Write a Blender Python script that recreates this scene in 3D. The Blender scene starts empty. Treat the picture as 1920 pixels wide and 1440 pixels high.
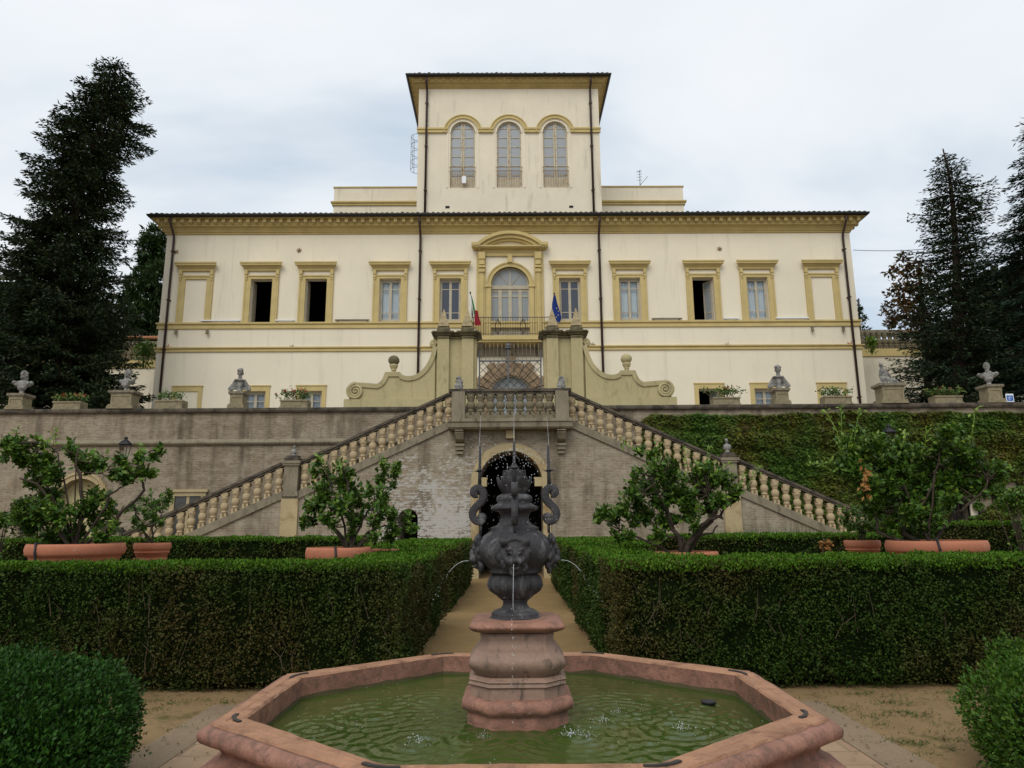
import bpy, bmesh, math, random
import numpy as np
from mathutils import Vector, Matrix, Quaternion
R = math.radians
PI = math.pi
rng = np.random.default_rng(7)
random.seed(7)
SC = bpy.context.scene
COL = SC.collection

# ------------------------------------------------------------------ camera
F_PX, PITCH, ROLL, EYE = 1340.0, R(11.3), R(0.4), 1.65
_f = np.array([0, math.cos(PITCH), math.sin(PITCH)])
_u0 = np.array([0, -math.sin(PITCH), math.cos(PITCH)])
_r0 = np.array([1.0, 0, 0])
_r = _r0 * math.cos(ROLL) - _u0 * math.sin(ROLL)
_u = _u0 * math.cos(ROLL) + _r0 * math.sin(ROLL)
cam_d = bpy.data.cameras.new('camera')
cam = bpy.data.objects.new('camera', cam_d)
COL.objects.link(cam)
M = Matrix(((_r[0], _u[0], -_f[0], 0), (_r[1], _u[1], -_f[1], 0), (_r[2], _u[2], -_f[2], EYE), (0, 0, 0, 1)))
cam.matrix_world = M
cam_d.sensor_fit = 'HORIZONTAL'
cam_d.sensor_width = 36.0
cam_d.lens = 36.0 * F_PX / 1920.0
cam_d.clip_start = 0.05
cam_d.clip_end = 3000
SC.camera = cam

def P(px, py, Y):
    """measured direction of a photo point -> world point at distance plane Y"""
    d = _f + _r * (px - 960) / F_PX - _u * (py - 720) / F_PX
    t = Y / d[1]
    return np.array([t * d[0], Y, EYE + t * d[2]])
def Zc(py, Y): return P(957, py, Y)[2]
def Xd(dpx, py, Y):
    """half-distance in metres of a photo offset dpx from the axis"""
    return (P(957 + dpx, py, Y)[0] - P(957 - dpx, py, Y)[0]) / 2
AX = P(957, 700, 30)[0]       # the garden's axis of symmetry

# ------------------------------------------------------------------ object helpers
def tag(o, label=None, cat=None, group=None, kind=None):
    if label: o['label'] = label
    if cat: o['category'] = cat
    if group: o['group'] = group
    if kind: o['kind'] = kind
    return o
def empty(name, loc=(0, 0, 0), rz=0, label=None, cat=None, group=None):
    o = bpy.data.objects.new(name, None)
    o.empty_display_size = 0.2
    COL.objects.link(o)
    o.location = loc
    o.rotation_euler = (0, 0, rz)
    return tag(o, label, cat, group)
def children(o): return [c for c in bpy.data.objects if c.parent == o]
def copy_tree(o, parent=None):
    c = o.copy()
    COL.objects.link(c)
    if parent is not None: c.parent = parent
    for ch in children(o): copy_tree(ch, c)
    return c

class MB:
    """collects geometry and links it as ONE mesh object"""
    def __init__(s): s.v = []; s.f = []; s.sm = []; s.mi = []
    def add(s, v, f, smooth=False, m=0):
        b = len(s.v)
        s.v.extend([tuple(map(float, p)) for p in v])
        for q in f:
            s.f.append([i + b for i in q]); s.sm.append(smooth); s.mi.append(m)
        return s
    def box(s, x0, x1, y0, y1, z0, z1, m=0):
        v = [(x0, y0, z0), (x1, y0, z0), (x1, y1, z0), (x0, y1, z0), (x0, y0, z1), (x1, y0, z1), (x1, y1, z1), (x0, y1, z1)]
        return s.add(v, [(0, 3, 2, 1), (4, 5, 6, 7), (0, 1, 5, 4), (1, 2, 6, 5), (2, 3, 7, 6), (3, 0, 4, 7)], False, m)
    def cbox(s, x, y, z, w, d, h, m=0): return s.box(x - w / 2, x + w / 2, y - d / 2, y + d / 2, z, z + h, m)
    def prism_xz(s, poly, y0, y1, m=0, smooth=False):
        n = len(poly)
        a = sum(poly[i][0] * poly[(i + 1) % n][1] - poly[(i + 1) % n][0] * poly[i][1] for i in range(n))
        if a < 0: poly = poly[::-1]
        v = [(x, y0, z) for x, z in poly] + [(x, y1, z) for x, z in poly]
        f = [tuple(range(n)), tuple(range(2 * n - 1, n - 1, -1))] + [(i + n, (i + 1) % n + n, (i + 1) % n, i)[::1] for i in range(n)]
        return s.add(v, f, smooth, m)
    def prism_yz(s, poly, x0, x1, m=0):
        n = len(poly)
        a = sum(poly[i][0] * poly[(i + 1) % n][1] - poly[(i + 1) % n][0] * poly[i][1] for i in range(n))
        if a < 0: poly = poly[::-1]
        v = [(x0, y, z) for y, z in poly] + [(x1, y, z) for y, z in poly]
        f = [tuple(range(n - 1, -1, -1)), tuple(range(n, 2 * n))] + [(i, (i + 1) % n, (i + 1) % n + n, i + n) for i in range(n)]
        return s.add(v, f, False, m)
    def prism_xy(s, poly, z0, z1, m=0):
        n = len(poly)
        a = sum(poly[i][0] * poly[(i + 1) % n][1] - poly[(i + 1) % n][0] * poly[i][1] for i in range(n))
        if a < 0: poly = poly[::-1]
        v = [(x, y, z0) for x, y in poly] + [(x, y, z1) for x, y in poly]
        f = [tuple(range(n - 1, -1, -1)), tuple(range(n, 2 * n))] + [(i, (i + 1) % n, (i + 1) % n + n, i + n) for i in range(n)]
        return s.add(v, f, False, m)
    def rings(s, rings, closed_loop=True, caps=True, smooth=True, m=0):
        n = len(rings[0]); v = [p for r in rings for p in r]; f = []
        k = n if closed_loop else n - 1
        for i in range(len(rings) - 1):
            for j in range(k):
                a, b = i * n + j, i * n + (j + 1) % n
                f.append((a, b, b + n, a + n))
        if caps:
            f.append(tuple(range(n - 1, -1, -1)))
            f.append(tuple((len(rings) - 1) * n + j for j in range(n)))
        return s.add(v, f, smooth, m)
    def lathe(s, prof, c=(0, 0, 0), seg=24, lobe=None, m=0, smooth=True):
        rg = []
        for k, (r, z) in enumerate(prof):
            am, nl = (0, 1) if lobe is None else lobe(k, z)
            rg.append([(c[0] + r * (1 + am * abs(math.sin(nl * t / 2)) - am / 2) * math.cos(t), c[1] + r * (1 + am * abs(math.sin(nl * t / 2)) - am / 2) * math.sin(t), c[2] + z) for t in [2 * PI * j / seg for j in range(seg)]])
        return s.rings(rg, smooth=smooth, m=m)
    def tube(s, pts, rad, seg=6, m=0, smooth=True):
        pts = [np.array(p, float) for p in pts]
        n = len(pts)
        if not hasattr(rad, '__len__'): rad = [rad] * n
        up = np.array([0.0, 0, 1]); rg = []; prev = None
        for i in range(n):
            d = pts[min(i + 1, n - 1)] - pts[max(i - 1, 0)]
            d = d / (np.linalg.norm(d) + 1e-9)
            a = prev if prev is not None else (np.array([1.0, 0, 0]) if abs(d[2]) > .9 else up)
            a = a - d * a.dot(d); a = a / (np.linalg.norm(a) + 1e-9); prev = a
            b = np.cross(d, a)
            rg.append([tuple(pts[i] + rad[i] * (a * math.cos(t) + b * math.sin(t))) for t in [2 * PI * j / seg for j in range(seg)]])
        return s.rings(rg, smooth=smooth, m=m)
    def ell(s, c, r, seg=12, rg=8, rot=None, m=0):
        if not hasattr(r, '__len__'): r = (r, r, r)
        rr = []
        for i in range(rg + 1):
            a = -PI / 2 + PI * i / rg; ca = max(math.cos(a), .02)
            row = []
            for j in range(seg):
                t = 2 * PI * j / seg
                p = Vector((r[0] * ca * math.cos(t), r[1] * ca * math.sin(t), r[2] * math.sin(a)))
                if rot is not None: p = rot @ p
                row.append((c[0] + p.x, c[1] + p.y, c[2] + p.z))
            rr.append(row)
        return s.rings(rr, smooth=True, m=m)
    def arch(s, cx, cz, r0, r1, y0, y1, a0=0, a1=PI, seg=24, m=0, ez=1.0):
        """a solid curved band (archivolt) in the XZ plane"""
        rg = []
        for i in range(seg + 1):
            t = a0 + (a1 - a0) * i / seg; c, n = math.cos(t), math.sin(t) * ez
            rg.append([(cx + r0 * c, y0, cz + r0 * n), (cx + r1 * c, y0, cz + r1 * n), (cx + r1 * c, y1, cz + r1 * n), (cx + r0 * c, y1, cz + r0 * n)])
        return s.rings(rg, smooth=False, m=m)
    def rect_sweep(s, x0, x1, y0, y1, prof, m=0):
        """mitred moulding round a rectangle; prof = (outward, z)"""
        rg = [[(x0 - d, y0 - d, z), (x1 + d, y0 - d, z), (x1 + d, y1 + d, z), (x0 - d, y1 + d, z)] for d, z in prof]
        return s.rings(rg, caps=False, smooth=False, m=m)
    def build(s, name, mats, parent=None, loc=None, bevel=0, shade=None):
        me = bpy.data.meshes.new(name)
        me.from_pydata(s.v, [], s.f)
        if not isinstance(mats, (list, tuple)): mats = [mats]
        for x in mats: me.materials.append(x)
        me.polygons.foreach_set('use_smooth', s.sm)
        me.polygons.foreach_set('material_index', s.mi)
        bm = bmesh.new(); bm.from_mesh(me)
        bmesh.ops.recalc_face_normals(bm, faces=bm.faces)
        big = [f for f in bm.faces if len(f.verts) > 4]
        if big: bmesh.ops.triangulate(bm, faces=big)
        if bevel:
            es = [e for e in bm.edges if len(e.link_faces) == 2 and e.calc_face_angle(0) > .6]
            bmesh.ops.bevel(bm, geom=es, offset=bevel, segments=1, affect='EDGES', clamp_overlap=True)
        bm.to_mesh(me); bm.free(); me.update()
        return link(name, me, parent, loc)
def link(name, me, parent=None, loc=None):
    o = bpy.data.objects.new(name, me)
    COL.objects.link(o)
    if parent is not None: o.parent = parent
    if loc is not None: o.location = loc
    return o
def sculpt(mb, name, mt, parent=None, loc=None, voxel=.02, smooth=2):
    """fuse overlapping primitives into one continuous carved surface"""
    o = mb.build(name, mt, None)
    md = o.modifiers.new('r', 'REMESH'); md.mode = 'VOXEL'; md.voxel_size = voxel; md.use_smooth_shade = True
    ms = o.modifiers.new('s', 'SMOOTH'); ms.iterations = smooth; ms.factor = .5
    dg = bpy.context.evaluated_depsgraph_get(); dg.update()
    me = bpy.data.meshes.new_from_object(o.evaluated_get(dg))
    me.name = name
    if len(me.materials) == 0: me.materials.append(mt)
    bpy.data.objects.remove(o)
    o = link(name, me, parent, loc)
    return o
def npmesh(name, v, f, mt, parent=None, smooth=False, loc=None):
    """fast mesh from numpy arrays: f is (n,k), k = 3 or 4; mt a material or list"""
    me = bpy.data.meshes.new(name)
    n, k = f.shape
    me.vertices.add(len(v)); me.vertices.foreach_set('co', np.ascontiguousarray(v, np.float32).ravel())
    me.loops.add(n * k); me.loops.foreach_set('vertex_index', np.ascontiguousarray(f, np.int32).ravel())
    me.polygons.add(n); me.polygons.foreach_set('loop_start', np.arange(0, n * k, k, dtype=np.int32))
    me.polygons.foreach_set('loop_total', np.full(n, k, np.int32))
    me.update(calc_edges=True)
    me.materials.append(mt)
    if smooth: me.polygons.foreach_set('use_smooth', [True] * n)
    return link(name, me, parent, loc)

def unit(a): return a / (np.linalg.norm(a, axis=-1, keepdims=True) + 1e-9)
def leaf_quads(c, d, nrm, ln, wd):
    """rhombus leaves: centre-base c, direction d, approximate normal nrm, length ln, width wd -> verts, quads"""
    d = unit(d); s = unit(np.cross(d, nrm)); n = len(c)
    n2 = np.cross(s, d)
    ln = np.broadcast_to(np.asarray(ln, float), (n,))[:, None]; wd = np.broadcast_to(np.asarray(wd, float), (n,))[:, None]
    v = np.empty((n, 4, 3))
    v[:, 0] = c; v[:, 1] = c + d * ln * .45 + s * wd * .5 + n2 * wd * .12
    v[:, 2] = c + d * ln; v[:, 3] = c + d * ln * .45 - s * wd * .5 + n2 * wd * .12
    return v.reshape(-1, 3), np.arange(n * 4).reshape(n, 4)
def leaf_obj(name, c, d, nrm, ln, wd, mt, parent=None):
    v, f = leaf_quads(c, d, nrm, ln, wd)
    return npmesh(name, v, f, mt, parent)
def rdir(n):
    return unit(rng.normal(size=(n, 3)))

# ------------------------------------------------------------------ materials
class NT:
    def __init__(s, name):
        s.m = bpy.data.materials.new(name); s.m.use_nodes = True
        s.t = s.m.node_tree; s.b = s.t.nodes['Principled BSDF']
    def n(s, typ, **kw):
        x = s.t.nodes.new(typ)
        for k, v in kw.items(): setattr(x, k, v)
        return x
    def l(s, a, b): s.t.links.new(a, b)
    def coord(s, swap=False):
        tc = s.n('ShaderNodeTexCoord')
        if not swap: return tc.outputs['Object']
        sp = s.n('ShaderNodeSeparateXYZ'); cb = s.n('ShaderNodeCombineXYZ')
        s.l(tc.outputs['Object'], sp.inputs[0])
        s.l(sp.outputs[0], cb.inputs[0]); s.l(sp.outputs[2], cb.inputs[1]); s.l(sp.outputs[1], cb.inputs[2])
        return cb.outputs[0]
    def noise(s, co, scale, detail=5, rough=.6, dist=0, stretch=None):
        if stretch:
            mp = s.n('ShaderNodeMapping'); mp.inputs['Scale'].default_value = stretch
            s.l(co, mp.inputs[0]); co = mp.outputs[0]
        x = s.n('ShaderNodeTexNoise'); s.l(co, x.inputs['Vector'])
        x.inputs['Scale'].default_value = scale; x.inputs['Detail'].default_value = detail
        x.inputs['Roughness'].default_value = rough; x.inputs['Distortion'].default_value = dist
        return x.outputs['Fac']
    def ramp(s, fac, stops):
        x = s.n('ShaderNodeValToRGB'); s.l(fac, x.inputs[0]); e = x.color_ramp.elements
        while len(e) > 1: e.remove(e[-1])
        e[0].position = stops[0][0]; e[0].color = (*stops[0][1], 1) if hasattr(stops[0][1], '__len__') else (stops[0][1],) * 3 + (1,)
        for p, c in stops[1:]:
            q = e.new(p); q.color = (*c, 1) if hasattr(c, '__len__') else (c, c, c, 1)
        return x.outputs[0]
    def mix(s, fac, a, b, mode='MIX'):
        x = s.n('ShaderNodeMix', data_type='RGBA', blend_type=mode)
        for v, i in ((fac, 0), (a, 6), (b, 7)):
            if hasattr(v, 'is_linked') or hasattr(v, 'links'): s.l(v, x.inputs[i])
            elif i == 0: x.inputs[0].default_value = v
            else: x.inputs[i].default_value = (*v, 1)
        return x.outputs[2]
    def math(s, op, a, b=0.0):
        x = s.n('ShaderNodeMath', operation=op)
        for v, i in ((a, 0), (b, 1)):
            if hasattr(v, 'links'): s.l(v, x.inputs[i])
            else: x.inputs[i].default_value = v
        return x.outputs[0]
    def bump(s, h, strength=.3, dist=.02):
        x = s.n('ShaderNodeBump'); x.inputs['Strength'].default_value = strength; x.inputs['Distance'].default_value = dist
        s.l(h, x.inputs['Height']); s.l(x.outputs[0], s.b.inputs['Normal']); return x
    def col(s, c):
        if hasattr(c, 'links'): s.l(c, s.b.inputs['Base Color'])
        else: s.b.inputs['Base Color'].default_value = (*c, 1)
    def rough(s, r): s.b.inputs['Roughness'].default_value = r
    def spec(s, r): s.b.inputs['Specular IOR Level'].default_value = r

def sc3(c, k): return tuple(min(1, x * k) for x in c)
def stone(name, c, var=.25, scale=2.0, rough=.85, bump=.25, bscale=30, dark=None, damt=(.52, .7), dscale=1.2, stretch=None, fine=True):
    t = NT(name); co = t.coord()
    a = t.noise(co, scale, 6, .62)
    base = t.ramp(a, [(.3, sc3(c, 1 - var)), (.7, sc3(c, 1 + var))])
    if fine:
        g = t.noise(co, bscale, 3, .6)
        base = t.mix(.35, base, t.ramp(g, [(.3, sc3(c, .7)), (.7, sc3(c, 1.2))]))
    if dark is not None:
        d = t.noise(co, dscale, 8, .68, .4, stretch)
        base = t.mix(t.ramp(d, [(damt[0], 0.0), (damt[1], 1.0)]), base, dark)
    t.col(base); t.rough(rough); t.spec(.25)
    if bump: t.bump(t.noise(co, bscale, 4, .65), bump, .01)
    return t.m
def plain(name, c, rough=.6, metal=0, var=.12, scale=4):
    t = NT(name)
    t.col(t.ramp(t.noise(t.coord(), scale, 4), [(.3, sc3(c, 1 - var)), (.7, sc3(c, 1 + var))]))
    t.rough(rough); t.b.inputs['Metallic'].default_value = metal; t.spec(.3 if rough < .93 else .02)
    return t.m
def leafmat(name, cols, pos=None, pscale=.6, rough=.5, spec=.25, trans=.0):
    """leaf colour varies leaf by leaf; pos adds patches of a second palette"""
    t = NT(name)
    g = t.n('ShaderNodeNewGeometry')
    n = len(cols)
    c = t.ramp(g.outputs['Random Per Island'], [((i + .5) / n, x) for i, x in enumerate(cols)])
    if pos:
        k = len(pos)
        c2 = t.ramp(g.outputs['Random Per Island'], [((i + .5) / k, x) for i, x in enumerate(pos)])
        nz = t.noise(t.coord(), pscale, 4, .6)
        c = t.mix(t.ramp(nz, [(.45, 0.0), (.6, 1.0)]), c, c2)
    t.col(c); t.rough(rough); t.spec(spec)
    if trans:
        tr = t.n('ShaderNodeBsdfTranslucent'); t.l(c, tr.inputs[0])
        ms = t.n('ShaderNodeMixShader'); ms.inputs[0].default_value = trans
        t.l(t.b.outputs[0], ms.inputs[1]); t.l(tr.outputs[0], ms.inputs[2])
        t.l(ms.outputs[0], t.t.nodes['Material Output'].inputs[0])
    return t.m
def brick(name, c1, c2, mortar, plaster=None, pl_c=None, pl_r=4, moss=None):
    t = NT(name); co = t.coord(True)
    b = t.n('ShaderNodeTexBrick'); t.l(co, b.inputs['Vector'])
    b.inputs['Color1'].default_value = (*c1, 1); b.inputs['Color2'].default_value = (*c2, 1); b.inputs['Mortar'].default_value = (*mortar, 1)
    b.inputs['Scale'].default_value = 1; b.inputs['Brick Width'].default_value = .3; b.inputs['Row Height'].default_value = .085
    b.inputs['Mortar Size'].default_value = .016; b.inputs['Mortar Smooth'].default_value = .4; b.inputs['Bias'].default_value = 0.1
    big = t.noise(co, .35, 8, .7, .5)
    mid = t.noise(co, 2.2, 6, .7, .2, (1, 1.6, 1))
    col = t.mix(.42, b.outputs[0], t.ramp(big, [(.3, sc3(c1, .55)), (.5, sc3(c2, .95)), (.68, sc3(mortar, 1.12))]))
    col = t.mix(t.ramp(mid, [(.42, 0.0), (.66, .75)]), col, sc3(mortar, 1.25))
    st = t.noise(co, 1.1, 6, .6, 0, (1.6, .22, 1))
    col = t.mix(t.ramp(st, [(.5, 0.0), (.72, .8)]), col, sc3(c1, .3))
    br = t.noise(co, 16, 3, .6, 0, (.3, 1, 1))
    col = t.mix(t.ramp(br, [(.5, 0.0), (.72, .5)]), col, sc3(c1, .45))
    if plaster:
        pn = t.math('SUBTRACT', t.noise(co, 2.6, 9, .74, .5, (.8, 1.35, 1)), t.math('MULTIPLY', b.outputs['Fac'], .12))
        pb = t.noise(co, .5, 4, .6)
        vm = t.n('ShaderNodeVectorMath', operation='DISTANCE'); mp = t.n('ShaderNodeMapping')
        mp.inputs['Scale'].default_value = (1, 1.15, 0)
        t.l(co, mp.inputs[0]); t.l(mp.outputs[0], vm.inputs[0]); vm.inputs[1].default_value = (pl_c[0], pl_c[1] * 1.15, 0)
        dd = t.math('DIVIDE', vm.outputs['Value'], pl_r)
        hf = t.math('MULTIPLY', t.math('SUBTRACT', t.noise(co, 8.5, 4, .6, .4, (.7, 1.5, 1)), .5), 1.1)
        pn = t.math('ADD', pn, hf)
        k = t.math('SUBTRACT', t.math('ADD', t.math('MULTIPLY', pn, 1.9), t.math('MULTIPLY', pb, .7)), t.math('MULTIPLY', dd, .42))
        col = t.mix(t.ramp(k, [(.93, 0.0), (1.0, .95)]), col, plaster)
    t.col(col); t.rough(.92); t.spec(.15)
    t.bump(t.math('ADD', b.outputs['Fac'], t.math('MULTIPLY', t.noise(co, 14, 5, .7), -1.5)), -.55, .03)
    return t.m

CREAM = (.745, .675, .525)
m_cream = stone('cream_render', CREAM, .045, .5, .9, .12, 22, dark=(.5, .44, .34), damt=(.55, .9), dscale=.8, stretch=(3, 1, .25), fine=False)
m_creamw = stone('weathered_cream_render', (.71, .64, .50), .06, .7, .9, .12, 22, dark=(.4, .35, .26), damt=(.56, .8), dscale=1.0, stretch=(3, 1, .3), fine=False)
m_yel = stone('ochre_trim', (.51, .40, .175), .1, 1.5, .85, .1, 25, fine=False)
m_yeld = stone('ochre_cornice', (.47, .36, .15), .12, 1.5, .85, .1, 25, fine=False)
m_gate = stone('weathered_ochre_plaster', (.43, .37, .20), .12, 1.0, .9, .25, 22, dark=(.16, .14, .08), damt=(.54, .8), dscale=1.5, stretch=(2.2, 2.2, .5))
m_gatecap = stone('mossy_coping_stone', (.17, .145, .085), .35, 2.5, .9, .3, 20, dark=(.06, .055, .035), damt=(.45, .65), dscale=3)
m_cap = stone('dark_lichen_coping', (.115, .095, .07), .4, 3, .9, .35, 20, dark=(.04, .035, .028), damt=(.45, .62), dscale=2.5)
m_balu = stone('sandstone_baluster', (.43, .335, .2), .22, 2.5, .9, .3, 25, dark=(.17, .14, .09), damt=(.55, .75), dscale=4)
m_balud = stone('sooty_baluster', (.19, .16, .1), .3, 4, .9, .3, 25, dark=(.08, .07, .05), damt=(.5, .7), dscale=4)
m_newel = stone('grey_newel_stone', (.235, .2, .14), .25, 2, .9, .3, 25, dark=(.1, .085, .06), damt=(.5, .7), dscale=2, stretch=(2, 2, .5))
m_sand = stone('buff_plaster', (.40, .32, .18), .2, 1.2, .9, .3, 20, dark=(.24, .15, .06), damt=(.52, .7), dscale=1.3)
m_marble = stone('weathered_marble', (.29, .28, .255), .3, 6, .8, .35, 30, dark=(.09, .09, .08), damt=(.44, .6), dscale=6)
m_planter = stone('planter_stone', (.25, .21, .13), .3, 4, .9, .4, 30, dark=(.1, .09, .06), damt=(.52, .7), dscale=3)
m_terra = stone('terracotta', (.41, .155, .085), .12, 3, .75, .12, 40, dark=(.5, .3, .2), damt=(.58, .8), dscale=5)
m_pink = stone('red_limestone', (.29, .145, .10), .45, 6, .6, .6, 60, dark=(.15, .085, .06), damt=(.47, .66), dscale=14)
m_pinktop = stone('red_limestone_worn', (.36, .19, .11), .35, 5, .65, .5, 55, dark=(.2, .10, .06), damt=(.5, .66), dscale=6)
m_lead = stone('oxidised_lead', (.042, .04, .043), .55, 9, .5, .6, 60, dark=(.16, .16, .16), damt=(.53, .68), dscale=9, stretch=(1, 1, .5))
m_pipe = plain('brown_downpipe', (.045, .026, .02), .45)
m_gutter = plain('dark_gutter', (.02, .019, .016), .5)
m_tile = stone('roof_tile', (.075, .07, .05), .5, 6, .9, .3, 20, dark=(.2, .11, .06), damt=(.55, .7), dscale=3)
m_tiler = stone('orange_roof_tile', (.3, .13, .06), .5, 5, .9, .3, 20)
m_sash = plain('putty_window_paint', (.42, .37, .27), .6)
m_rust = stone('peeling_paint', (.5, .44, .32), .15, 5, .8, .3, 30, dark=(.2, .06, .02), damt=(.56, .62), dscale=9, stretch=(2.2, 1, .6))
m_iron = plain('wrought_iron', (.06, .055, .05), .55, .5)
m_irong = plain('grey_iron', (.11, .115, .12), .5, .6)
m_wood = plain('bark', (.05, .036, .025), .9, 0, .4, 9)
m_soil = plain('soil', (.05, .035, .02), .95, 0, .3, 12)
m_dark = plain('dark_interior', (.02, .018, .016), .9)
m_curt = plain('pale_curtain', (.5, .55, .58), .9, 0, .06, 3)
m_white = plain('white_plastic', (.75, .76, .78), .5, 0, .03)
m_plastic = plain('black_plastic', (.018, .018, .02), .5)
def glassmat(name, c, rough=.08):
    t = NT(name); t.col(c); t.rough(rough); t.b.inputs['IOR'].default_value = 1.5; return t.m
m_glassk = glassmat('dim_pane', (.05, .05, .042), .2)
m_glass = glassmat('dark_blue_pane', (.05, .06, .085), .12)
m_glassg = glassmat('grey_backed_pane', (.24, .26, .26), .2)
def clear_glass():
    t = NT('clear_pane')
    tr = t.n('ShaderNodeBsdfTransparent'); tr.inputs[0].default_value = (.93, .96, .97, 1)
    gl = t.n('ShaderNodeBsdfGlossy'); gl.inputs['Roughness'].default_value = .05
    fr = t.n('ShaderNodeFresnel'); fr.inputs[0].default_value = 1.5
    ms = t.n('ShaderNodeMixShader'); t.l(fr.outputs[0], ms.inputs[0]); t.l(tr.outputs[0], ms.inputs[1]); t.l(gl.outputs[0], ms.inputs[2])
    t.l(ms.outputs[0], t.t.nodes['Material Output'].inputs[0]); return t.m
m_clear = clear_glass()
m_brickw = brick('garden_wall_brick', (.165, .125, .085), (.25, .195, .13), (.29, .25, .19))
m_bricks = brick('stair_wall_brick', (.19, .145, .1), (.27, .215, .15), (.31, .27, .205), plaster=(.43, .41, .37), pl_c=(AX - 2.3, 1.9), pl_r=2.1)

def vnoise(p, s, seed=0):
    """cheap smooth noise"""
    r = np.random.default_rng(seed); o = np.zeros(len(p))
    for k in range(7):
        d = unit(r.normal(size=3)); o += np.sin(p @ d * s * (1 + .6 * k) + r.uniform(0, 6.28)) / (1 + .5 * k)
    return o / 2.6
# ------------------------------------------------------------------ sky, sun, view
w = bpy.data.worlds.new('World'); SC.world = w; w.use_nodes = True
nt = w.node_tree; nt.nodes.clear()
def wn(t, **k):
    x = nt.nodes.new(t)
    for a, b in k.items(): setattr(x, a, b)
    return x
SUN_EL, SUN_AZ = R(46), R(200)
sky = wn('ShaderNodeTexSky', sky_type='NISHITA'); sky.sun_disc = False
sky.sun_elevation = SUN_EL; sky.sun_rotation = SUN_AZ; sky.air_density = 1; sky.dust_density = 2
bg1 = wn('ShaderNodeBackground'); bg1.inputs[1].default_value = .13; nt.links.new(sky.outputs[0], bg1.inputs[0])
tc = wn('ShaderNodeTexCoord'); sp = wn('ShaderNodeSeparateXYZ'); nt.links.new(tc.outputs['Generated'], sp.inputs[0])
zz = wn('ShaderNodeMath', operation='ADD'); nt.links.new(sp.outputs[2], zz.inputs[0]); zz.inputs[1].default_value = .28
ab = wn('ShaderNodeMath', operation='MAXIMUM'); nt.links.new(zz.outputs[0], ab.inputs[0]); ab.inputs[1].default_value = .1
cb = wn('ShaderNodeCombineXYZ')
for i in (0, 1):
    dv = wn('ShaderNodeMath', operation='DIVIDE'); nt.links.new(sp.outputs[i], dv.inputs[0]); nt.links.new(ab.outputs[0], dv.inputs[1]); nt.links.new(dv.outputs[0], cb.inputs[i])
mp = wn('ShaderNodeMapping'); mp.inputs['Location'].default_value = (3.35, 1.2, 0); mp.inputs['Rotation'].default_value = (0, 0, .5); mp.inputs['Scale'].default_value = (1, 1.5, 1)
nt.links.new(cb.outputs[0], mp.inputs[0])
nz = wn('ShaderNodeTexNoise'); nz.inputs['Scale'].default_value = .95; nz.inputs['Detail'].default_value = 5; nz.inputs['Roughness'].default_value = .52; nz.inputs['Distortion'].default_value = .25
nt.links.new(mp.outputs[0], nz.inputs['Vector'])
rc = wn('ShaderNodeValToRGB'); e = rc.color_ramp.elements
e[0].position = .34; e[0].color = (.60, .71, .82, 1); e[1].position = .64; e[1].color = (.93, .95, .985, 1)
q = e.new(.49); q.color = (.81, .865, .925, 1)
nt.links.new(nz.outputs[0], rc.inputs[0])
bg2 = wn('ShaderNodeBackground'); bg2.inputs[1].default_value = 1.0; nt.links.new(rc.outputs[0], bg2.inputs[0])
cv = wn('ShaderNodeValToRGB'); cv.color_ramp.elements[0].position = .2; cv.color_ramp.elements[0].color = (.72,) * 3 + (1,); cv.color_ramp.elements[1].position = .5; cv.color_ramp.elements[1].color = (1, 1, 1, 1)
nt.links.new(nz.outputs[0], cv.inputs[0])
mx = wn('ShaderNodeMixShader'); nt.links.new(cv.outputs[0], mx.inputs[0]); nt.links.new(bg1.outputs[0], mx.inputs[1]); nt.links.new(bg2.outputs[0], mx.inputs[2])
ow = wn('ShaderNodeOutputWorld'); nt.links.new(mx.outputs[0], ow.inputs[0])
sl = bpy.data.lights.new('sun', 'SUN'); sl.energy = 1.5; sl.angle = R(35); sl.color = (1, .96, .89)
so = bpy.data.objects.new('sun', sl); COL.objects.link(so)
sd = Vector((math.sin(SUN_AZ) * math.cos(SUN_EL), math.cos(SUN_AZ) * math.cos(SUN_EL), math.sin(SUN_EL)))
so.rotation_euler = sd.to_track_quat('Z', 'Y').to_euler()
SC.view_settings.view_transform = 'Standard'; SC.view_settings.look = 'None'
SC.view_settings.exposure = 0; SC.view_settings.gamma = 1
SC.render.engine = 'CYCLES'
SC.cycles.max_bounces = 6; SC.cycles.diffuse_bounces = 3; SC.cycles.glossy_bounces = 3; SC.cycles.transparent_max_bounces = 8
SC.cycles.use_denoising = True

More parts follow.
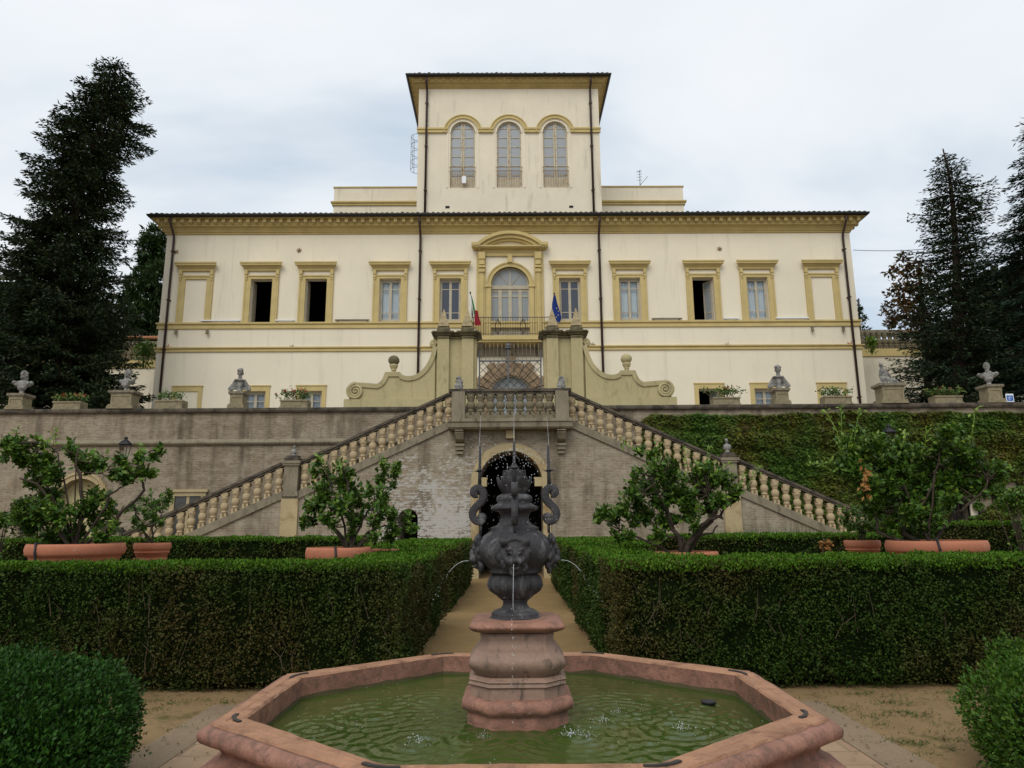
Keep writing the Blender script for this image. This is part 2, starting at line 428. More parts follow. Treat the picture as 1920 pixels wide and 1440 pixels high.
# ------------------------------------------------------------------ ground
YW = 26.0                                   # face of the retaining wall
ZT = 5.2                                    # terrace level
def sheet(name, x0, x1, y0, y1, z, mt, nx=1, ny=1, amp=0):
    xs = np.linspace(x0, x1, nx + 1); ys = np.linspace(y0, y1, ny + 1)
    g = np.array([(x, y, z + (rng.normal() * amp if amp else 0)) for y in ys for x in xs])
    f = np.array([(j * (nx + 1) + i, j * (nx + 1) + i + 1, (j + 1) * (nx + 1) + i + 1, (j + 1) * (nx + 1) + i) for j in range(ny) for i in range(nx)])
    return tag(npmesh(name, g, f, mt), kind='structure')
def gravelmat(name, c, green=None):
    t = NT(name); co = t.coord()
    a = t.noise(co, 1.3, 7, .65); b = t.noise(co, 60, 3, .7); s2 = t.noise(co, 7, 5, .7)
    col = t.ramp(a, [(.3, sc3(c, .72)), (.7, sc3(c, 1.15))])
    col = t.mix(.4, col, t.ramp(b, [(.25, sc3(c, .5)), (.5, c), (.75, sc3(c, 1.35))]))
    col = t.mix(t.ramp(s2, [(.55, 0.0), (.75, .45)]), col, sc3(c, .5))
    if green:
        gn = t.noise(co, 2.1, 6, .7)
        col = t.mix(t.ramp(gn, [(.55, 0.0), (.68, .7)]), col, green)
    t.col(col); t.rough(.95); t.spec(.1); t.bump(t.math('ADD', b, t.math('MULTIPLY', s2, 2)), .5, .02)
    return t.m
m_ground = gravelmat('garden_gravel', (.27, .18, .09), (.05, .06, .015))
m_path = gravelmat('sand_path', (.27, .18, .08))
m_terr = gravelmat('terrace_gravel', (.3, .26, .2))
sheet('ground', -600, 600, -60, YW + 6, 0, m_ground)
sheet('path', AX - 1.5, AX + 1.5, 6.9, 24, .004, m_path)
sheet('terrace', -600, 600, YW + .35, 900, ZT, m_terr)
def pavemat():
    t = NT('fountain_paving'); co = t.coord()
    b = t.n('ShaderNodeTexBrick'); t.l(co, b.inputs['Vector']); b.inputs['Scale'].default_value = 1
    b.inputs['Brick Width'].default_value = .62; b.inputs['Row Height'].default_value = .3; b.inputs['Mortar Size'].default_value = .008
    b.inputs['Color1'].default_value = (.37, .25, .15, 1); b.inputs['Color2'].default_value = (.33, .2, .12, 1); b.inputs['Mortar'].default_value = (.16, .12, .07, 1)
    n1 = t.noise(co, 3, 7, .7)
    c = t.mix(t.ramp(n1, [(.4, 0.0), (.7, .8)]), b.outputs[0], (.27, .18, .10))
    t.col(c); t.rough(.85); t.bump(t.noise(co, 20, 5, .7), .4, .01); return t.m
sheet('paving', -2.5, 2.55, 1.2, 6.95, .008, pavemat())
m_peb = gravelmat('pebble_border', (.27, .2, .13))
for x0, x1, y0, y1 in ((-2.85, -2.5, 1.2, 7.25), (2.55, 2.9, 1.2, 7.25), (-2.5, 2.55, 6.95, 7.25)):
    sheet('paving_border', x0, x1, y0, y1, .012, m_peb)

# ------------------------------------------------------------------ the villa
YF = 35.0
VO = np.array([AX, YF, 0.0])
villa = empty('villa', (AX, YF, ZT), R(.5), 'large cream villa with ochre trim and a square central tower above its roof', 'villa')
DZ = -ZT
def zf(py, dy=0): return Zc(py, YF + dy) + DZ
def xf(d, py, dy=0): return Xd(d, py, YF + dy)
HW = xf(645.5, 500)                        # half width of the front
Z_EAVE, Z_CB = zf(403, -.68), zf(438)
Z_ST1 = (zf(615), zf(603)); Z_ST2 = (zf(658), zf(649))
Z_WT, Z_WB = zf(522), Z_ST1[1]
WW = xf(20, 560)                           # half opening width
wx = [xf(d, 498) for d in (111.3, 223, 360.2, 461.5, 583)]
wins = []                                  # (x, kind)
for d, k in ((wx[4], 'blind'), (wx[3], 'open'), (wx[2], 'open'), (wx[1], 'curtain'), (wx[0], 'dark')): wins.append((-d, k))
for d, k in ((wx[0], 'dark'), (wx[1], 'curtain'), (wx[2], 'ajar'), (wx[3], 'curtain'), (wx[4], 'blind')): wins.append((d, k))
GT, GB = zf(731), 1.0                      # ground-floor openings
DW = xf(36, 560)                           # half width of the balcony door
D_SP, D_TOP, D_BOT = zf(535), zf(498), zf(638)
P_R = xf(38, 700)                          # ground portal half-opening
P_SP = zf(742)
def wall_grid(mb, x0, x1, z0, z1, y, holes, rev, m=0):
    """front wall with rectangular holes (hx0,hx1,hz0,hz1[,arch]) and their reveals"""
    xs = sorted({x0, x1, *[h[0] for h in holes], *[h[1] for h in holes]}); zs = sorted({z0, z1, *[h[2] for h in holes], *[h[3] for h in holes]})
    for i in range(len(xs) - 1):
        for j in range(len(zs) - 1):
            cx, cz = (xs[i] + xs[i + 1]) / 2, (zs[j] + zs[j + 1]) / 2
            if any(h[0] < cx < h[1] and h[2] < cz < h[3] for h in holes): continue
            mb.add([(xs[i], y, zs[j]), (xs[i + 1], y, zs[j]), (xs[i + 1], y, zs[j + 1]), (xs[i], y, zs[j + 1])], [(0, 1, 2, 3)], False, m)
    for h in holes:
        a, b, c, d = h[:4]; arch = len(h) > 4 and h[4]
        zsid = d - (b - a) / 2 if arch else d
        for v in ([(a, y, c), (a, y + rev, c), (a, y + rev, zsid), (a, y, zsid)], [(b, y, c), (b, y, zsid), (b, y + rev, zsid), (b, y + rev, c)], [(a, y, c), (b, y, c), (b, y + rev, c), (a, y + rev, c)]):
            mb.add(v, [(0, 1, 2, 3)], False, m)
        if not arch: mb.add([(a, y, d), (a, y + rev, d), (b, y + rev, d), (b, y, d)], [(0, 1, 2, 3)], False, m)
        else:
            r = (b - a) / 2; cx = (a + b) / 2; N = 20
            pts = [(cx - r * math.cos(PI * i / N), zsid + r * math.sin(PI * i / N)) for i in range(N + 1)]
            for i in range(N):
                (xa, za), (xb, zb) = pts[i], pts[i + 1]
                mb.add([(xa, y, za), (xb, y, zb), (xb, y, d), (xa, y, d)], [(0, 1, 2, 3)], False, m)
                mb.add([(xa, y, za), (xa, y + rev, za), (xb, y + rev, zb), (xb, y, zb)], [(0, 1, 2, 3)], False, m)
b = MB()
holes = [(x - WW, x + WW, Z_WB, Z_WT) for x, k in wins if k != 'blind']
gx = [(-wx[4], 'blind'), (-wx[3], 'curtain'), (-wx[2], 'curtain'), (wx[2], 'ajar'), (wx[3], 'curtain'), (wx[4], 'blind')]
GW = xf(20.5, 740)
holes += [(x - GW, x + GW, GB, GT) for x, k in gx if k != 'blind']
holes += [(-DW, DW, D_BOT, D_TOP, True), (-P_R, P_R, 0, P_SP + P_R, True)]
wall_grid(b, -HW, HW, 0, Z_EAVE, 0, holes, .28)
DEP = 15
b.add([(-HW, 0, 0), (-HW, DEP, 0), (-HW, DEP, Z_EAVE), (-HW, 0, Z_EAVE)], [(0, 1, 2, 3)])
b.add([(HW, 0, 0), (HW, DEP, 0), (HW, DEP, Z_EAVE), (HW, 0, Z_EAVE)], [(0, 1, 2, 3)])
b.add([(-HW, DEP, 0), (HW, DEP, 0), (HW, DEP, Z_EAVE), (-HW, DEP, Z_EAVE)], [(0, 1, 2, 3)])
b.build('wall', m_cream, villa)
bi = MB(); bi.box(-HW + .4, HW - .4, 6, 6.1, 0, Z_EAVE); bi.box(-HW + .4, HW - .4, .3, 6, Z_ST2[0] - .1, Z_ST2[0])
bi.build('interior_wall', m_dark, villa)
# string courses
b = MB()
for z0, z1 in (Z_ST1, Z_ST2):
    h = z1 - z0
    b.rect_sweep(-HW, HW, 0, DEP, [(0.002, z0), (.07, z0 + .02), (.07, z0 + h * .45), (.05, z0 + h * .5), (.05, z0 + h * .62), (.12, z0 + h * .75), (.12, z1), (.002, z1 + .03)])
b.build('string_course', m_yel, villa)
# cornice
def cornice(name, x0, x1, y1, zb, ze, out, step, parent, y0=0):
    b = MB(); h = ze - zb
    b.rect_sweep(x0, x1, y0, y1, [(.003, zb - .03), (.06, zb), (.06, zb + h * .1), (.11, zb + h * .12), (.11, zb + h * .17), (.13, zb + h * .2), (.2, zb + h * .36), (.34, zb + h * .44), (.36, zb + h * .46), (.36, zb + h * .54), (.38, zb + h * .56), (.38, zb + h * .9), (out - .06, zb + h * .9), (out - .06, zb + h), (0, zb + h)])
    bw = .17
    n = max(2, int(round((x1 - x0 + .6) / step)))
    for i in range(n + 1):
        x = x0 - .3 + (x1 - x0 + .6) * i / n
        b.box(x - bw / 2, x + bw / 2, y0 - out + .14, y0 - .36, zb + h * .62, zb + h * .9)
        b.box(x - bw / 2, x + bw / 2, y0 - out + .24, y0 - .36, zb + h * .55, zb + h * .62)
    n2 = int((y1 - y0) / step)
    for i in range(n2 + 1):
        y = y0 + .1 + i * step
        for sx in (-1, 1):
            xa, xb = (x0 - out + .14, x0 - .36) if sx < 0 else (x1 + .36, x1 + out - .14)
            b.box(xa, xb, y - bw / 2, y + bw / 2, zb + h * .56, zb + h * .9)
    return b.build(name, m_yeld, parent)
OV = .68
cornice('cornice', -HW, HW, DEP, Z_CB, Z_EAVE, OV, .42, villa)
def roofmesh(x0, x1, y0, y1, z, slope, parent, step=.26, hip=True, hole=None):
    b = MB(); W = min(x1 - x0, y1 - y0) / 2; h = W * slope
    rx0, rx1 = (x0 + W, x1 - W)
    if rx1 < rx0: rx0 = rx1 = (x0 + x1) / 2
    ry = (y0 + y1) / 2
    b.add([(x0, y0, z), (x1, y0, z), (x1, y1, z), (x0, y1, z), (rx0, ry, z + h), (rx1, ry, z + h)], [(0, 1, 5, 4), (1, 2, 5), (2, 3, 4, 5), (3, 0, 4), (0, 3, 2, 1)])
    n = int((x1 - x0) / step)
    for i in range(n):
        x = x0 + (i + .5) * (x1 - x0) / n
        L = min(2.4, max(.1, min(x - x0, x1 - x)))
        jr = random.uniform(-.015, .015); j2 = random.uniform(-.03, .03)
        rg = []
        for t in (0, 1):
            yy = y0 - .05 + j2 + t * L; zz = z + .0 + (t * L) * slope + jr
            rg.append([(x + .1 * math.cos(a), yy, zz + .1 * math.sin(a)) for a in [PI * k / 6 for k in range(7)]])
        b.rings(rg, closed_loop=False, caps=False)
        b.add(rg[0], [tuple(range(7))])
    n = int((y1 - y0) / step)
    for sx in (-1, 1):
        for i in range(n):
            y = y0 + (i + .5) * (y1 - y0) / n
            X = x0 - .05 if sx < 0 else x1 + .05
            L = min(1.2, max(.1, min(y - y0, y1 - y)))
            rg = [[(X - sx * t * L, y + .1 * math.cos(a), z + t * L * slope + .1 * math.sin(a)) for a in [PI * k / 5 for k in range(6)]] for t in (0, 1)]
            b.rings(rg, closed_loop=False, caps=False)
    return b.build('roof', m_tile, parent)
def gutter(x0, x1, y0, y1, z, parent):
    b = MB()
    b.rect_sweep(x0, x1, y0, y1, [(-.06, z - .10), (0, z - .11), (.06, z - .08), (.1, z - .02), (.1, z + .04), (.085, z + .04), (-.06, z + .0)])
    b.build('gutter', m_gutter, parent)
roofmesh(-HW - OV, HW + OV, -OV, DEP + OV, Z_EAVE + .06, .3, villa)
gutter(-HW - OV, HW + OV, -OV, DEP + OV, Z_EAVE + .05, villa)

# window of the main floor : architrave + hood + sash
def casement(parent, x, z0, z1, hw, kind, y=.16):
    """two-leaf window filling an opening"""
    if kind == 'open':
        b = MB()
        for s in (-1, 1):
            X = x + s * (hw - .03)
            b.box(X - .025, X + .025, y, y + .55, z0 + .03, z1 - .02)
        b.box(x - hw, x + hw, y - .02, y + .05, z1 - .06, z1)
        b.build('sash', m_sash, parent)
        return
    b = MB(); fr = .055
    b.box(x - hw, x - hw + fr, y, y + .07, z0, z1); b.box(x + hw - fr, x + hw, y, y + .07, z0, z1)
    b.box(x - hw + fr, x + hw - fr, y, y + .07, z1 - .08, z1); b.box(x - hw + fr, x + hw - fr, y, y + .07, z0, z0 + .1)
    leaves = ((x - hw + fr, x), (x, x + hw - fr))
    h = z1 - z0
    for i, (a, c) in enumerate(leaves):
        if kind == 'ajar' and i == 0: continue
        if kind == 'ajar':
            # right leaf turned into the room
            X = x + hw * .55
            lm = MB(); lw = .5
            v0 = np.array([x + hw - fr, y + .06]); dv = np.array([-.62, .78]); L = hw * .95
            def LP(t, z, o=0): return (v0[0] + dv[0] * L * t + o * dv[1], v0[1] + dv[1] * L * t + o * -dv[0], z)
            def bar(t0, t1, za, zb):
                lm.add([LP(t0, za), LP(t1, za), LP(t1, za, .04), LP(t0, za, .04), LP(t0, zb), LP(t1, zb), LP(t1, zb, .04), LP(t0, zb, .04)], [(0, 3, 2, 1), (4, 5, 6, 7), (0, 1, 5, 4), (1, 2, 6, 5), (2, 3, 7, 6), (3, 0, 4, 7)])
            A, B = z0 + .1, z1 - .08
            bar(0, .12, A, B); bar(.88, 1, A, B); bar(.12, .88, A, A + .1); bar(.12, .88, B - .09, B); bar(.12, .88, A + (B - A) * .78, A + (B - A) * .8)
            bar(.12, .88, A + (B - A) * .2, A + (B - A) * .22)
            lf = lm.build('sash_leaf', m_sash, parent)
            g = MB(); g.add([LP(.12, A + .1, .02), LP(.88, A + .1, .02), LP(.88, B - .09, .02), LP(.12, B - .09, .02)], [(0, 1, 2, 3)]); g.build('pane', m_glassg, parent)
            continue
        A, B = z0 + .1, z1 - .08; s = .065
        b.box(a, a + s, y + .01, y + .06, A, B); b.box(c - s, c, y + .01, y + .06, A, B)
        b.box(a + s, c - s, y + .01, y + .06, B - .07, B); b.box(a + s, c - s, y + .01, y + .06, A, A + .09)
        for t in ((.79, .2) if h > 2 else (.5,)):
            zz = A + (B - A) * t; b.box(a + s, c - s, y + .015, y + .055, zz - .02, zz + .02)
    b.build('sash', m_sash, parent)
    if kind != 'ajar':
        g = MB(); g.add([(x - hw + fr, y + .035, z0 + .1), (x + hw - fr, y + .035, z0 + .1), (x + hw - fr, y + .035, z1 - .08), (x - hw + fr, y + .035, z1 - .08)], [(0, 1, 2, 3)])
        g.build('pane', {'curtain': m_clear, 'dark': m_glass}[kind], parent)
    if kind == 'curtain':
        rg = [[], []]; n = 70
        for i in range(n + 1):
            t = i / n; X = x + (t * 2 - 1) * (hw - .03)
            yy = y + .16 + .022 * math.sin(t * 60 + 3 * math.sin(t * 9 + x)) + .012 * math.sin(t * 131 + x)
            rg[0].append((X, yy, z0 + .02)); rg[1].append((X, yy + .01, z1 - .02))
        c = MB(); c.rings(rg, closed_loop=False, caps=False); c.build('curtain', m_curt, parent)
FW = xf(32, 560)                            # half width of the architrave
HWD = xf(39.7, 498)
Z_H0, Z_H1 = zf(503.5), zf(493)
for x, k in wins:
    b = MB(); d = .07
    z0, z1 = Z_WB, Z_WT; zt = zf(515)
    for s in (-1, 1):
        xa, xb = sorted((x + s * WW, x + s * FW)); b.box(xa, xb, -d, .003, z0, zt)
        xa, xb = sorted((x + s * (FW - .08), x + s * (FW))); b.box(xa, xb, -d - .03, -d + .002, z0, zt)
    b.box(x - WW, x + WW, -d, .003, z1, zt); b.box(x - FW + .08, x + FW - .08, -d - .03, -d + .002, zt - .07, zt)
    wd = b.build('window' if k != 'blind' else 'blind_window', m_yel, villa)
    b = MB(); h = Z_H1 - Z_H0
    prof = [(0, Z_H0 - .12), (-.1, Z_H0 - .1), (-.12, Z_H0), (-.22, Z_H0 + h * .35), (-.3, Z_H0 + h * .45), (-.31, Z_H0 + h * .7), (-.34, Z_H0 + h * .8), (-.34, Z_H1), (0, Z_H1 + .07)]
    rg = []
    for yy, zz in prof:
        e2 = HWD + yy + .34 if yy > -.34 else HWD
        e2 = HWD - (.34 + yy) * .75
        rg.append((yy, zz, e2))
    v = []; f = []
    for yy, zz, e2 in rg: v += [(x - e2, yy, zz), (x + e2, yy, zz)]
    n = len(rg)
    for i in range(n - 1): f.append((2 * i, 2 * i + 1, 2 * i + 3, 2 * i + 2))
    f.append(tuple(2 * i for i in range(n))); f.append(tuple(2 * i + 1 for i in range(n - 1, -1, -1)))
    b.add(v, f); b.build('hood', m_yel, wd)
    for s in (-1, 1):
        c = MB(); X = x + s * (FW - .075); zt2 = Z_H0 - .08; zb2 = zf(524)
        hh = zt2 - zb2
        c.box(X - .075, X + .075, -.16, .0, zt2 - hh * .45, zt2); c.box(X - .06, X + .06, -.13, 0, zt2 - hh * .68, zt2 - hh * .45)
        c.box(X - .075, X + .075, -.13, 0, zt2 - hh * .78, zt2 - hh * .68); c.box(X - .06, X + .06, -.12, 0, zb2, zt2 - hh * .84)
        c.build('bracket', m_yel, wd)
    if k != 'blind': casement(wd, x, z0, z1, WW, k)
for x, k in gx:
    b = MB(); fw = xf(28, 740); zt = zf(722)
    for s in (-1, 1):
        xa, xb = sorted((x + s * GW, x + s * fw)); b.box(xa, xb, -.05, .003, GB, GT)
    b.box(x - fw, x + fw, -.05, .003, GT, zt); b.box(x - fw - .03, x + fw + .03, -.08, .002, zt, zt + .05)
    wd = b.build('blind_window' if k == 'blind' else 'window', m_yel, villa)
    if k != 'blind': casement(wd, x, GB, GT, GW, k)

# balcony doorway with segmental pediment
dr = MB()
ao = xf(46, 530)
dr.arch(0, D_SP, DW, DW + .24, -.1, .003, seg=28); dr.arch(0, D_SP, DW + .17, DW + .24, -.14, -.098, seg=28)
PX0, PX1 = xf(41, 560), xf(63, 560)
for s in (-1, 1):
    xa, xb = sorted((s * DW, s * (DW + .24))); dr.box(xa, xb, -.1, .003, D_BOT, D_SP)
    xa, xb = sorted((s * (DW - .03), s * (DW + .3))); dr.box(xa, xb, -.15, .003, D_SP - .12, D_SP)
    xa, xb = sorted((s * (DW + .27), s * PX1)); zt = zf(474); dr.box(xa, xb, -.09, .003, D_BOT, zt)
    xa, xb = sorted((s * (DW + .37), s * (PX1 - .16))); dr.box(xa, xb, -.16, -.088, D_BOT, zt)
    cx = s * (DW + PX1 + .19) / 2; z1 = zf(476); z0 = zf(512); h = z1 - z0
    dr.box(cx - .17, cx + .17, -.3, -.158, z1 - h * .35, z1); dr.box(cx - .14, cx + .14, -.25, -.158, z1 - h * .62, z1 - h * .35)
    dr.box(cx - .17, cx + .17, -.26, -.158, z1 - h * .78, z1 - h * .68); dr.box(cx - .15, cx + .15, -.22, -.158, z0, z1 - h * .84)
dr.box(-PX1, PX1, -.1, .003, zf(481), zf(474))
dr.cbox(0, -.12, D_TOP + .12, .24, .2, .42)
door = dr.build('balcony_door', m_yel, villa)
pd = MB()
pw = xf(70, 467); zb0, zb1 = zf(474.5), zf(465)
hh = zb1 - zb0
pd.rect_sweep(-pw + .42, pw - .42, 0, .3, [(0, zb0 - .06), (.12, zb0), (.14, zb0 + hh * .4), (.34, zb0 + hh * .55), (.42, zb0 + hh * .75), (.42, zb1), (0, zb1 + .03)])
zc_top = zf(438); rise = zc_top - zb1; cw = pw - .1
Rr = (cw * cw + rise * rise) / (2 * rise); cz = zc_top - Rr; an = math.asin(min(1, cw / Rr))
pd.arch(0, cz, Rr - .17, Rr, -.42, 0, PI / 2 - an, PI / 2 + an, 30); pd.arch(0, cz, Rr - .34, Rr - .168, -.3, 0, PI / 2 - an * .97, PI / 2 + an * .97, 30)
pd.arch(0, cz, Rr - .46, Rr - .338, -.18, 0, PI / 2 - an * .93, PI / 2 + an * .93, 30)
for s in (-1, 1): pd.cbox(s * (pw - .2), -.24, zb1, .46, .42, .16)
pd.build('pediment', m_yel, door)
sh = MB()
y = .14; tz = zf(541)
sh.box(-DW, DW, y - .05, y + .1, tz, D_SP + .02); sh.arch(0, D_SP + .02, DW - .09, DW - .002, y, y + .07, seg=24)
sh.box(-.03, .03, y, y + .06, D_SP + .02, D_TOP - .06)
for a in (50, 130):
    c, n = math.cos(R(a)), math.sin(R(a)); L = DW - .08
    sh.tube([(.08 * c, y + .03, D_SP + .06), (L * c, y + .03, D_SP + L * n)], .022, 4, smooth=False)
xs = [-DW, -DW * .52, 0, DW * .52, DW]
for i, X in enumerate(xs):
    wv = .07 if i in (0, 4) else .085
    sh.box(X - (wv if i != 0 else 0), X + (wv if i != 4 else 0), y - .01, y + .07, D_BOT, tz)
kz = zf(614)
for i in range(4):
    a, c = xs[i] + (.085 if i else .07), xs[i + 1] - (.085 if i < 3 else .07)
    sh.box(a, c, y + .01, y + .05, tz - .12, tz); sh.box(a, c, y + .01, y + .05, zf(555), zf(552.5)); sh.box(a, c, y + .01, y + .05, kz, kz + .12)
    sh.box(a, c, y + .03, y + .06, D_BOT, kz - .0)
sh.build('sash', m_sash, door)
g = MB(); g.add([(-DW + .02, y + .04, kz), (DW - .02, y + .04, kz), (DW - .02, y + .04, D_SP), (-DW + .02, y + .04, D_SP)], [(0, 1, 2, 3)])
g.add([(0, y + .04, D_SP)] + [((DW - .03) * math.cos(PI * i / 20), y + .04, D_SP + (DW - .03) * math.sin(PI * i / 20)) for i in range(21)], [tuple(range(22))])
g.build('pane', m_glassg, door)
# balcony
bl = MB(); bw = xf(74, 640); bz1, bz0 = D_BOT, zf(645.5)
bl.box(-bw, bw, -.95, -.003, bz0, bz1); bl.box(-bw + .05, bw - .05, -.88, -.003, bz0 - .1, bz0)
balc = bl.build('balcony', m_yel, villa)
for X in (-xf(56, 655), 0, xf(56, 655)):
    c = MB(); z1 = bz0 - .1; z0 = zf(669)
    c.prism_yz([(0, z0), (-.12, z0), (-.2, z0 + .1), (-.28, z0 + .3), (-.7, z1 - .12), (-.74, z1), (0, z1)], X - .16, X + .16)
    c.build('bracket', m_newel, balc)
rl = MB(); rz = zf(594.5, -.9)
rl.box(-bw + .04, bw - .04, -.92, -.89, rz - .03, rz); rl.box(-bw + .04, bw - .04, -.92, -.89, bz1 + .08, bz1 + .1)
n = 32
for i in range(n + 1):
    X = -bw + .05 + (2 * bw - .1) * i / n; rl.box(X - .009, X + .009, -.914, -.896, bz1, rz - .03)
for s in (-1, 1):
    rl.box(s * (bw - .045) - .01, s * (bw - .045) + .01, -.9, 0, rz - .03, rz)
    for k in range(6): rl.box(s * (bw - .045) - .008, s * (bw - .045) + .008, -.8 + k * .14, -.785 + k * .14, bz1, rz)
    for t0 in (0, 1):       # scrolled ornament
        cx, cz2 = s * .62, bz1 + .45
        for q in (-1, 1):
            pts = [(cx + q * (.16 * math.sin(u * 3.4) * (1 - .3 * u)), -.93, cz2 + (u - .5) * .8 * (1 if t0 else -1)) for u in np.linspace(0, 1, 12)]
            rl.tube(pts, .012, 4)
rl.build('railing', m_iron, balc)
# rusticated ground portal behind the gate
pt = MB(); m_rust2 = stone('brown_voussoir', (.27, .19, .115), .35, 2.2, .9, .4, 14, dark=(.12, .085, .055), damt=(.5, .75), dscale=2)
ro = xf(70, 690) ; nv = 11
for i in range(nv):
    a0, a1 = PI * i / nv + .02, PI * (i + 1) / nv - .02
    o = ro * (1.0 if i % 2 else .9) + (.12 if i == nv // 2 else 0)
    pt.arch(0, P_SP, P_R + .002, o, -.16 - .05 * (i % 2), .003, a0, a1, 4)
for s in (-1, 1):
    for k in range(8):
        z0 = P_SP - (k + 1) * .5; xo = P_R + (.75 if k % 2 else .55)
        if z0 < 0: break
        xa, xb = sorted((s * (P_R + .002), s * xo)); pt.box(xa, xb, -.16, .003, z0 + .02, z0 + .48)
prt = pt.build('ground_portal', m_rust2, villa)
g = MB(); g.add([(0, .25, 0)] + [((P_R) * math.cos(PI * i / 20), .25, P_SP + P_R * math.sin(PI * i / 20)) for i in range(21)], [tuple(range(22))])
g.box(-P_R, P_R, .24, .28, 0, P_SP); g.build('portal_door', m_glassg, prt)
ent = MB(); ent.box(-xf(64, 660), xf(64, 660), -.14, .003, zf(668), zf(651)); ent.build('entablature', m_newel, prt)

# wall anchors, vents, strips, downpipes
def star(x, z, r, mt, nm='wall_anchor'):
    b = MB()
    for k in range(6):
        a = PI * k / 3 + .3; b.tube([(x, -.05, z), (x + r * math.cos(a), -.03, z + r * math.sin(a))], [.035, .012], 5)
    b.ell((x, -.05, z), (.06, .05, .06), 8, 6); b.build(nm, mt, villa)
m_anch = plain('rusted_anchor', (.3, .2, .12), .8)
m_anchr = plain('orange_rust_anchor', (.42, .16, .05), .8)
for d in (-1, 1):
    star(d * xf(394, 468), zf(468), .14, m_anch); star(d * xf(408, 650), zf(650), .16, m_anch)
    star(d * xf(640, 650), zf(650), .22, m_anchr)
star(-xf(622, 470), zf(470), .12, m_anch)
star(xf(154, 649), zf(648), .16, m_anch)
for px in (610, 660):
    for d in (-1, 1):
        b = MB(); X = d * xf(px - 957 if px > 957 else 957 - px, 610)
for d, px in ((-1, 622), (-1, 564), (1, 566), (1, 624)):
    b = MB(); X = d * xf(px, 612); b.cbox(X, -.14, Z_ST1[0] - .28, .1, .12, .26); b.cbox(X, -.16, Z_ST1[0] - .1, .14, .1, .05)
    b.build('spotlight', m_planter, villa)
for a, c, mt in ((-578, -503, m_white), (-438, -402, m_white), (-327, -263, m_newel), (265, 322, m_newel), (400, 430, m_white), (498, 560, m_white)):
    b = MB(); xa, xb = (-xf(-a, 601), -xf(-c, 601)) if a < 0 else (xf(a, 601), xf(c, 601))
    b.box(xa, xb, -.16, -.06, Z_ST1[1] + .06, Z_ST1[1] + .12); b.box(xa + .1, xa + .14, -.1, .002, Z_ST1[1] + .02, Z_ST1[1] + .1); b.box(xb - .14, xb - .1, -.1, .002, Z_ST1[1] + .02, Z_ST1[1] + .1)
    b.build('lighting_strip', mt, villa)
def downpipe(x, ztop, zbot, yo=0, out=OV, parent=villa):
    b = MB()
    zc = Z_CB if parent is villa else ZTC
    b.tube([(x, yo - out + .03, ztop - .1), (x, yo - out + .03, ztop - .34), (x, yo - .16, zc - .12), (x, yo - .12, zc - .35), (x, yo - .12, zbot)], .062, 8)
    z = zc - 1
    while z > zbot:
        b.box(x - .085, x + .085, yo - .19, yo + .002, z, z + .05); z -= 2.6
    b.build('downpipe', m_pipe, parent)
XP = HW - .42
for x in (-XP, -xf(168, 500), xf(168, 500), XP): downpipe(x, Z_EAVE, 0)

# ------------------------------------------------------------------ tower and attic blocks (parts of the villa)
TY = 1.0                                   # tower front stands back from the facade
def zt_(py): return Zc(py, YF + TY) + DZ
def xt(d, py): return Xd(d, py, YF + TY)
TW = xt(169.7, 240); TD = 9.0
TZ0 = Z_EAVE - .3; ZTC = zt_(166); TZE = Zc(141, YF + TY - .6) + DZ
AR = xt(23, 300); T_SP = zt_(249); T_BOT = zt_(352); T_TOP = T_SP + AR
b = MB()
twx = [-xt(87, 300), 0, xt(87, 300)]
wall_grid(b, -TW, TW, TZ0, TZE, TY, [(x - AR, x + AR, T_BOT, T_TOP, True) for x in twx], .3)
for s in (-1, 1): b.add([(s * TW, TY, TZ0), (s * TW, TY + TD, TZ0), (s * TW, TY + TD, TZE), (s * TW, TY, TZE)], [(0, 1, 2, 3)])
b.add([(-TW, TY + TD, TZ0), (TW, TY + TD, TZ0), (TW, TY + TD, TZE), (-TW, TY + TD, TZE)], [(0, 1, 2, 3)])
tower = b.build('tower', m_creamw, villa)
OT = .58
cornice('cornice', -TW, TW, TY + TD, ZTC, TZE, OT, .42, tower, y0=TY)
rf = roofmesh(-TW - OT, TW + OT, TY - OT, TY + TD + OT, TZE + .06, .28, tower)
gutter(-TW - OT, TW + OT, TY - OT, TY + TD + OT, TZE + .05, tower)
b = MB()
AO = xt(36, 240); AI = xt(28.5, 240)
zs0, zs1 = T_SP - .02, zt_(241)
for x in twx:
    b.arch(x, T_SP, AI, AO, TY - .09, TY + .003, seg=26); b.arch(x, T_SP, AO - .06, AO, TY - .13, TY - .088, seg=26)
xe = [-TW - .05] + [v for x in twx for v in (x - AI - .04, x + AI + .04)] + [TW + .05]
for i in range(0, 8, 2): b.box(xe[i], xe[i + 1], TY - .1, TY + .003, zs0, zs1 + .0); b.box(xe[i] - .02, xe[i + 1] + .02, TY - .14, TY - .098, zs1 - .1, zs1 + .0)
b.build('string_course', m_yel, tower)
b = MB()
for x in twx:
    b.arch(x, T_SP, AR + .12, AR + .22, TY - .03, TY + .002, seg=24); b.arch(x, T_SP, AR + .0, AR + .06, TY - .05, TY + .002, seg=24)
    for s in (-1, 1):
        xa, xb = sorted((x + s * (AR + .12), x + s * (AR + .22))); b.box(xa, xb, TY - .03, TY + .002, T_BOT, T_SP)
b.build('window_surround', m_cream, tower)
m_tpane = glassmat('hazy_tower_pane', (.31, .33, .345), .22)
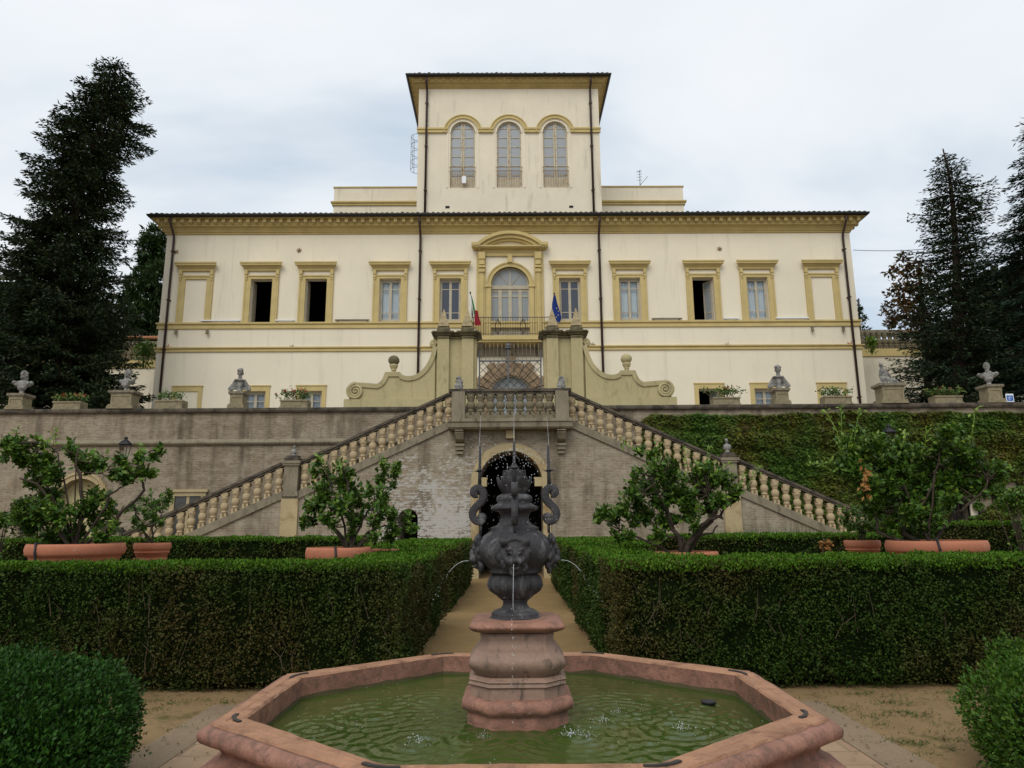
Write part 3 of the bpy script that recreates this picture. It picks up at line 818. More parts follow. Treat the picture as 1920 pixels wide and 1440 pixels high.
for i, x in enumerate(twx):
    f = MB(); y = TY + .1; fr = .07
    f.arch(x, T_SP, AR - fr, AR - .002, y, y + .08, seg=24)
    for s in (-1, 1):
        xa, xb = sorted((x + s * (AR - fr), x + s * AR)); f.box(xa, xb, y, y + .08, T_BOT, T_SP)
        xa, xb = sorted((x + s * .012, x + s * .1)); f.box(xa, xb, y - .01, y + .07, T_BOT, T_TOP - .05)
    n = 6; zp = zt_(327)
    for k in range(n):
        zz = zp + (T_TOP - .35 - zp) * k / (n - 1)
        f.box(x - AR + fr, x + AR - fr, y + .015, y + .055, zz - .022, zz + .022)
    f.box(x - AR + fr, x + AR - fr, y + .02, y + .06, T_BOT, zp - .1)
    wd = f.build('window', m_rust, tower)
    g = MB(); g.add([(x - AR + .03, y + .04, zp - .1), (x + AR - .03, y + .04, zp - .1), (x + AR - .03, y + .04, T_SP), (x - AR + .03, y + .04, T_SP)], [(0, 1, 2, 3)])
    g.add([(x, y + .04, T_SP)] + [(x + (AR - .04) * math.cos(PI * q / 20), y + .04, T_SP + (AR - .04) * math.sin(PI * q / 20)) for q in range(21)], [tuple(range(22))])
    g.build('pane', m_tpane, wd)
    r = MB(); zr1, zr0 = zt_(314), zt_(321)
    for zz in (zr1, zr0): r.box(x - AR - .06, x + AR + .06, TY - .06, TY - .035, zz - .012, zz + .012)
    for k in range(11):
        X = x - AR + 2 * AR * k / 10; r.box(X - .008, X + .008, TY - .055, TY - .04, T_BOT + .05, zr0)
    r.build('guard_rail', m_rust2, wd)
b = MB(); X = twx[0]; b.box(X - .02, X + .2, TY - .2, TY - .07, zt_(346), zt_(333)); b.build('antenna_box', m_white, tower)
for s in (-1, 1):
    b = MB(); X = s * xt(116, 388); b.box(X - .11, X + .11, TY - .02, TY + .0, zt_(390), zt_(386)); b.build('vent', m_dark, tower)
for x in (-xt(153, 200), xt(153, 200)): downpipe(x, TZE, Z_EAVE + .35, TY, OT, tower)
# maintenance ladder cage beside the tower
b = MB(); cxl = -TW - .38; cy = TY + 3.0
z0, z1 = Zc(319, YF + cy) + DZ, Zc(257, YF + cy) + DZ
for k in range(5):
    z = z0 + (z1 - z0) * k / 4; b.tube([(cxl + .42 * math.cos(a), cy + .4 * math.sin(a), z) for a in np.linspace(PI * .3, PI * 1.7, 12)], .014, 4)
for a in np.linspace(PI * .45, PI * 1.55, 5): b.tube([(cxl + .42 * math.cos(a), cy + .4 * math.sin(a), z0), (cxl + .42 * math.cos(a), cy + .4 * math.sin(a), z1)], .012, 4)
b.build('ladder_cage', m_irong, tower)
AY = 4.5
for s in (-1, 1):
    a = MB(); za1 = Zc(351, YF + AY) + DZ; x0, x1 = TW * .9, Xd(327, 360, YF + AY)
    xa, xb = sorted((s * x0, s * x1)); a.box(xa, xb, AY, AY + 5, Z_EAVE - .2, za1)
    at = a.build('attic', m_creamw, villa)
    c = MB(); c.rect_sweep(xa, xb, AY, AY + 5, [(.01, za1 - .03), (.05, za1 - .02), (.05, za1 + .05), (-.2, za1 + .06)])
    zz = Zc(382, YF + AY) + DZ
    c.rect_sweep(xa, xb, AY, AY + 5, [(.003, zz - .12), (.08, zz - .1), (.08, zz), (.15, zz + .05), (.15, zz + .14), (.003, zz + .17)])
    c.build('coping', m_yeld, at)
b = MB(); X = Xd(246, 340, YF + AY + 1); Zb = Zc(349, YF + AY + 1) + DZ; yy = AY + 1
b.tube([(X, yy, Zb - .3), (X + .03, yy, Zb + 1.05)], .022, 5)
for k in range(4): b.tube([(X - .16 + k * .01, yy, Zb + .35 + k * .2), (X + .16, yy, Zb + .4 + k * .2)], .012, 4)
b.tube([(X + .02, yy, Zb + .05), (X + .5, yy, Zb + .62)], .014, 4); b.tube([(X - .2, yy, Zb + .9), (X + .1, yy, Zb + .98)], .012, 4)
b.build('antenna', m_irong, villa)
# flags on the balcony
def flag(name, label, x0p, x1p, mats):
    top = P(*x0p, YF - .9); bot = P(*x1p, YF - .9)
    e = empty(name, tuple(bot), 0, label, 'flag', 'flags on the balcony')
    d = top - bot; L = np.linalg.norm(d)
    b = MB(); b.tube([(0, 0, 0), tuple(d * 1.0)], .022, 6); b.ell(tuple(d * 1.01), .045, 8, 6); b.build('flagpole', m_iron, e)
    return e, d
e, d = flag('flag', 'green white and red tricolour flag hanging beside the balcony', (882, 549), (888, 612), None)
def cloth(e, d, bands, drop, wid, lean, seed):
    for i, (mt, u0, u1) in enumerate(bands):
        rg = []
        for v in np.linspace(0, 1, 14):
            row = []
            for u in np.linspace(u0, u1, 6):
                p = np.array(d) * (.93 - .0 * v)
                x = wid * (.15 + .85 * v ** .6) * u + lean * v; z = -drop * v - .2 * u * v
                y = -.08 * math.sin(u * 9 + v * 4 + seed) * v - .03
                row.append((p[0] + x, p[1] + y, p[2] + z))
            rg.append(row)
        b = MB(); b.rings(rg, closed_loop=False, caps=False)
        b.build('cloth', mt, e)
mg, mw, mr = plain('green_cloth', (.02, .17, .06), .9), plain('white_cloth', (.62, .62, .6), .9), plain('red_cloth', (.22, .012, .02), .9)
# the limp cloth hangs in three vertical bands
cloth(e, d, [(mw, -.3, .12)], 1.15, .34, .12, 1)
cloth(e, d, [(mg, .13, .5)], 1.0, .34, .12, 1)
def tri(e, pts, mt, nm='cloth'):
    rg = []
    for (x0, x1, z) in pts:
        rg.append([(x0 + (x1 - x0) * t, -.1 + .05 * math.sin(t * 7 + z * 3), z) for t in np.linspace(0, 1, 6)])
    b = MB(); b.rings(rg, closed_loop=False, caps=False); b.build(nm, mt, e)
tri(e, [(d[0] + .2, d[0] + .38, d[2] - .95), (d[0] + .2, d[0] + .42, d[2] - 1.25), (d[0] + .22, d[0] + .52, d[2] - 1.55), (d[0] + .24, d[0] + .54, d[2] - 1.72)], mr)
e, d = flag('flag', 'dark blue flag with yellow stars hanging beside the balcony', (1039, 551), (1037, 612), None)
mb_ = plain('blue_cloth', (.008, .03, .17), .9)
tri(e, [(d[0] - .03, d[0] + .05, d[2] - .1), (d[0] - .12, d[0] + .14, d[2] - .55), (d[0] - .14, d[0] + .27, d[2] - .95), (d[0] - .1, d[0] + .34, d[2] - 1.25), (d[0] + .02, d[0] + .26, d[2] - 1.5)], mb_)
b = MB()
for k, (sx, szz) in enumerate(((.1, -.8), (.19, -.95), (.17, -1.15), (.08, -1.25))):
    v = [(d[0] + sx + .04 * (1 if q % 2 == 0 else .4) * math.cos(PI * q / 5), -.165, d[2] + szz + .04 * (1 if q % 2 == 0 else .4) * math.sin(PI * q / 5)) for q in range(10)]
    b.add(v, [tuple(range(10))])
b.build('star_ring', plain('yellow_star', (.6, .45, .02), .9), e)
# ------------------------------------------------------------------ retaining walls
ZWT = Zc(762, YW)                          # top of the parapet
ZWC = Zc(826, YW)                          # torus string course
GH = Xd(62, 690, 26.6)                     # half width of the gate opening
def arch_notch(cx, hw, zs, n=14):
    return [(cx - hw, 0), (cx - hw, zs)] + [(cx - hw * math.cos(PI * i / n), zs + hw * math.sin(PI * i / n)) for i in range(1, n)] + [(cx + hw, zs), (cx + hw, 0)]
def retaining(name, label, s, xe):
    e = empty(name, (AX + s * 8, YW, 0), 0, label, 'wall')
    loc = -np.array([AX + s * 8, YW, 0])
    b = MB()
    x0 = AX + s * GH
    if s < 0:
        A = P(150, 935, YW); ax_, ar = A[0], .82; zs = Zc(935, YW)
        poly = [(xe, 0)] + arch_notch(ax_, ar, zs) + [(x0, 0), (x0, ZWT - .16), (xe, ZWT - .16)]
    else:
        A = P(1770, 925, YW); ax_, ar = A[0], .85; zs = Zc(915, YW)
        poly = [(x0, 0)] + arch_notch(ax_, ar, zs) + [(xe, 0), (xe, ZWT - .16), (x0, ZWT - .16)]
    b.prism_xz(poly, YW, YW + .34)
    o = b.build('brick_face', m_brickw, e); o.location = loc
    xa, xb = sorted((x0, xe))
    c = MB(); c.prism_yz([(YW - .1, ZWT - .16), (YW - .13, ZWT - .1), (YW - .13, ZWT - .02), (YW - .1, ZWT), (YW + .44, ZWT), (YW + .44, ZWT - .16)], xa, xb)
    o = c.build('coping', m_cap, e); o.location = loc
    c = MB(); c.prism_yz([(YW - .001, ZWC - .14)] + [(YW - .13 * math.sin(PI * t), ZWC - .14 + .26 * t) for t in np.linspace(.08, .92, 9)] + [(YW - .001, ZWC + .13)], xa, xb)
    o = c.build('string_course', m_newel, e); o.location = loc
    c = MB(); c.arch(ax_, zs, ar - .0, ar + .24, YW - .06, YW + .1, seg=24); c.arch(ax_, zs, ar + .16, ar + .24, YW - .1, YW - .058, seg=24)
    for q in (-1, 1):
        pa, pb = sorted((ax_ + q * ar, ax_ + q * (ar + .24))); c.box(pa, pb, YW - .06, YW + .1, 0, zs)
    o = c.build('arch_surround', m_sand if s < 0 else m_cream, e); o.location = loc
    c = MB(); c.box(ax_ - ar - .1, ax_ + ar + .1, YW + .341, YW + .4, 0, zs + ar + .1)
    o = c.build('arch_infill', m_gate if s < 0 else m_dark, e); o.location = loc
    return e
wl = retaining('retaining_wall', 'long bare brick garden wall with dark coping behind the stairs', -1, AX - 34)
wr = retaining('retaining_wall', 'garden retaining wall almost wholly covered by ivy', 1, AX + 34)
# window low in the bare wall
W0 = P(322, 918, YW); W1 = P(381, 1010, YW)
b = MB(); x0, x1, zt = W0[0], W1[0], W0[2]
b.box(x0 - .08, x1 + .08, YW - .14, YW + .001, zt - .1, zt); b.box(x0, x1, YW - .09, YW + .001, zt - .24, zt - .1)
b.box(x0, x0 + .16, YW - .08, YW + .001, .6, zt - .24); b.box(x1 - .16, x1, YW - .08, YW + .001, .6, zt - .24)
cx = (x0 + x1) / 2
b.box(cx - .05, cx + .05, YW - .05, YW + .001, .6, zt - .24)
wlw = b.build('window', m_sand, wl); wlw.location = -np.array([AX - 8, YW, 0])
b = MB()
for s in (-1, 1): b.arch(cx + s * .25, zt - .6, .13, .19, YW - .045, YW - .005, seg=10)
b.box(x0 + .16, x1 - .16, YW - .03, YW - .002, .6, zt - .24); o = b.build('pane', m_glassk, wlw)
# pilaster on the ivy side
# ------------------------------------------------------------------ double staircase
YS, YSB = 24.0, YW - .004                   # front and back faces
st = empty('staircase', (AX, YS, 0), 0, 'double stone staircase of weathered brick rising to a landing over a dark arch', 'staircase')
SL = -np.array([AX, YS, 0])
YB = YS + .12                              # balustrade plane
LX = Xd(94, 760, YS)                       # landing newel half distance
N_X = (Xd(83, 760, YS), Xd(107, 760, YS))  # landing newel extents
MX0, MX1 = Xd(397, 900, YS), Xd(426, 900, YS)   # middle newel
ZL_top, ZL_base = Zc(729, YS - .5), Zc(785, YS - .5)
RZ1 = Zc(733, YB); RZ2 = Zc(862, YB)       # rail top at landing end / middle newel
RZ3s = (RZ1 - RZ2) / (MX0 - N_X[1])        # slope
EX = Xd(735, 990, YS)                      # end newel
RZ3 = RZ2 - (EX - MX1 - .15) * RZ3s
BH = 1.12                                  # rail top to foot of base rail
AHW = Xd(61, 930, YS); ASP = Zc(905, YS)
b = MB()
small = Xd(194, 990, YS); sh_ = Xd(19, 990, YS); ssp = Zc(972, YS)
zland = Zc(800, YS)
pl = [(AX - EX - .3, 0)] + arch_notch(AX - small, sh_, ssp) + arch_notch(AX, AHW, ASP, 24) + [(AX + EX + .3, 0)]
zb = lambda rz: rz - BH
pl += [(AX + EX + .3, max(.1, zb(RZ3) - .1)), (AX + MX1, zb(RZ2)), (AX + MX0, zb(RZ2)), (AX + N_X[1], zb(RZ1)), (AX + N_X[1], zland), (AX - N_X[1], zland), (AX - N_X[1], zb(RZ1)), (AX - MX0, zb(RZ2)), (AX - MX1, zb(RZ2)), (AX - EX - .3, max(.1, zb(RZ3) - .1))]
b.prism_xz(pl, YS, YSB)
o = b.build('brick_body', m_bricks, st); o.location = SL
for q in (-1, 1):                          # sloping string and steps
    b = MB()
    for (xa, za, xb, zb2) in ((N_X[1], zb(RZ1), MX0, zb(RZ2)), (MX1, zb(RZ2), EX + .2, zb(RZ3) - .1)):
        b.prism_xz([(AX + q * xa, za - .14), (AX + q * xb, zb2 - .14), (AX + q * xb, zb2 + .03), (AX + q * xa, za + .03)], YS - .07, YS + .3)
    b.prism_xz([(AX + q * (MX0 + .0), zb(RZ2) - .14), (AX + q * MX1, zb(RZ2) - .14), (AX + q * MX1, zb(RZ2) + .03), (AX + q * MX0, zb(RZ2) + .03)], YS - .07, YS + .3)
    o = b.build('sloping_string', m_newel, st); o.location = SL
b = MB()
for q in (-1, 1):
    n = 30
    for i in range(n):
        t0, t1 = i / n, (i + 1) / n
        xa, xb = N_X[1] + (EX - N_X[1]) * t0, N_X[1] + (EX - N_X[1]) * t1
        z = zb(RZ1) + .1 + (zb(RZ3) - zb(RZ1)) * t0
        pa, pb = sorted((AX + q * xa, AX + q * xb)); b.box(pa, pb, YS + .31, YSB - .01, z - .4, z)
o = b.build('steps', m_newel, st); o.location = SL
# landing slab with moulding, corbels, keystone
b = MB(); LS = N_X[1] + .12
zt_l, zb_l = ZL_base, Zc(803, YS - .6)
b.prism_yz([(YS - .62, zt_l), (YS - .62, zt_l - .1), (YS - .58, zt_l - .13), (YS - .56, zb_l + .06), (YS - .5, zb_l), (YS + .02, zb_l), (YS + .02, zt_l)], AX - LS, AX + LS)
b.box(AX - LS + .1, AX + LS - .1, YS + .021, YSB - .01, zb_l, zt_l)
o = b.build('landing', m_newel, st); o.location = SL
for q in (-1, 1):
    b = MB(); X = AX + q * Xd(94.5, 830, YS); z1 = zb_l - .001; w2 = .14
    z0 = Zc(852, YS)
    hh = z1 - z0
    b.prism_yz([(YS - .003, z1)] + [(YS - .5 + .0 * t - .04 * math.sin(t * 6), z1 - .02 - t * .1) for t in np.linspace(0, 1, 4)] + [(YS - .36, z1 - hh * .4), (YS - .22, z1 - hh * .5), (YS - .003, z1 - hh * .55)], X - w2, X + w2)
    b.box(X - w2 - .02, X + w2 + .02, YS - .24, YS - .003, z1 - hh * .66, z1 - hh * .56); b.box(X - w2, X + w2, YS - .18, YS - .003, z1 - hh * .82, z1 - hh * .66)
    b.box(X - w2 + .03, X + w2 - .03, YS - .13, YS - .003, z1 - hh * .98, z1 - hh * .88)
    o = b.build('corbel', m_newel, st); o.location = SL
b = MB(); b.cbox(AX, YS - .12, zb_l - .28, .3, .24, .27); o = b.build('keystone', m_sand, st); o.location = SL
b = MB(); b.arch(AX, ASP, AHW - .02, AHW + .24, YS - .08, YS + .25, seg=28, ez=1.0)
for q in (-1, 1):
    pa, pb = sorted((AX + q * (AHW - .02), AX + q * (AHW + .24))); b.box(pa, pb, YS - .08, YS + .25, 0, ASP)
    pa, pb = sorted((AX + q * (AHW - .28), AX + q * (AHW + .1))); b.box(pa, pb, YS - .04, YS + .4, ASP - .12, ASP + .12)
    b.box(pa - .02, pb + .02, YS - .0, YS + .42, ASP + .12, ASP + .18)
o = b.build('arch_surround', m_sand, st); o.location = SL
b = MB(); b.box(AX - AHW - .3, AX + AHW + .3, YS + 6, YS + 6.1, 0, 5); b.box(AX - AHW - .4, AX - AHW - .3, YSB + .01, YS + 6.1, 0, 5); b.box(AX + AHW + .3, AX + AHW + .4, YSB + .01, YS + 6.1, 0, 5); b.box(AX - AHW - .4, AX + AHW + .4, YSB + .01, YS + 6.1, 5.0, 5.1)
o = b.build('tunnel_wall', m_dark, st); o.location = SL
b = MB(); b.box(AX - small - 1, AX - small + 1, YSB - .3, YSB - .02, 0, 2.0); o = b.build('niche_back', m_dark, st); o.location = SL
# pale plaster piers below the middle newels
for q in (-1, 1):
    b = MB(); pa, pb = sorted((AX + q * (MX0 - .02), AX + q * (MX1 + .02))); b.box(pa, pb, YS - .09, YS + .2, 0, zb(RZ2) - .14); o = b.build('pier', m_sand, st); o.location = SL

# ------------------------------------------------------------------ balustrades
BR = .132
def bal_prof(h):
    """square-blocked double baluster"""
    return [(.8, 0), (.8, .2), (.86, .21), (.86, .24), (.64, .26), (.62, .28), (.8, .33), (1.0, .4), (1.03, .47), (.98, .56), (.8, .61), (.62, .64), (.6, .67), (.74, .69), (.74, .71), (.7, .74), (.98, .82), (1.0, .9), (.9, .95), (.7, 1.0)]
def baluster_mesh(h, mt, ext=.0):
    b = MB(); pr = [(r * BR, z * h) for r, z in bal_prof(h)]
    b.lathe(pr, (0, 0, 0), 10)
    b.cbox(0, 0, -ext, .2, .2, ext + .15 * h); b.cbox(0, 0, .95 * h, .22, .22, .05 * h + ext)
    o = b.build('baluster', mt); me = o.data; bpy.data.objects.remove(o); return me
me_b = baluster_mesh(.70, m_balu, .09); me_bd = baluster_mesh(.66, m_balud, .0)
def flight(name, label, q, xa, za, xb, zb_, n, y=YB):
    """sloped balustrade; za, zb_ = rail tops at its two ends"""
    e = empty(name, (AX + q * (xa + xb) / 2, y, (za + zb_) / 2 - BH), 0, label, 'balustrade', 'balustrades of the staircase')
    loc = -np.array(e.location)
    def strip(nm, t0, t1, d0, mt):
        b = MB()
        b.prism_xz([(AX + q * xa, za - t1), (AX + q * xb, zb_ - t1), (AX + q * xb, zb_ - t0), (AX + q * xa, za - t0)], y - d0, y + d0)
        return b
    b = strip('r', 0, .085, .17, 0); b2 = strip('r', .085, .16, .13, 0)
    b.add(b2.v, b2.f); o = b.build('handrail', m_cap, e); o.location = loc
    b = strip('p', BH - .14, BH, .15, 0); o = b.build('base_rail', m_newel, e); o.location = loc
    for i in range(n):
        t = (i + .5) / n
        X = AX + q * (xa + (xb - xa) * t); z = za + (zb_ - za) * t - BH + .15
        ob = link('baluster', me_b, e); ob.location = (X + loc[0], y + loc[1], z + .02 + loc[2])
        ob.rotation_euler = (0, 0, random.uniform(-.06, .06))
    return e
def newel(e, x, y, w, d, z0, z1, mt):
    b = MB(); b.cbox(x, y, z0, w, d, z1 - z0)
    b.cbox(x, y, z1, w + .1, d + .1, .07); b.cbox(x, y, z1 + .07, w + .16, d + .16, .09)
    b.cbox(x, y, z0 - .04, w + .08, d + .08, .16)
    o = b.build('newel_post', [mt], e); o.location = -np.array(e.location)
    c = MB(); c.cbox(x, y, z1 + .161, w + .02, d + .02, .1); c.cbox(x, y, z1 + .261, w - .08, d - .08, .08); o2 = c.build('cap', m_cap, o)
    return o
sides = {-1: 'bare wall', 1: 'ivy'}
for q in (-1, 1):
    nm = 'on the bare brick wall side' if q < 0 else 'on the ivy side'
    f1 = flight('balustrade', f'sloping upper balustrade of the stairs {nm}', q, N_X[1], RZ1, MX0, RZ2, 16)
    f2 = flight('balustrade', f'sloping lower balustrade of the stairs {nm}', q, MX1, RZ2, EX, RZ3, 15)
    newel(f2, AX + q * (MX0 + MX1) / 2, YB, MX1 - MX0 - .06, .42, zb(RZ2) - .02, RZ2 - .16, m_newel)
    newel(f2, AX + q * (EX + .2), YB, .46, .46, 0, RZ3 - .1, m_newel)
yl = YS - .38
lb = empty('balustrade', (AX, yl, ZL_base), 0, 'dark level balustrade of the landing over the arch', 'balustrade', 'balustrades of the staircase')
loc = -np.array(lb.location)
b = MB(); b.box(AX - N_X[1] - .1, AX + N_X[1] + .1, yl - .18, yl + .18, ZL_top - .09, ZL_top); b.box(AX - N_X[0], AX + N_X[0], yl - .13, yl + .13, ZL_top - .17, ZL_top - .09)
o = b.build('handrail', m_cap, lb); o.location = loc
b = MB(); b.box(AX - N_X[0], AX + N_X[0], yl - .14, yl + .14, ZL_base, ZL_base + .13); o = b.build('base_rail', m_balud, lb); o.location = loc
hb = ZL_top - .17 - ZL_base - .13
n = 9
for i in range(n):
    X = AX - N_X[0] + .02 + (2 * N_X[0] - .04) * (i + .5) / n
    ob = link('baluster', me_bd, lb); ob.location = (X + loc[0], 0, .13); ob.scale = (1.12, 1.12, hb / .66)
for q in (-1, 1):
    b = MB(); pa, pb = sorted((AX + q * N_X[0], AX + q * N_X[1])); b.box(pa, pb, yl - .2, yl + .2, ZL_base - .0, ZL_top - .09)
    o = b.build('newel_post', m_newel, lb); o.location = loc

# ------------------------------------------------------------------ scrolled gate walls on the terrace edge
YG = 26.55
def GX(px, py): return Xd(px - 957, py, YG)
def GZ(py): return Zc(py, YG)
def gate_wall(q):
    """wing wall with volutes and a pair of piers (mirrored by q)"""
    X = lambda px: AX + q * GX(px, 700)
    nm = 'bare brick wall' if q < 0 else 'ivy covered wall'
    e = empty('gate_wall', (X(1110), YG, ZT), 0, f'ochre scrolled wing wall of the gate with twin piers, above the {nm}', 'wall', 'scrolled walls beside the gate')
    loc = -np.array(e.location); base = ZT
    zwb = GZ(757)
    # outline of the wing (right-hand numbers)
    def bez(p0, p1, p2, n=12): return [((1 - t) ** 2 * p0[0] + 2 * t * (1 - t) * p1[0] + t * t * p2[0], (1 - t) ** 2 * p0[1] + 2 * t * (1 - t) * p1[1] + t * t * p2[1]) for t in np.linspace(0, 1, n)]
    top = [(1100, 648)] + bez((1101, 650), (1108, 690), (1133, 703)) + bez((1133, 703), (1148, 709), (1160, 703), 6)[1:] + [(1164, 698), (1191, 698)] + bez((1191, 700), (1195, 716), (1206, 720), 8) + bez((1206, 720), (1226, 718), (1245, 717), 5)[1:]
    # scroll end
    cxv, czv, rv = 1246, 732, 15.5
    sc = [(cxv + rv * math.sin(a), czv - rv * math.cos(a)) for a in np.linspace(0.0, 2.5, 14)]
    outl = top + sc + [(1258, 746), (1266, 746), (1266, 757)]
    poly = [(X(x), GZ(y)) for x, y in outl]
    pw = [(X(1098), zwb - 1.0)] + [(X(1098), GZ(648))] + poly + [(X(1266), zwb - 1.0)]
    b = MB(); b.prism_xz(pw, YG, YG + .45)
    o = b.build('wing', m_gate, e); o.location = loc
    b = MB()                                  # coping band following the outline
    pts = [(X(x), GZ(y)) for x, y in top + sc]
    rg = []
    for i in range(len(pts)):
        a, c = pts[max(0, i - 1)], pts[min(len(pts) - 1, i + 1)]
        tx, tz = c[0] - a[0], c[1] - a[1]; L = math.hypot(tx, tz) + 1e-9; nx, nz = -tz / L * q, tx / L * q
        p = pts[i]
        rg.append([(p[0] - nx * .14, YG - .05, p[1] - nz * .14), (p[0] + nx * .03, YG - .07, p[1] + nz * .03), (p[0] + nx * .03, YG + .5, p[1] + nz * .03), (p[0] - nx * .14, YG + .5, p[1] - nz * .14)])
    b.rings(rg, smooth=False)
    o = b.build('coping', m_gate, e); o.location = loc
    b = MB()                                  # raised spiral
    sp_ = []
    for t in np.linspace(0, 1, 60):
        a = t * 2.6 * 2 * PI; r = 13.5 * (1 - t) ** .8 + 1.0
        sp_.append((X(cxv + r * math.sin(a)), YG - .02, GZ(czv - r * math.cos(a))))
    b.tube(sp_, [.075 * (1 - .5 * t) for t in np.linspace(0, 1, 60)], 6); b.ell(sp_[-1], .06, 8, 6)
    o = b.build('volute', m_gate, e); o.location = loc
    b = MB()                                  # small curl where the wing meets the pier
    cu = [(X(1102 + 5 * math.sin(a) * (1 - a / 9)), YG + .1, GZ(643 - 6 * math.cos(a) * (1 - a / 9))) for a in np.linspace(-1.6, 5.5, 26)]
    b.tube(cu, .07, 6); b.ell((X(1103), YG + .1, GZ(643)), .09, 8, 6); o = b.build('volute', m_gate, e); o.location = loc
    b = MB(); b.box(*sorted((X(1098), X(1266.5))), YG - .06, YG + .5, zwb - 1.0, GZ(747)); o = b.build('base_course', m_gate, e); o.location = loc
    # piers
    zt = GZ(629)
    b = MB()
    b.box(*sorted((X(1021), X(1097.5))), YG + .1, YG + .75, base, zt)
    for pa, pb in ((1026, 1048), (1072, 1094)): b.box(*sorted((X(pa), X(pb))), YG - .06, YG + .101, base, zt)
    o = b.build('pier', m_gate, e); o.location = loc
    b = MB()
    for (pa, pb, y0) in ((1020, 1098, YG + .06), (1025, 1049, YG - .1), (1071, 1095, YG - .1)):
        xa, xb = sorted((X(pa), X(pb)))
        b.box(xa, xb, y0, YG + .79, GZ(634), GZ(632))
        b.rect_sweep(xa, xb, y0, YG + .79, [(-.02, GZ(630)), (.05, GZ(629)), (.07, GZ(627)), (.15, GZ(625)), (.17, GZ(622.5)), (-.05, GZ(621.5) )])
        b.box(xa + .01, xb - .01, y0 + .01, YG + .78, GZ(629), GZ(622))
    o = b.build('cap', m_gatecap, e); o.location = loc
    return X
for q in (-1, 1):
    X = gate_wall(q)
    nm = 'bare wall' if q < 0 else 'ivy'
    for k, px in enumerate((1037.5, 1083)):
        z0 = GZ(621.2); ztop = GZ(579)
        e = empty('obelisk', (X(px), YG + .12, z0), 0, f'eroded stone obelisk on the {"inner" if k == 0 else "outer"} pier of the {nm} side gate wall', 'obelisk', 'obelisks on the gate piers')
        b = MB(); b.cbox(0, 0, 0, .5, .5, .09); b.cbox(0, 0, .09, .42, .42, .07)
        b.build('base', m_gatecap, e)
        h = ztop - z0 - .16; v = []
        b = MB(); rg = []
        for t in np.linspace(0, 1, 7):
            w2 = .2 * (1 - t) + .012; jx, jy = random.uniform(-.02, .02) * (1 - t), random.uniform(-.02, .02)
            rg.append([(jx + sx * w2, jy + sy * w2, .2 + t * h) for sx, sy in ((-1, -1), (1, -1), (1, 1), (-1, 1))])
        b.rings(rg, smooth=False)
        for sx in (-1, 1):
            for sy in (-1, 1): b.ell((sx * .13, sy * .13, .19), .045, 8, 6)
        b.build('shaft', stone('eroded_stone', (.36, .29, .17), .3, 5, .95, .7, 14, dark=(.17, .14, .08), damt=(.5, .68), dscale=6), e)
    e = empty('ball_finial', (X(1177.5), YG + .22, GZ(698)), 0, f'stone ball on a small urn, on the wing wall of the {nm} side', 'finial', 'ball finials on the gate walls')
    u = (GZ(664) - GZ(698)) / 34
    b = MB(); b.lathe([(x * u, z * u) for x, z in ((5.5, 0), (5.5, 2), (4, 3.5), (3.6, 6), (4.8, 6.5), (4.8, 8), (4, 8.6), (6, 11), (7.6, 15), (8, 17.5), (7, 18.5))], (0, 0, 0), 18); b.build('urn', m_gate, e)
    b = MB(); b.lathe([(max(.01, 10 * math.sin(PI * t)) * u, (26 - 9.6 * math.cos(PI * t)) * u) for t in np.linspace(.02, 1, 12)], (0, 0, 0), 20, lambda k, z: (.1, 10)); b.build('ball', m_gatecap if q < 0 else m_gate, e)
# iron gate between the piers
gt = empty('iron_gate', (AX, YG + .4, ZT), 0, 'wrought iron lattice gate with spear tops between the ochre piers', 'gate')
loc = -np.array(gt.location); yg = YG + .4
gw = GX(1017, 700) - .03
zr = GZ(672)
b = MB(); b.box(AX - gw, AX + gw, yg - .025, yg + .025, zr - .03, zr + .02); b.box(AX - gw, AX + gw, yg - .02, yg + .02, ZT + .1, ZT + .15)
for X in (-gw, gw): b.box(AX + X - .025, AX + X + .025, yg - .025, yg + .025, ZT, GZ(652))
b.box(AX - .08 - .03, AX - .08 + .03, yg - .05, yg + .01, ZT, GZ(646)); b.ell((AX - .08, yg - .02, GZ(644)), (.09, .09, .12), 8, 6); b.ell((AX - .08, yg - .02, GZ(648)), (.16, .1, .06), 8, 6)
o = b.build('frame', m_irong, gt); o.location = loc
b = MB()
for i in range(15):
    X = AX - gw + 2 * gw * (i + .5) / 15; b.box(X - .008, X + .008, yg - .008, yg + .008, zr, GZ(649)); b.lathe([(.002, 0), (.03, .04), (.02, .1), (.002, .24)], (X, yg, GZ(649)), 6)
o = b.build('spears', m_newel, gt); o.location = loc
b = MB(); s_ = .3; H = zr - ZT - .15; W = 2 * gw
for k in range(-int(H / s_) - 1, int(W / s_) + 1):
    for sg in (1, -1):
        x0 = k * s_; pts = []
        a, c = max(0, -x0), min(H, W - x0)
        if c - a < .05: continue
        p0, p1 = (x0 + a, a), (x0 + c, c)
        if sg < 0: p0, p1 = (W - p0[0], p0[1]), (W - p1[0], p1[1])
        b.tube([(AX - gw + p0[0], yg + .006 * sg, ZT + .15 + p0[1]), (AX - gw + p1[0], yg + .006 * sg, ZT + .15 + p1[1])], .011, 4, smooth=False)
o = b.build('lattice', m_iron, gt); o.location = loc

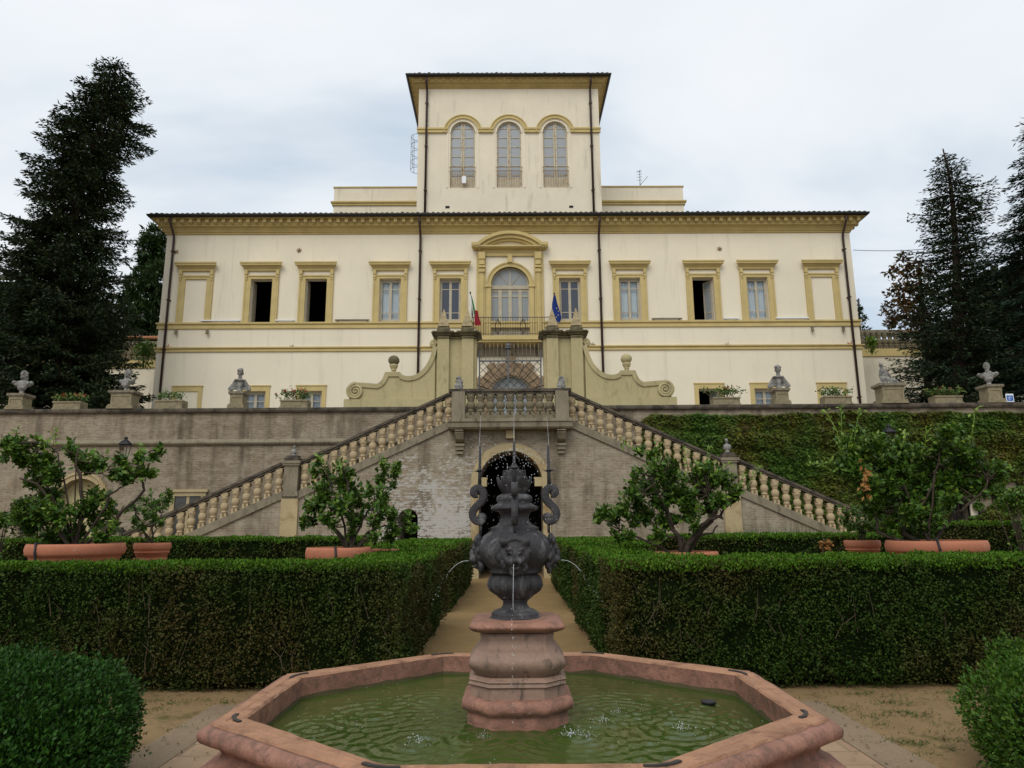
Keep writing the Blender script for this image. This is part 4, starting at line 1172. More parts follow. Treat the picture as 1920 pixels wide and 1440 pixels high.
# ------------------------------------------------------------------ busts, pedestals, planters on the parapet
def head(b, c, s, yaw, hair=0, seg=14):
    """a carved head: skull, jaw, nose, brow, eyes, ears, hair"""
    q = Matrix.Rotation(yaw, 3, 'Z')
    def at(x, y, z): p = q @ Vector((x, y, z)); return (c[0] + p.x * s, c[1] + p.y * s, c[2] + p.z * s)
    b.ell(at(0, .01, .03), (.078 * s, .098 * s, .105 * s), seg, 10, q); b.ell(at(0, -.03, -.055), (.056 * s, .065 * s, .07 * s), seg, 8, q)
    b.ell(at(0, -.1, -.01), (.014 * s, .024 * s, .033 * s), 8, 6, q); b.ell(at(0, -.085, .035), (.06 * s, .02 * s, .014 * s), 8, 6, q)
    for e in (-1, 1): b.ell(at(e * .03, -.085, .012), (.016 * s, .012 * s, .01 * s), 8, 6, q); b.ell(at(e * .08, .01, .0), (.012 * s, .024 * s, .034 * s), 8, 6, q)
    b.ell(at(0, -.09, -.055), (.024 * s, .014 * s, .009 * s), 8, 6, q); b.ell(at(0, -.075, -.095), (.026 * s, .024 * s, .022 * s), 8, 6, q)
    if hair == 1:
        for k in range(22): a = rng.uniform(0, 2 * PI); t = rng.uniform(.1, 1); b.ell(at(.085 * math.cos(a) * t, .03 + .09 * abs(math.sin(a)) * t, .06 + .07 * (1 - t * t)), .028 * s, 6, 5)
    if hair == 2:
        for k in range(26): a = rng.uniform(-.3, PI + .3); zz = rng.uniform(-.15, .09); b.ell(at(.08 * math.cos(a), .02 + .08 * math.sin(a), zz), .024 * s, 6, 5)
    if hair == 3:
        for k in range(14): b.ell(at(rng.normal() * .035, -.07 + rng.normal() * .015, -.12 - rng.uniform(0, .07)), .026 * s, 6, 5)
    b.tube([at(0, .015, -.2), at(0, .015, -.04)], .05 * s, 10)
def bust(c, s, yaw, hair, style, label, nm='bust'):
    e = empty(nm, c, yaw, label, 'bust', 'stone busts on the parapet')
    b = MB(); head(b, (0, 0, .69 * s), s * 1.3, random.uniform(-.4, .4), hair)
    # hollow shoulders: shell of drapery over a central stem
    N = 16
    if style == 'shell':
        for i in range(N + 1):
            a = PI * i / N
            for t in np.linspace(.15, 1, 6):
                x = .36 * math.cos(a) * (.35 + .65 * t); z = .46 - .34 * t + .04 * math.sin(a * 7); y = -.13 * math.sin(PI * t * .8) * (1 - abs(math.cos(a)) * .6) - .0
                b.ell((x * s, y * s, z * s), (.045 * s, .035 * s, .05 * s), 6, 5)
        b.ell((0, -.05 * s, .3 * s), (.13 * s, .09 * s, .17 * s), 12, 8); b.ell((0, 0, .45 * s), (.2 * s, .1 * s, .055 * s), 12, 8)
    else:
        b.ell((0, 0, .37 * s), (.29 * s, .13 * s, .13 * s), 14, 8); b.ell((0, -.04 * s, .25 * s), (.15 * s, .1 * s, .14 * s), 12, 8)
        for k in range(9):
            t = k / 8; b.tube([((-.2 + .4 * t) * s, -.1 * s, (.45 - .05 * abs(t - .5)) * s), ((-.07 + .14 * t) * s, -.13 * s, .2 * s)], .022 * s, 5)
        for q in (-1, 1): b.ell((q * .26 * s, 0, .41 * s), (.08 * s, .09 * s, .08 * s), 10, 6)
    b.tube([(0, 0, .05 * s), (0, 0, .3 * s)], [.07 * s, .06 * s], 10)
    sculpt(b, 'figure', m_marble, e, voxel=.02 * s, smooth=1)
    b = MB(); b.lathe([(.12 * s, 0), (.125 * s, .025 * s), (.1 * s, .035 * s), (.07 * s, .07 * s), (.075 * s, .1 * s), (.06 * s, .12 * s)], (0, 0, 0), 16); b.build('socle', m_marble, e)
def pedestal(pc, w, ztop, label, d=None):
    d = d or w; z0 = ZWT
    e = empty('pedestal', (pc[0], pc[1], z0), 0, label, 'pedestal', 'stone pedestals on the parapet')
    h = ztop - z0
    b = MB(); b.cbox(0, 0, .0, w * 1.14, d * 1.14, .1); b.cbox(0, 0, .1, w * 1.06, d * 1.06, .06); b.cbox(0, 0, .16, w * .88, d * .88, h - .3)
    fw, fh = w * .88, h - .3
    for s in (-1, 1): b.box(s * fw / 2 - (.06 if s > 0 else 0), s * fw / 2 + (.06 if s < 0 else 0), -d * .44 - .02, -d * .44 + .001, .16, h - .14)
    b.box(-fw / 2 + .06, fw / 2 - .06, -d * .44 - .02, -d * .44 + .001, .16, .24); b.box(-fw / 2 + .06, fw / 2 - .06, -d * .44 - .02, -d * .44 + .001, h - .22, h - .14)
    b.build('shaft', m_planter, e)
    b = MB(); b.cbox(0, 0, h - .14, w * .98, d * .98, .05); b.cbox(0, 0, h - .09, w * 1.12, d * 1.12, .09); b.build('cap', m_newel, e)
YP = YW + .18
def at(px, py): return P(px, py, YP)
specs = [  # px centre, ped top y, ped width px, bust height px, hair, style, yaw, ped label, bust label
    (38, 727, 30, 43, 2, 'front', .3, 'narrow stone pedestal farthest from the stairs, on the bare brick wall', 'long-haired stone bust at the far end of the bare brick wall'),
    (234, 723, 44, 40, 0, 'front', -.2, 'wide stone pedestal just outside the villa corner, on the bare brick wall', 'bald pale stone bust on the wide pedestal beside the villa corner'),
    (447, 726, 27, 42, 1, 'shell', PI + .2, 'slim panelled pedestal before the cream facade, on the bare brick wall', 'stone bust with broad drapery before the cream facade, on the bare brick wall'),
    (1463, 722, 27, 42, 1, 'shell', PI - .2, 'slim panelled pedestal before the cream facade, on the ivy wall', 'stone bust with round hollow shoulders before the cream facade, on the ivy wall'),
    (1669, 715, 46, 0, 0, '', 0, 'wide stone pedestal under the seated figure, on the ivy wall', ''),
    (1859, 718, 30, 42, 3, 'front', -.5, 'narrow stone pedestal farthest from the stairs, on the ivy wall', 'bearded stone bust at the far end of the ivy wall, before the dark spruce')]
for px, py, wpx, hpx, hair, style, yaw, pl_, bl_ in specs:
    base = at(px, 757 if px < 960 else 752); top = at(px, py)
    wd_ = wpx * 26.0 / F_PX
    zt = ZWT + (top[2] - base[2])
    pedestal((base[0], YP), wd_, zt, pl_, min(wd_, .62))
    if bl_:
        hz = (at(px, py - hpx)[2] - top[2]) / .82
        bust((base[0], YP, zt), hz, yaw, hair, style, bl_)
# seated figure
base = at(1669, 752); zt = ZWT + (at(1669, 715)[2] - base[2])
e = empty('seated_statue', (base[0] - .02, YP, zt), 0, 'small stone statue of a seated draped figure leaning on one arm', 'statue')
b = MB(); u = .86
head(b, (-.2 * u, 0, .86 * u), .95 * u, .4, 1)
b.tube([(-.19 * u, 0, .78 * u), (-.17 * u, 0, .6 * u), (-.08 * u, .02, .3 * u), (0, .02, .1 * u)], [.06 * u, .14 * u, .15 * u, .2 * u], 12)
b.tube([(-.26 * u, -.02, .64 * u), (-.34 * u, -.06, .4 * u), (-.32 * u, -.1, .14 * u)], [.06 * u, .05 * u, .04 * u], 8)
b.tube([(-.05 * u, 0, .64 * u), (.14 * u, .02, .42 * u), (.3 * u, .02, .16 * u)], [.065 * u, .055 * u, .04 * u], 8)
b.tube([(0, -.05, .16 * u), (-.24 * u, -.12, .28 * u), (-.3 * u, -.14, .04 * u)], [.13 * u, .1 * u, .06 * u], 10); b.tube([(0, 0, .14 * u), (.25 * u, -.08, .16 * u), (.42 * u, -.1, .05 * u)], [.14 * u, .1 * u, .06 * u], 10)
for k in range(12): b.tube([(-.2 * u + .05 * k * u, -.1, .3 * u - .012 * k), (-.26 * u + .06 * k * u, -.14, .02)], .03 * u, 5)
b.box(-.42 * u, .46 * u, -.18, .16, 0, .07 * u)
sculpt(b, 'figure', m_marble, e, voxel=.02, smooth=1)
# finial figures on the staircase newels
def newel_bust(px, py0, py1, Y, kind, label):
    p = P(px, py0, Y); hz = P(px, py1, Y)[2] - p[2]
    q = -1 if px < 957 else 1
    if kind == 'pine':
        X, z0 = AX + q * (N_X[0] + N_X[1]) / 2, ZL_top
    else:
        X, z0 = AX + q * (MX0 + MX1) / 2, RZ2 + .18
    e = empty('stone_finial' if kind == 'pine' else 'small_bust', (X, Y, z0), 0, label, 'finial' if kind == 'pine' else 'bust', 'carved stones on the stair newels')
    b = MB(); s = hz
    if kind == 'pine':
        b.ell((0, 0, .25 * s), (.32 * s, .25 * s, .25 * s), 12, 8); b.ell((.02, 0, .55 * s), (.26 * s, .22 * s, .24 * s), 12, 8); b.ell((0, 0, .82 * s), (.18 * s, .17 * s, .18 * s), 12, 8)
        for k in range(30): a = rng.uniform(0, 2 * PI); z = rng.uniform(.1, .9); r = (.32 - .16 * z) * s; b.ell((r * math.cos(a), r * .8 * math.sin(a), z * s), .06 * s, 6, 5)
        b.box(-.3 * s, .3 * s, -.22 * s, .22 * s, 0, .1 * s)
    else:
        head(b, (0, 0, .8 * s), 1.25 * s, .3 * q, 1); b.ell((0, 0, .4 * s), (.3 * s, .2 * s, .22 * s), 12, 8); b.tube([(0, 0, 0), (0, 0, .4 * s)], [.17 * s, .1 * s], 10)
        for k in range(8): a = k * PI / 4; b.ell((.2 * s * math.cos(a), .14 * s * math.sin(a), .28 * s), .07 * s, 6, 5)
    sculpt(b, 'figure', m_marble, e, voxel=.014, smooth=1)
newel_bust(862, 725, 699, YS - .38, 'pine', 'weathered carved stone on the landing corner nearer the bare wall')
newel_bust(1050, 722, 697, YS - .38, 'pine', 'weathered carved stone on the landing corner nearer the ivy')
newel_bust(548, 851, 831, YB, 'bust', 'small worn stone bust on the stair newel before the bare wall')
newel_bust(1363, 849, 821, YB, 'bust', 'small worn stone bust on the stair newel before the ivy')

# stone planters with geraniums
m_ger = leafmat('geranium_leaf', [(.05, .11, .02), (.08, .16, .03), (.035, .08, .015), (.16, .15, .04)], rough=.6)
m_red = leafmat('geranium_flower', [(.5, .015, .02), (.42, .02, .05), (.55, .06, .04)], rough=.7)
def planter(px, wpx, hpx, dens, red, tall, lab, plab):
    base = at(px, 757 if px < 960 else 751); w2 = wpx * 26 / F_PX; h = hpx * 26 / F_PX
    z0 = ZWT
    e = empty('stone_planter', (base[0], YP + .05, z0), 0, lab, 'planter', 'stone planters on the parapet')
    b = MB(); d = .46; t = .06
    b.box(-w2 / 2, w2 / 2, -d / 2, -d / 2 + t, 0, h); b.box(-w2 / 2, w2 / 2, d / 2 - t, d / 2, 0, h); b.box(-w2 / 2, -w2 / 2 + t, -d / 2 + t, d / 2 - t, 0, h); b.box(w2 / 2 - t, w2 / 2, -d / 2 + t, d / 2 - t, 0, h)
    b.box(-w2 / 2 + t, w2 / 2 - t, -d / 2 + t, d / 2 - t, 0, h * .8)
    b.box(-w2 / 2 - .03, w2 / 2 + .03, -d / 2 - .03, -d / 2 - .001, h * .82, h); b.box(-w2 / 2 - .03, w2 / 2 + .03, -d / 2 - .03, -d / 2 - .001, 0, .05)
    b.build('trough', m_planter, e)
    g = empty('geranium', (base[0], YP + .05, z0 + h * .8), 0, plab, 'plant', 'geraniums in the stone planters')
    n = int(dens)
    st_ = MB(); cs = []; fl = []
    for k in range(n):
        x = rng.uniform(-w2 / 2 + .05, w2 / 2 - .05) ; y = rng.uniform(-.14, .14); L = tall * rng.uniform(.5, 1.05)
        tip = np.array([x + rng.normal() * .14, y + rng.normal() * .08 - .03, L])
        st_.tube([(x, y, 0), ((x + tip[0]) / 2 + rng.normal() * .02, y, L * .55), tuple(tip)], .008, 4)
        m = rng.integers(9, 18)
        cs.append(tip + rng.normal(size=(m, 3)) * [.08, .07, .06])
        if rng.random() < red: fl.append(tip + [0, 0, .07] + rng.normal(size=(18, 3)) * .025)
    st_.build('stems', m_ger, g)
    c = np.concatenate(cs); leaf_obj('leaves', c, rdir(len(c)) + [0, -.2, .1], rdir(len(c)) + [0, -.8, .8], rng.uniform(.06, .1, len(c)), rng.uniform(.06, .09, len(c)), m_ger, g)
    if fl:
        c = np.concatenate(fl); leaf_obj('flowers', c, rdir(len(c)), rdir(len(c)), .045, .04, m_red, g)
planter(131, 52, 16, 34, .35, .28, 'stone planter before the dark fir, on the bare brick wall', 'low dense geranium with many red blooms before the dark fir')
planter(321, 51, 17, 15, .0, .34, 'stone planter at the villa corner, on the bare brick wall', 'leggy geranium without blooms at the corner of the villa')
planter(554, 52, 16, 24, .5, .36, 'stone planter nearest the stairs, on the bare brick wall', 'bushy geranium with small dark red blooms nearest the stairs, on the bare wall')
planter(1360, 50, 15, 24, .2, .38, 'stone planter nearest the stairs, on the ivy wall', 'bushy geranium with stray red blooms nearest the stairs, on the ivy wall')
planter(1568, 51, 16, 24, .0, .3, 'stone planter before the blind ground window, on the ivy wall', 'even row of green geraniums before the blind ground window')
planter(1774, 52, 15, 30, .16, .3, 'stone planter before the dark spruce, on the ivy wall', 'low geranium with two red blooms before the dark spruce')
# little blue and white sign
s0 = P(1893, 744, YW + 1.2)
e = empty('sign', tuple(s0), 0, 'small blue and white sign just above the ivy wall coping', 'sign')
b = MB(); b.cbox(0, 0, -.2, .3, .02, .32); b.box(-.015, .015, .02, .04, ZT - s0[2], .1); b.build('board', m_white, e)
b = MB(); b.box(-.12, .12, -.016, -.0101, -.16, .05); b.build('panel', plain('sign_blue', (.03, .13, .45), .5), e)
b = MB(); b.arch(0, -.06, .04, .06, -.02, -.0161, 0, PI * 1.6, 12); b.build('mark', m_white, e)

# wall lanterns
def lantern(px, py, label):
    c = P(px, py, YW - .75)
    e = empty('wall_lantern', tuple(c), 0, label, 'lantern', 'lanterns on the garden walls')
    k = .012
    b = MB(); b.lathe([(.2, .0), (.24, .03), (.21, .08), (.12, .16), (.06, .2), (.05, .23), (.08, .25), (.06, .29), (.005, .32)], (0, 0, 0), 8, smooth=False); b.build('hood', m_plastic if px < 900 else m_plastic, e)
    b = MB()
    for a in range(4):
        t = a * PI / 2 + PI / 4; b.tube([(.2 * math.cos(t), .2 * math.sin(t), 0), (.12 * math.cos(t), .12 * math.sin(t), -.38)], .012, 5)
    b.lathe([(.13, -.42), (.14, -.38), (.12, -.37), (.03, -.37)], (0, 0, 0), 8, smooth=False); b.build('frame', m_iron, e)
    b = MB(); b.rings([[(.19 * math.cos(t), .19 * math.sin(t), 0) for t in (PI / 4, 3 * PI / 4, 5 * PI / 4, 7 * PI / 4)], [(.115 * math.cos(t), .115 * math.sin(t), -.37) for t in (PI / 4, 3 * PI / 4, 5 * PI / 4, 7 * PI / 4)]], caps=False, smooth=False)
    b.build('glass', m_clear, e)
    b = MB(); b.tube([(0, 0, -.4), (0, .02, -.56), (.1, .2, -.62), (.2, .72, -.62)], .025, 6); b.tube([(0, .05, -.5), (.15, .72, -.92)], .018, 6); b.box(.12, .3, .70, .745, -1.0, -.5); b.build('bracket', m_iron, e)
lantern(235, 835, 'dark metal lantern on a bracket of the bare brick wall')
lantern(1667, 812, 'metal lantern among the ivy behind the big lemon tree')
# ------------------------------------------------------------------ fountain
FX, FY = .03, 4.68
RIM = .65
def octa(hw, s_, hf, f_):
    """octagon: half width hw with side half-length s_, half depth hf with front half-length f_"""
    return [(f_, -hf), (hw, -s_), (hw, s_), (f_, hf), (-f_, hf), (-hw, s_), (-hw, -s_), (-f_, -hf)]
def offs(poly, d):
    n = len(poly); out = []
    for i in range(n):
        p0, p1, p2 = np.array(poly[i - 1]), np.array(poly[i]), np.array(poly[(i + 1) % n])
        a, b = unit(p1 - p0), unit(p2 - p1)
        n1, n2 = np.array([a[1], -a[0]]), np.array([b[1], -b[0]])
        m = unit(n1 + n2); out.append(tuple(p1 + m * d / max(.3, m.dot(n1))))
    return out
m_basin = stone('algae_basin_floor', (.10, .085, .04), .3, 3, .9, .3, 20)
OUT = octa(1.64, .645, 1.47, .64)
INN = octa(1.485, .53, 1.335, .59)
fb = empty('fountain_basin', (FX, FY, 0), 0, 'octagonal basin of worn red limestone holding green water', 'fountain')
def subdiv(poly, k):
    out = []
    n = len(poly)
    for i in range(n):
        a, c = np.array(poly[i]), np.array(poly[(i + 1) % n])
        for j in range(k): out.append(tuple(a + (c - a) * j / k))
    return out
def octo_loft(prof, base, jit=0, k=1):
    rg = []
    for d, z in prof:
        p = subdiv(offs(base, d), k)
        rg.append([(x + (rng.normal() * jit if jit else 0), y + (rng.normal() * jit if jit else 0), z + (rng.normal() * jit * .6 if jit else 0)) for x, y in p])
    return rg
K = 14
b = MB()
prof = [(.02, 0), (.02, .1), (.07, .12), (.07, .3), (.055, .33), (.07, .36), (.07, .40), (.04, .425), (-.01, .44)] + [(-.035 + .0 * t - .03 * math.sin(PI * t), .44 + .09 * t) for t in (.2, .4, .6, .8)] + [(-.035, .53)] + [(-.014 + .062 * math.cos(R(a)), .588 + .05 * math.sin(R(a))) for a in np.linspace(-85, 85, 10)] + [(-.012, .632)]
b.rings(octo_loft(prof, OUT, .0028, K), caps=False, smooth=True)
o = b.build('outer_wall', m_pink, fb)
b = MB()
po, pi_ = octo_loft([(-.012, .632), (-.02, RIM - .002), (-.075, RIM - .001), (-.082, RIM - .006), (-.09, RIM)], OUT, .0016, K), octo_loft([(.012, RIM), (.0, RIM - .012)], INN, .0016, K)
b.rings(po + pi_, caps=False, smooth=False); b.build('rim', m_pinktop, fb)
b = MB(); b.rings(octo_loft([(0, RIM - .012), (0, .5), (0, .15)], INN, 0, K), caps=False, smooth=False); b.build('inner_wall', m_pink, fb)
b = MB(); b.rings(octo_loft([(-.0015, .485), (-.0015, .528)], INN, .0, K), caps=False, smooth=False)
b.v = [(x, y, z + (rng.normal() * .006 if z > .51 else 0)) for x, y, z in b.v]; b.build('waterline_algae', m_basin, fb)
b = MB(); b.add([(x, y, .16) for x, y in INN], [tuple(range(8))]); b.build('basin_floor', m_basin, fb)
for i in range(8):
    p = (np.array(OUT[i]) * .42 + np.array(INN[i]) * .58)
    t1, t2 = unit(np.array(OUT[i - 1]) - OUT[i]), unit(np.array(OUT[(i + 1) % 8]) - OUT[i])
    b = MB(); L = .095
    pts = [p + t1 * L, p + t1 * .045, p + t2 * .045, p + t2 * L]
    rg = [[(q[0] + s_ * nx * .011, q[1] + s_ * ny * .011, RIM + zz) for s_, zz in ((-1, -.02), (1, -.02), (1, .008), (-1, .008))] for q, (nx, ny) in zip(pts, [(-t1[1], t1[0]), (-t1[1], t1[0]), (t2[1], -t2[0]), (t2[1], -t2[0])])]
    b.rings(rg, smooth=False); b.build('iron_clamp', m_iron, fb)
# water
def watermat():
    t = NT('pond_water'); co = t.coord()
    n1 = t.noise(co, 1.2, 5, .6); 
    c = t.ramp(n1, [(.3, (.03, .052, .008)), (.55, (.042, .072, .012)), (.75, (.075, .08, .018))])
    t.col(c); t.rough(.045); t.b.inputs['IOR'].default_value = 1.33; t.spec(.5)
    t.bump(t.noise(co, 30, 4, .6), .25, .004); return t.m
ip = np.array(subdiv(offs(INN, -.001), 36)); NA = len(ip); NR = 130
tt = np.linspace(.02, 1, NR)[:, None, None]; gv = (ip[None] * tt).reshape(-1, 2)
hz = np.zeros(len(gv))
SRC = [(-.55, -.5, 1), (.3, -.4, 1.2), (.5, -.1, .8), (.93, -.28, 1), (-.12, -1.02, 1), (.62, .15, .6), (-.9, .05, .8), (-.25, -.42, .7), (.15, .75, .5), (-.6, .5, .5), (1.15, .2, .6), (-1.2, -.2, .6), (.75, -.75, .7)]
for k, (sx, sy, am) in enumerate(SRC):
    dd = np.hypot(gv[:, 0] - sx, gv[:, 1] - sy); kk = (62, 78, 54, 70)[k % 4]
    hz += am * .003 * np.sin(dd * kk + k) / (.35 + 7 * dd ** 1.3) * np.clip(dd * 12, 0, 1)
p3 = np.stack([gv[:, 0], gv[:, 1], np.zeros(len(gv))], 1)
hz += .0011 * vnoise(p3 * [1, 1.8, 1], 11, 91) * (1 + vnoise(p3, 2.5, 94)) + .0007 * vnoise(p3 * [1, 1.5, 1], 30, 92)
hz *= np.clip((1 - np.repeat(np.linspace(.02, 1, NR), NA)) * 12, .15, 1)
gv3 = np.stack([gv[:, 0] + FX, gv[:, 1] + FY, .505 + hz], 1)
ii = np.arange(NR - 1)[:, None] * NA + np.arange(NA)[None]; jj = np.arange(NR - 1)[:, None] * NA + (np.arange(NA) + 1)[None] % NA
wt = npmesh('water', gv3, np.stack([ii, jj, jj + NA, ii + NA], 2).reshape(-1, 4), watermat(), smooth=True); tag(wt, kind='structure')
# pedestal of red limestone
pe = empty('fountain_pedestal', (FX - .01, FY + .02, .16), R(0), 'pink stone pedestal of stacked mouldings standing in the pool', 'pedestal')
def chsq(w, c):
    """square of half width w with chamfer so that the flat half-length is c*w"""
    s_ = w * c; return [(s_, -w), (w, -s_), (w, s_), (s_, w), (-s_, w), (-w, s_), (-w, -s_), (-s_, -w)]
def ped_rings(pr, k=5, jit=.0012):
    rg = []
    for w_, z, c in pr:
        p = subdiv(chsq(w_, c), k); rg.append([(x + rng.normal() * jit, y + rng.normal() * jit, z - .16) for x, y in p])
    return rg
zy = lambda py: P(966, py, 4.45)[2]        # heights read on the front face
def zrow(py, Yq): return P(966, py, Yq)[2]
W = lambda px, py: px / 2 * np.linalg.norm((P(967, py, 4.7) - P(966, py, 4.7)))
f_ = FY - .3
low = [(.30, .17, .5), (.30, zrow(1352, f_), .5), (.295, zrow(1347, f_), .5), (.325, zrow(1342, f_), .5), (.335, zrow(1333, f_), .5), (.325, zrow(1320, f_), .5), (.29, zrow(1316, f_), .52)]
mid = [(.285, zrow(1316, f_) - .002, .55), (.28, zrow(1296, f_), .55), (.292, zrow(1292, f_), .57), (.285, zrow(1286, f_), .57), (.292, zrow(1283, f_), .57), (.265, zrow(1276, f_), .58)]
bul = [(.235, zrow(1279, f_) + .0, .66)] + [(.235 + .055 * math.sin(PI * .85 * t), zrow(1276, f_) + (zrow(1232, f_) - zrow(1276, f_)) * t, .66) for t in np.linspace(.08, 1, 9)] + [(.25, zrow(1226, f_), .68)]
nck = [(.245, zrow(1226, f_), .7), (.225, zrow(1215, f_), .72), (.218, zrow(1204, f_), .74), (.225, zrow(1194, f_), .76)]
top = [(.24, zrow(1191, f_), .8), (.262, zrow(1188, f_), .8)] + [(.27 + .018 * math.sin(PI * t), zrow(1187, f_) + (zrow(1172, f_) - zrow(1187, f_)) * t, .8) for t in np.linspace(.1, 1, 6)] + [(.262, zrow(1170, f_), .8), (.0, zrow(1169.5, f_), .8)]
b = MB(); b.rings(ped_rings(low), smooth=True); b.build('base_moulding', m_pink, pe)
m_pinkw = stone('red_limestone_stained', (.26, .17, .125), .22, 5, .55, .3, 45, dark=(.05, .042, .03), damt=(.53, .68), dscale=5, stretch=(2.2, 2.2, .6))
b = MB(); b.rings(ped_rings(mid), smooth=False); b.build('plinth', m_pinkw, pe)
b = MB(); b.rings(ped_rings(bul + nck), smooth=True); b.build('die', m_pinkw, pe)
b = MB(); b.rings(ped_rings(top), smooth=True); b.build('cap', m_pink, pe)
ZP = zrow(1169.5, f_)
# lead urn : profile rows are (photo y, half width px)
UX, UY = P(965, 1000, FY + .02)[0], FY + .02
ur = empty('fountain_urn', (UX, UY, ZP), 0, 'dark lead fountain urn with lion masks and S-shaped scrolls', 'urn')
K_ = np.linalg.norm(P(967, 1000, UY) - P(966, 1000, UY))
uz = lambda py: P(965, py, UY)[2] - ZP
z_shift = 0
def uprof(rows): return [(hw * K_, uz(y)) for y, hw in rows]
foot = [(1166, 46), (1160, 47), (1156, 46), (1153, 43), (1150, 44), (1146, 41), (1142, 34), (1139, 26), (1132, 22), (1126, 23), (1123, 27)]
z0s = uz(1166)
def fixz(pr): return [(r, z if z > 0.004 else 0.0) for r, z in pr]
b = MB(); b.lathe(fixz(uprof(foot)), (0, 0, 0), 32); b.build('foot', m_lead, ur)
cup = [(1123, 27), (1119, 32), (1116, 34), (1113, 36), (1106, 44), (1097, 48), (1088, 47), (1081, 44), (1076, 42)]
b = MB(); b.lathe(uprof(cup), (0, 0, 0), 64, lobe=lambda k, z: ((.2 if 2 < k < 8 else 0), 14)); b.build('gadrooned_cup', m_lead, ur)
belly = [(1076, 42), (1073, 48), (1070, 49), (1067, 47), (1060, 55), (1050, 64), (1038, 70), (1026, 71), (1014, 67), (1004, 58), (997, 48), (994, 44), (990, 46), (988, 43), (984, 32), (975, 27), (966, 27), (960, 31), (957, 42)]
b = MB(); b.lathe(uprof(belly), (0, 0, 0), 48); b.build('body', m_lead, ur)
upper = [(957, 42), (954, 45), (950, 44), (946, 36), (943, 31), (939, 34), (934, 34), (930, 32), (926, 24)]
b = MB(); b.lathe(uprof(upper), (0, 0, 0), 40); b.build('upper_plinth', m_lead, ur)
b = MB()
for ring_, n, z0, z1, r0, r1, tilt in ((0, 6, 928, 884, 19, 32, .0), (1, 6, 924, 870, 14, 20, .5)):
    for k in range(n):
        a = 2 * PI * (k + ring_ * .5) / n; rg = []
        for t in np.linspace(0, 1, 10):
            r = (r0 + (r1 - r0) * math.sin(t * 2.2) ** 1.0) * K_; z = uz(z0) + (uz(z1) - uz(z0)) * (t if t < .8 else .8 + (t - .8) * .2)
            if t > .8: r += (t - .8) * 18 * K_; z -= (t - .8) * 25 * K_
            w_ = 17.5 * K_ * math.sin(PI * min(.96, .22 + .74 * t)) + .002
            cx, cy = r * math.cos(a), r * math.sin(a); sx, sy = -math.sin(a), math.cos(a)
            rg.append([(cx + sx * w_ * u - math.cos(a) * .3 * w_ * u * u + o_ * math.cos(a) * .01, cy + sy * w_ * u - math.sin(a) * .3 * w_ * u * u + o_ * math.sin(a) * .01, z) for u, o_ in ((-1, 0), (-.5, 1), (0, .6), (.5, 1), (1, 0), (.4, -1), (-.4, -1))])
        b.rings(rg)
b.lathe([(12 * K_, uz(928)), (13 * K_, uz(900)), (10 * K_, uz(880)), (3 * K_, uz(868))], (0, 0, 0), 16)
sculpt(b, 'leaf_finial', m_lead, ur, voxel=.006, smooth=1)
# lion masks
def mask():
    b = MB(); s = 1.0
    def e(x, y, z, r): b.ell((x * K_, -y * K_, z * K_), [q * K_ for q in r] if hasattr(r, '__len__') else r * K_, 12, 8)
    e(0, -2, 0, (20, 8, 22)); e(0, 5, 8, (11, 6, 7)); e(0, 9, -2, (4.5, 8, 9)); e(0, 12, -9, (5, 6, 4.5))
    for q in (-1, 1):
        e(q * 6.5, 9, -11, (7, 6.5, 5.5)); e(q * 8, 6, 2, (5, 4, 3)); e(q * 8.5, 7.5, 6, (6, 4, 2.2)); e(q * 6.5, 8, 1, (2.2, 2.4, 1.8)); e(q * 15, 3, -4, (6, 5, 9)); e(q * 17, 3, 16, (6, 4, 6.5)); e(q * 17, 6, 16, (2.4, 2, 3))
    e(0, 8, -20, (7, 5, 4.5)); e(0, 2, -27, (9, 4, 7))
    for k in range(26):
        a = rng.uniform(0, 2 * PI); r = rng.uniform(18, 25); e(r * .95 * math.cos(a), rng.uniform(-2, 4), r * 1.05 * math.sin(a) - 2, (rng.uniform(3, 6), 4, rng.uniform(4, 7)))
    for k in range(9): a = PI * (k + .5) / 9; e(11 * math.cos(a), 4, 15 + 5 * math.sin(a), (2.6, 3, 4))
    o = sculpt(b, 'lion_mask', m_lead, None, voxel=.0055, smooth=1); me = o.data; bpy.data.objects.remove(o); return me
mme = mask()
b = MB(); b.ell((0, -9.0 * K_, -16 * K_), (5.5 * K_, 6 * K_, 3.2 * K_), 10, 6); mo = b.build('mouth', plain('painted_mouth_shade', (.006, .006, .006), .9)); mmo = mo.data; bpy.data.objects.remove(mo)  # solid ellipsoid; the open mouth's shade is put into its black colour
for k, a in enumerate((0, PI / 2, PI, -PI / 2)):
    o = link('lion_mask', mme, ur); o.location = (65 * K_ * math.sin(a), -65 * K_ * math.cos(a), uz(1034)); o.rotation_euler = (0.12, 0, a); o.scale = (1.22, 1.22, 1.22)
    m2 = link('mouth', mmo, o)
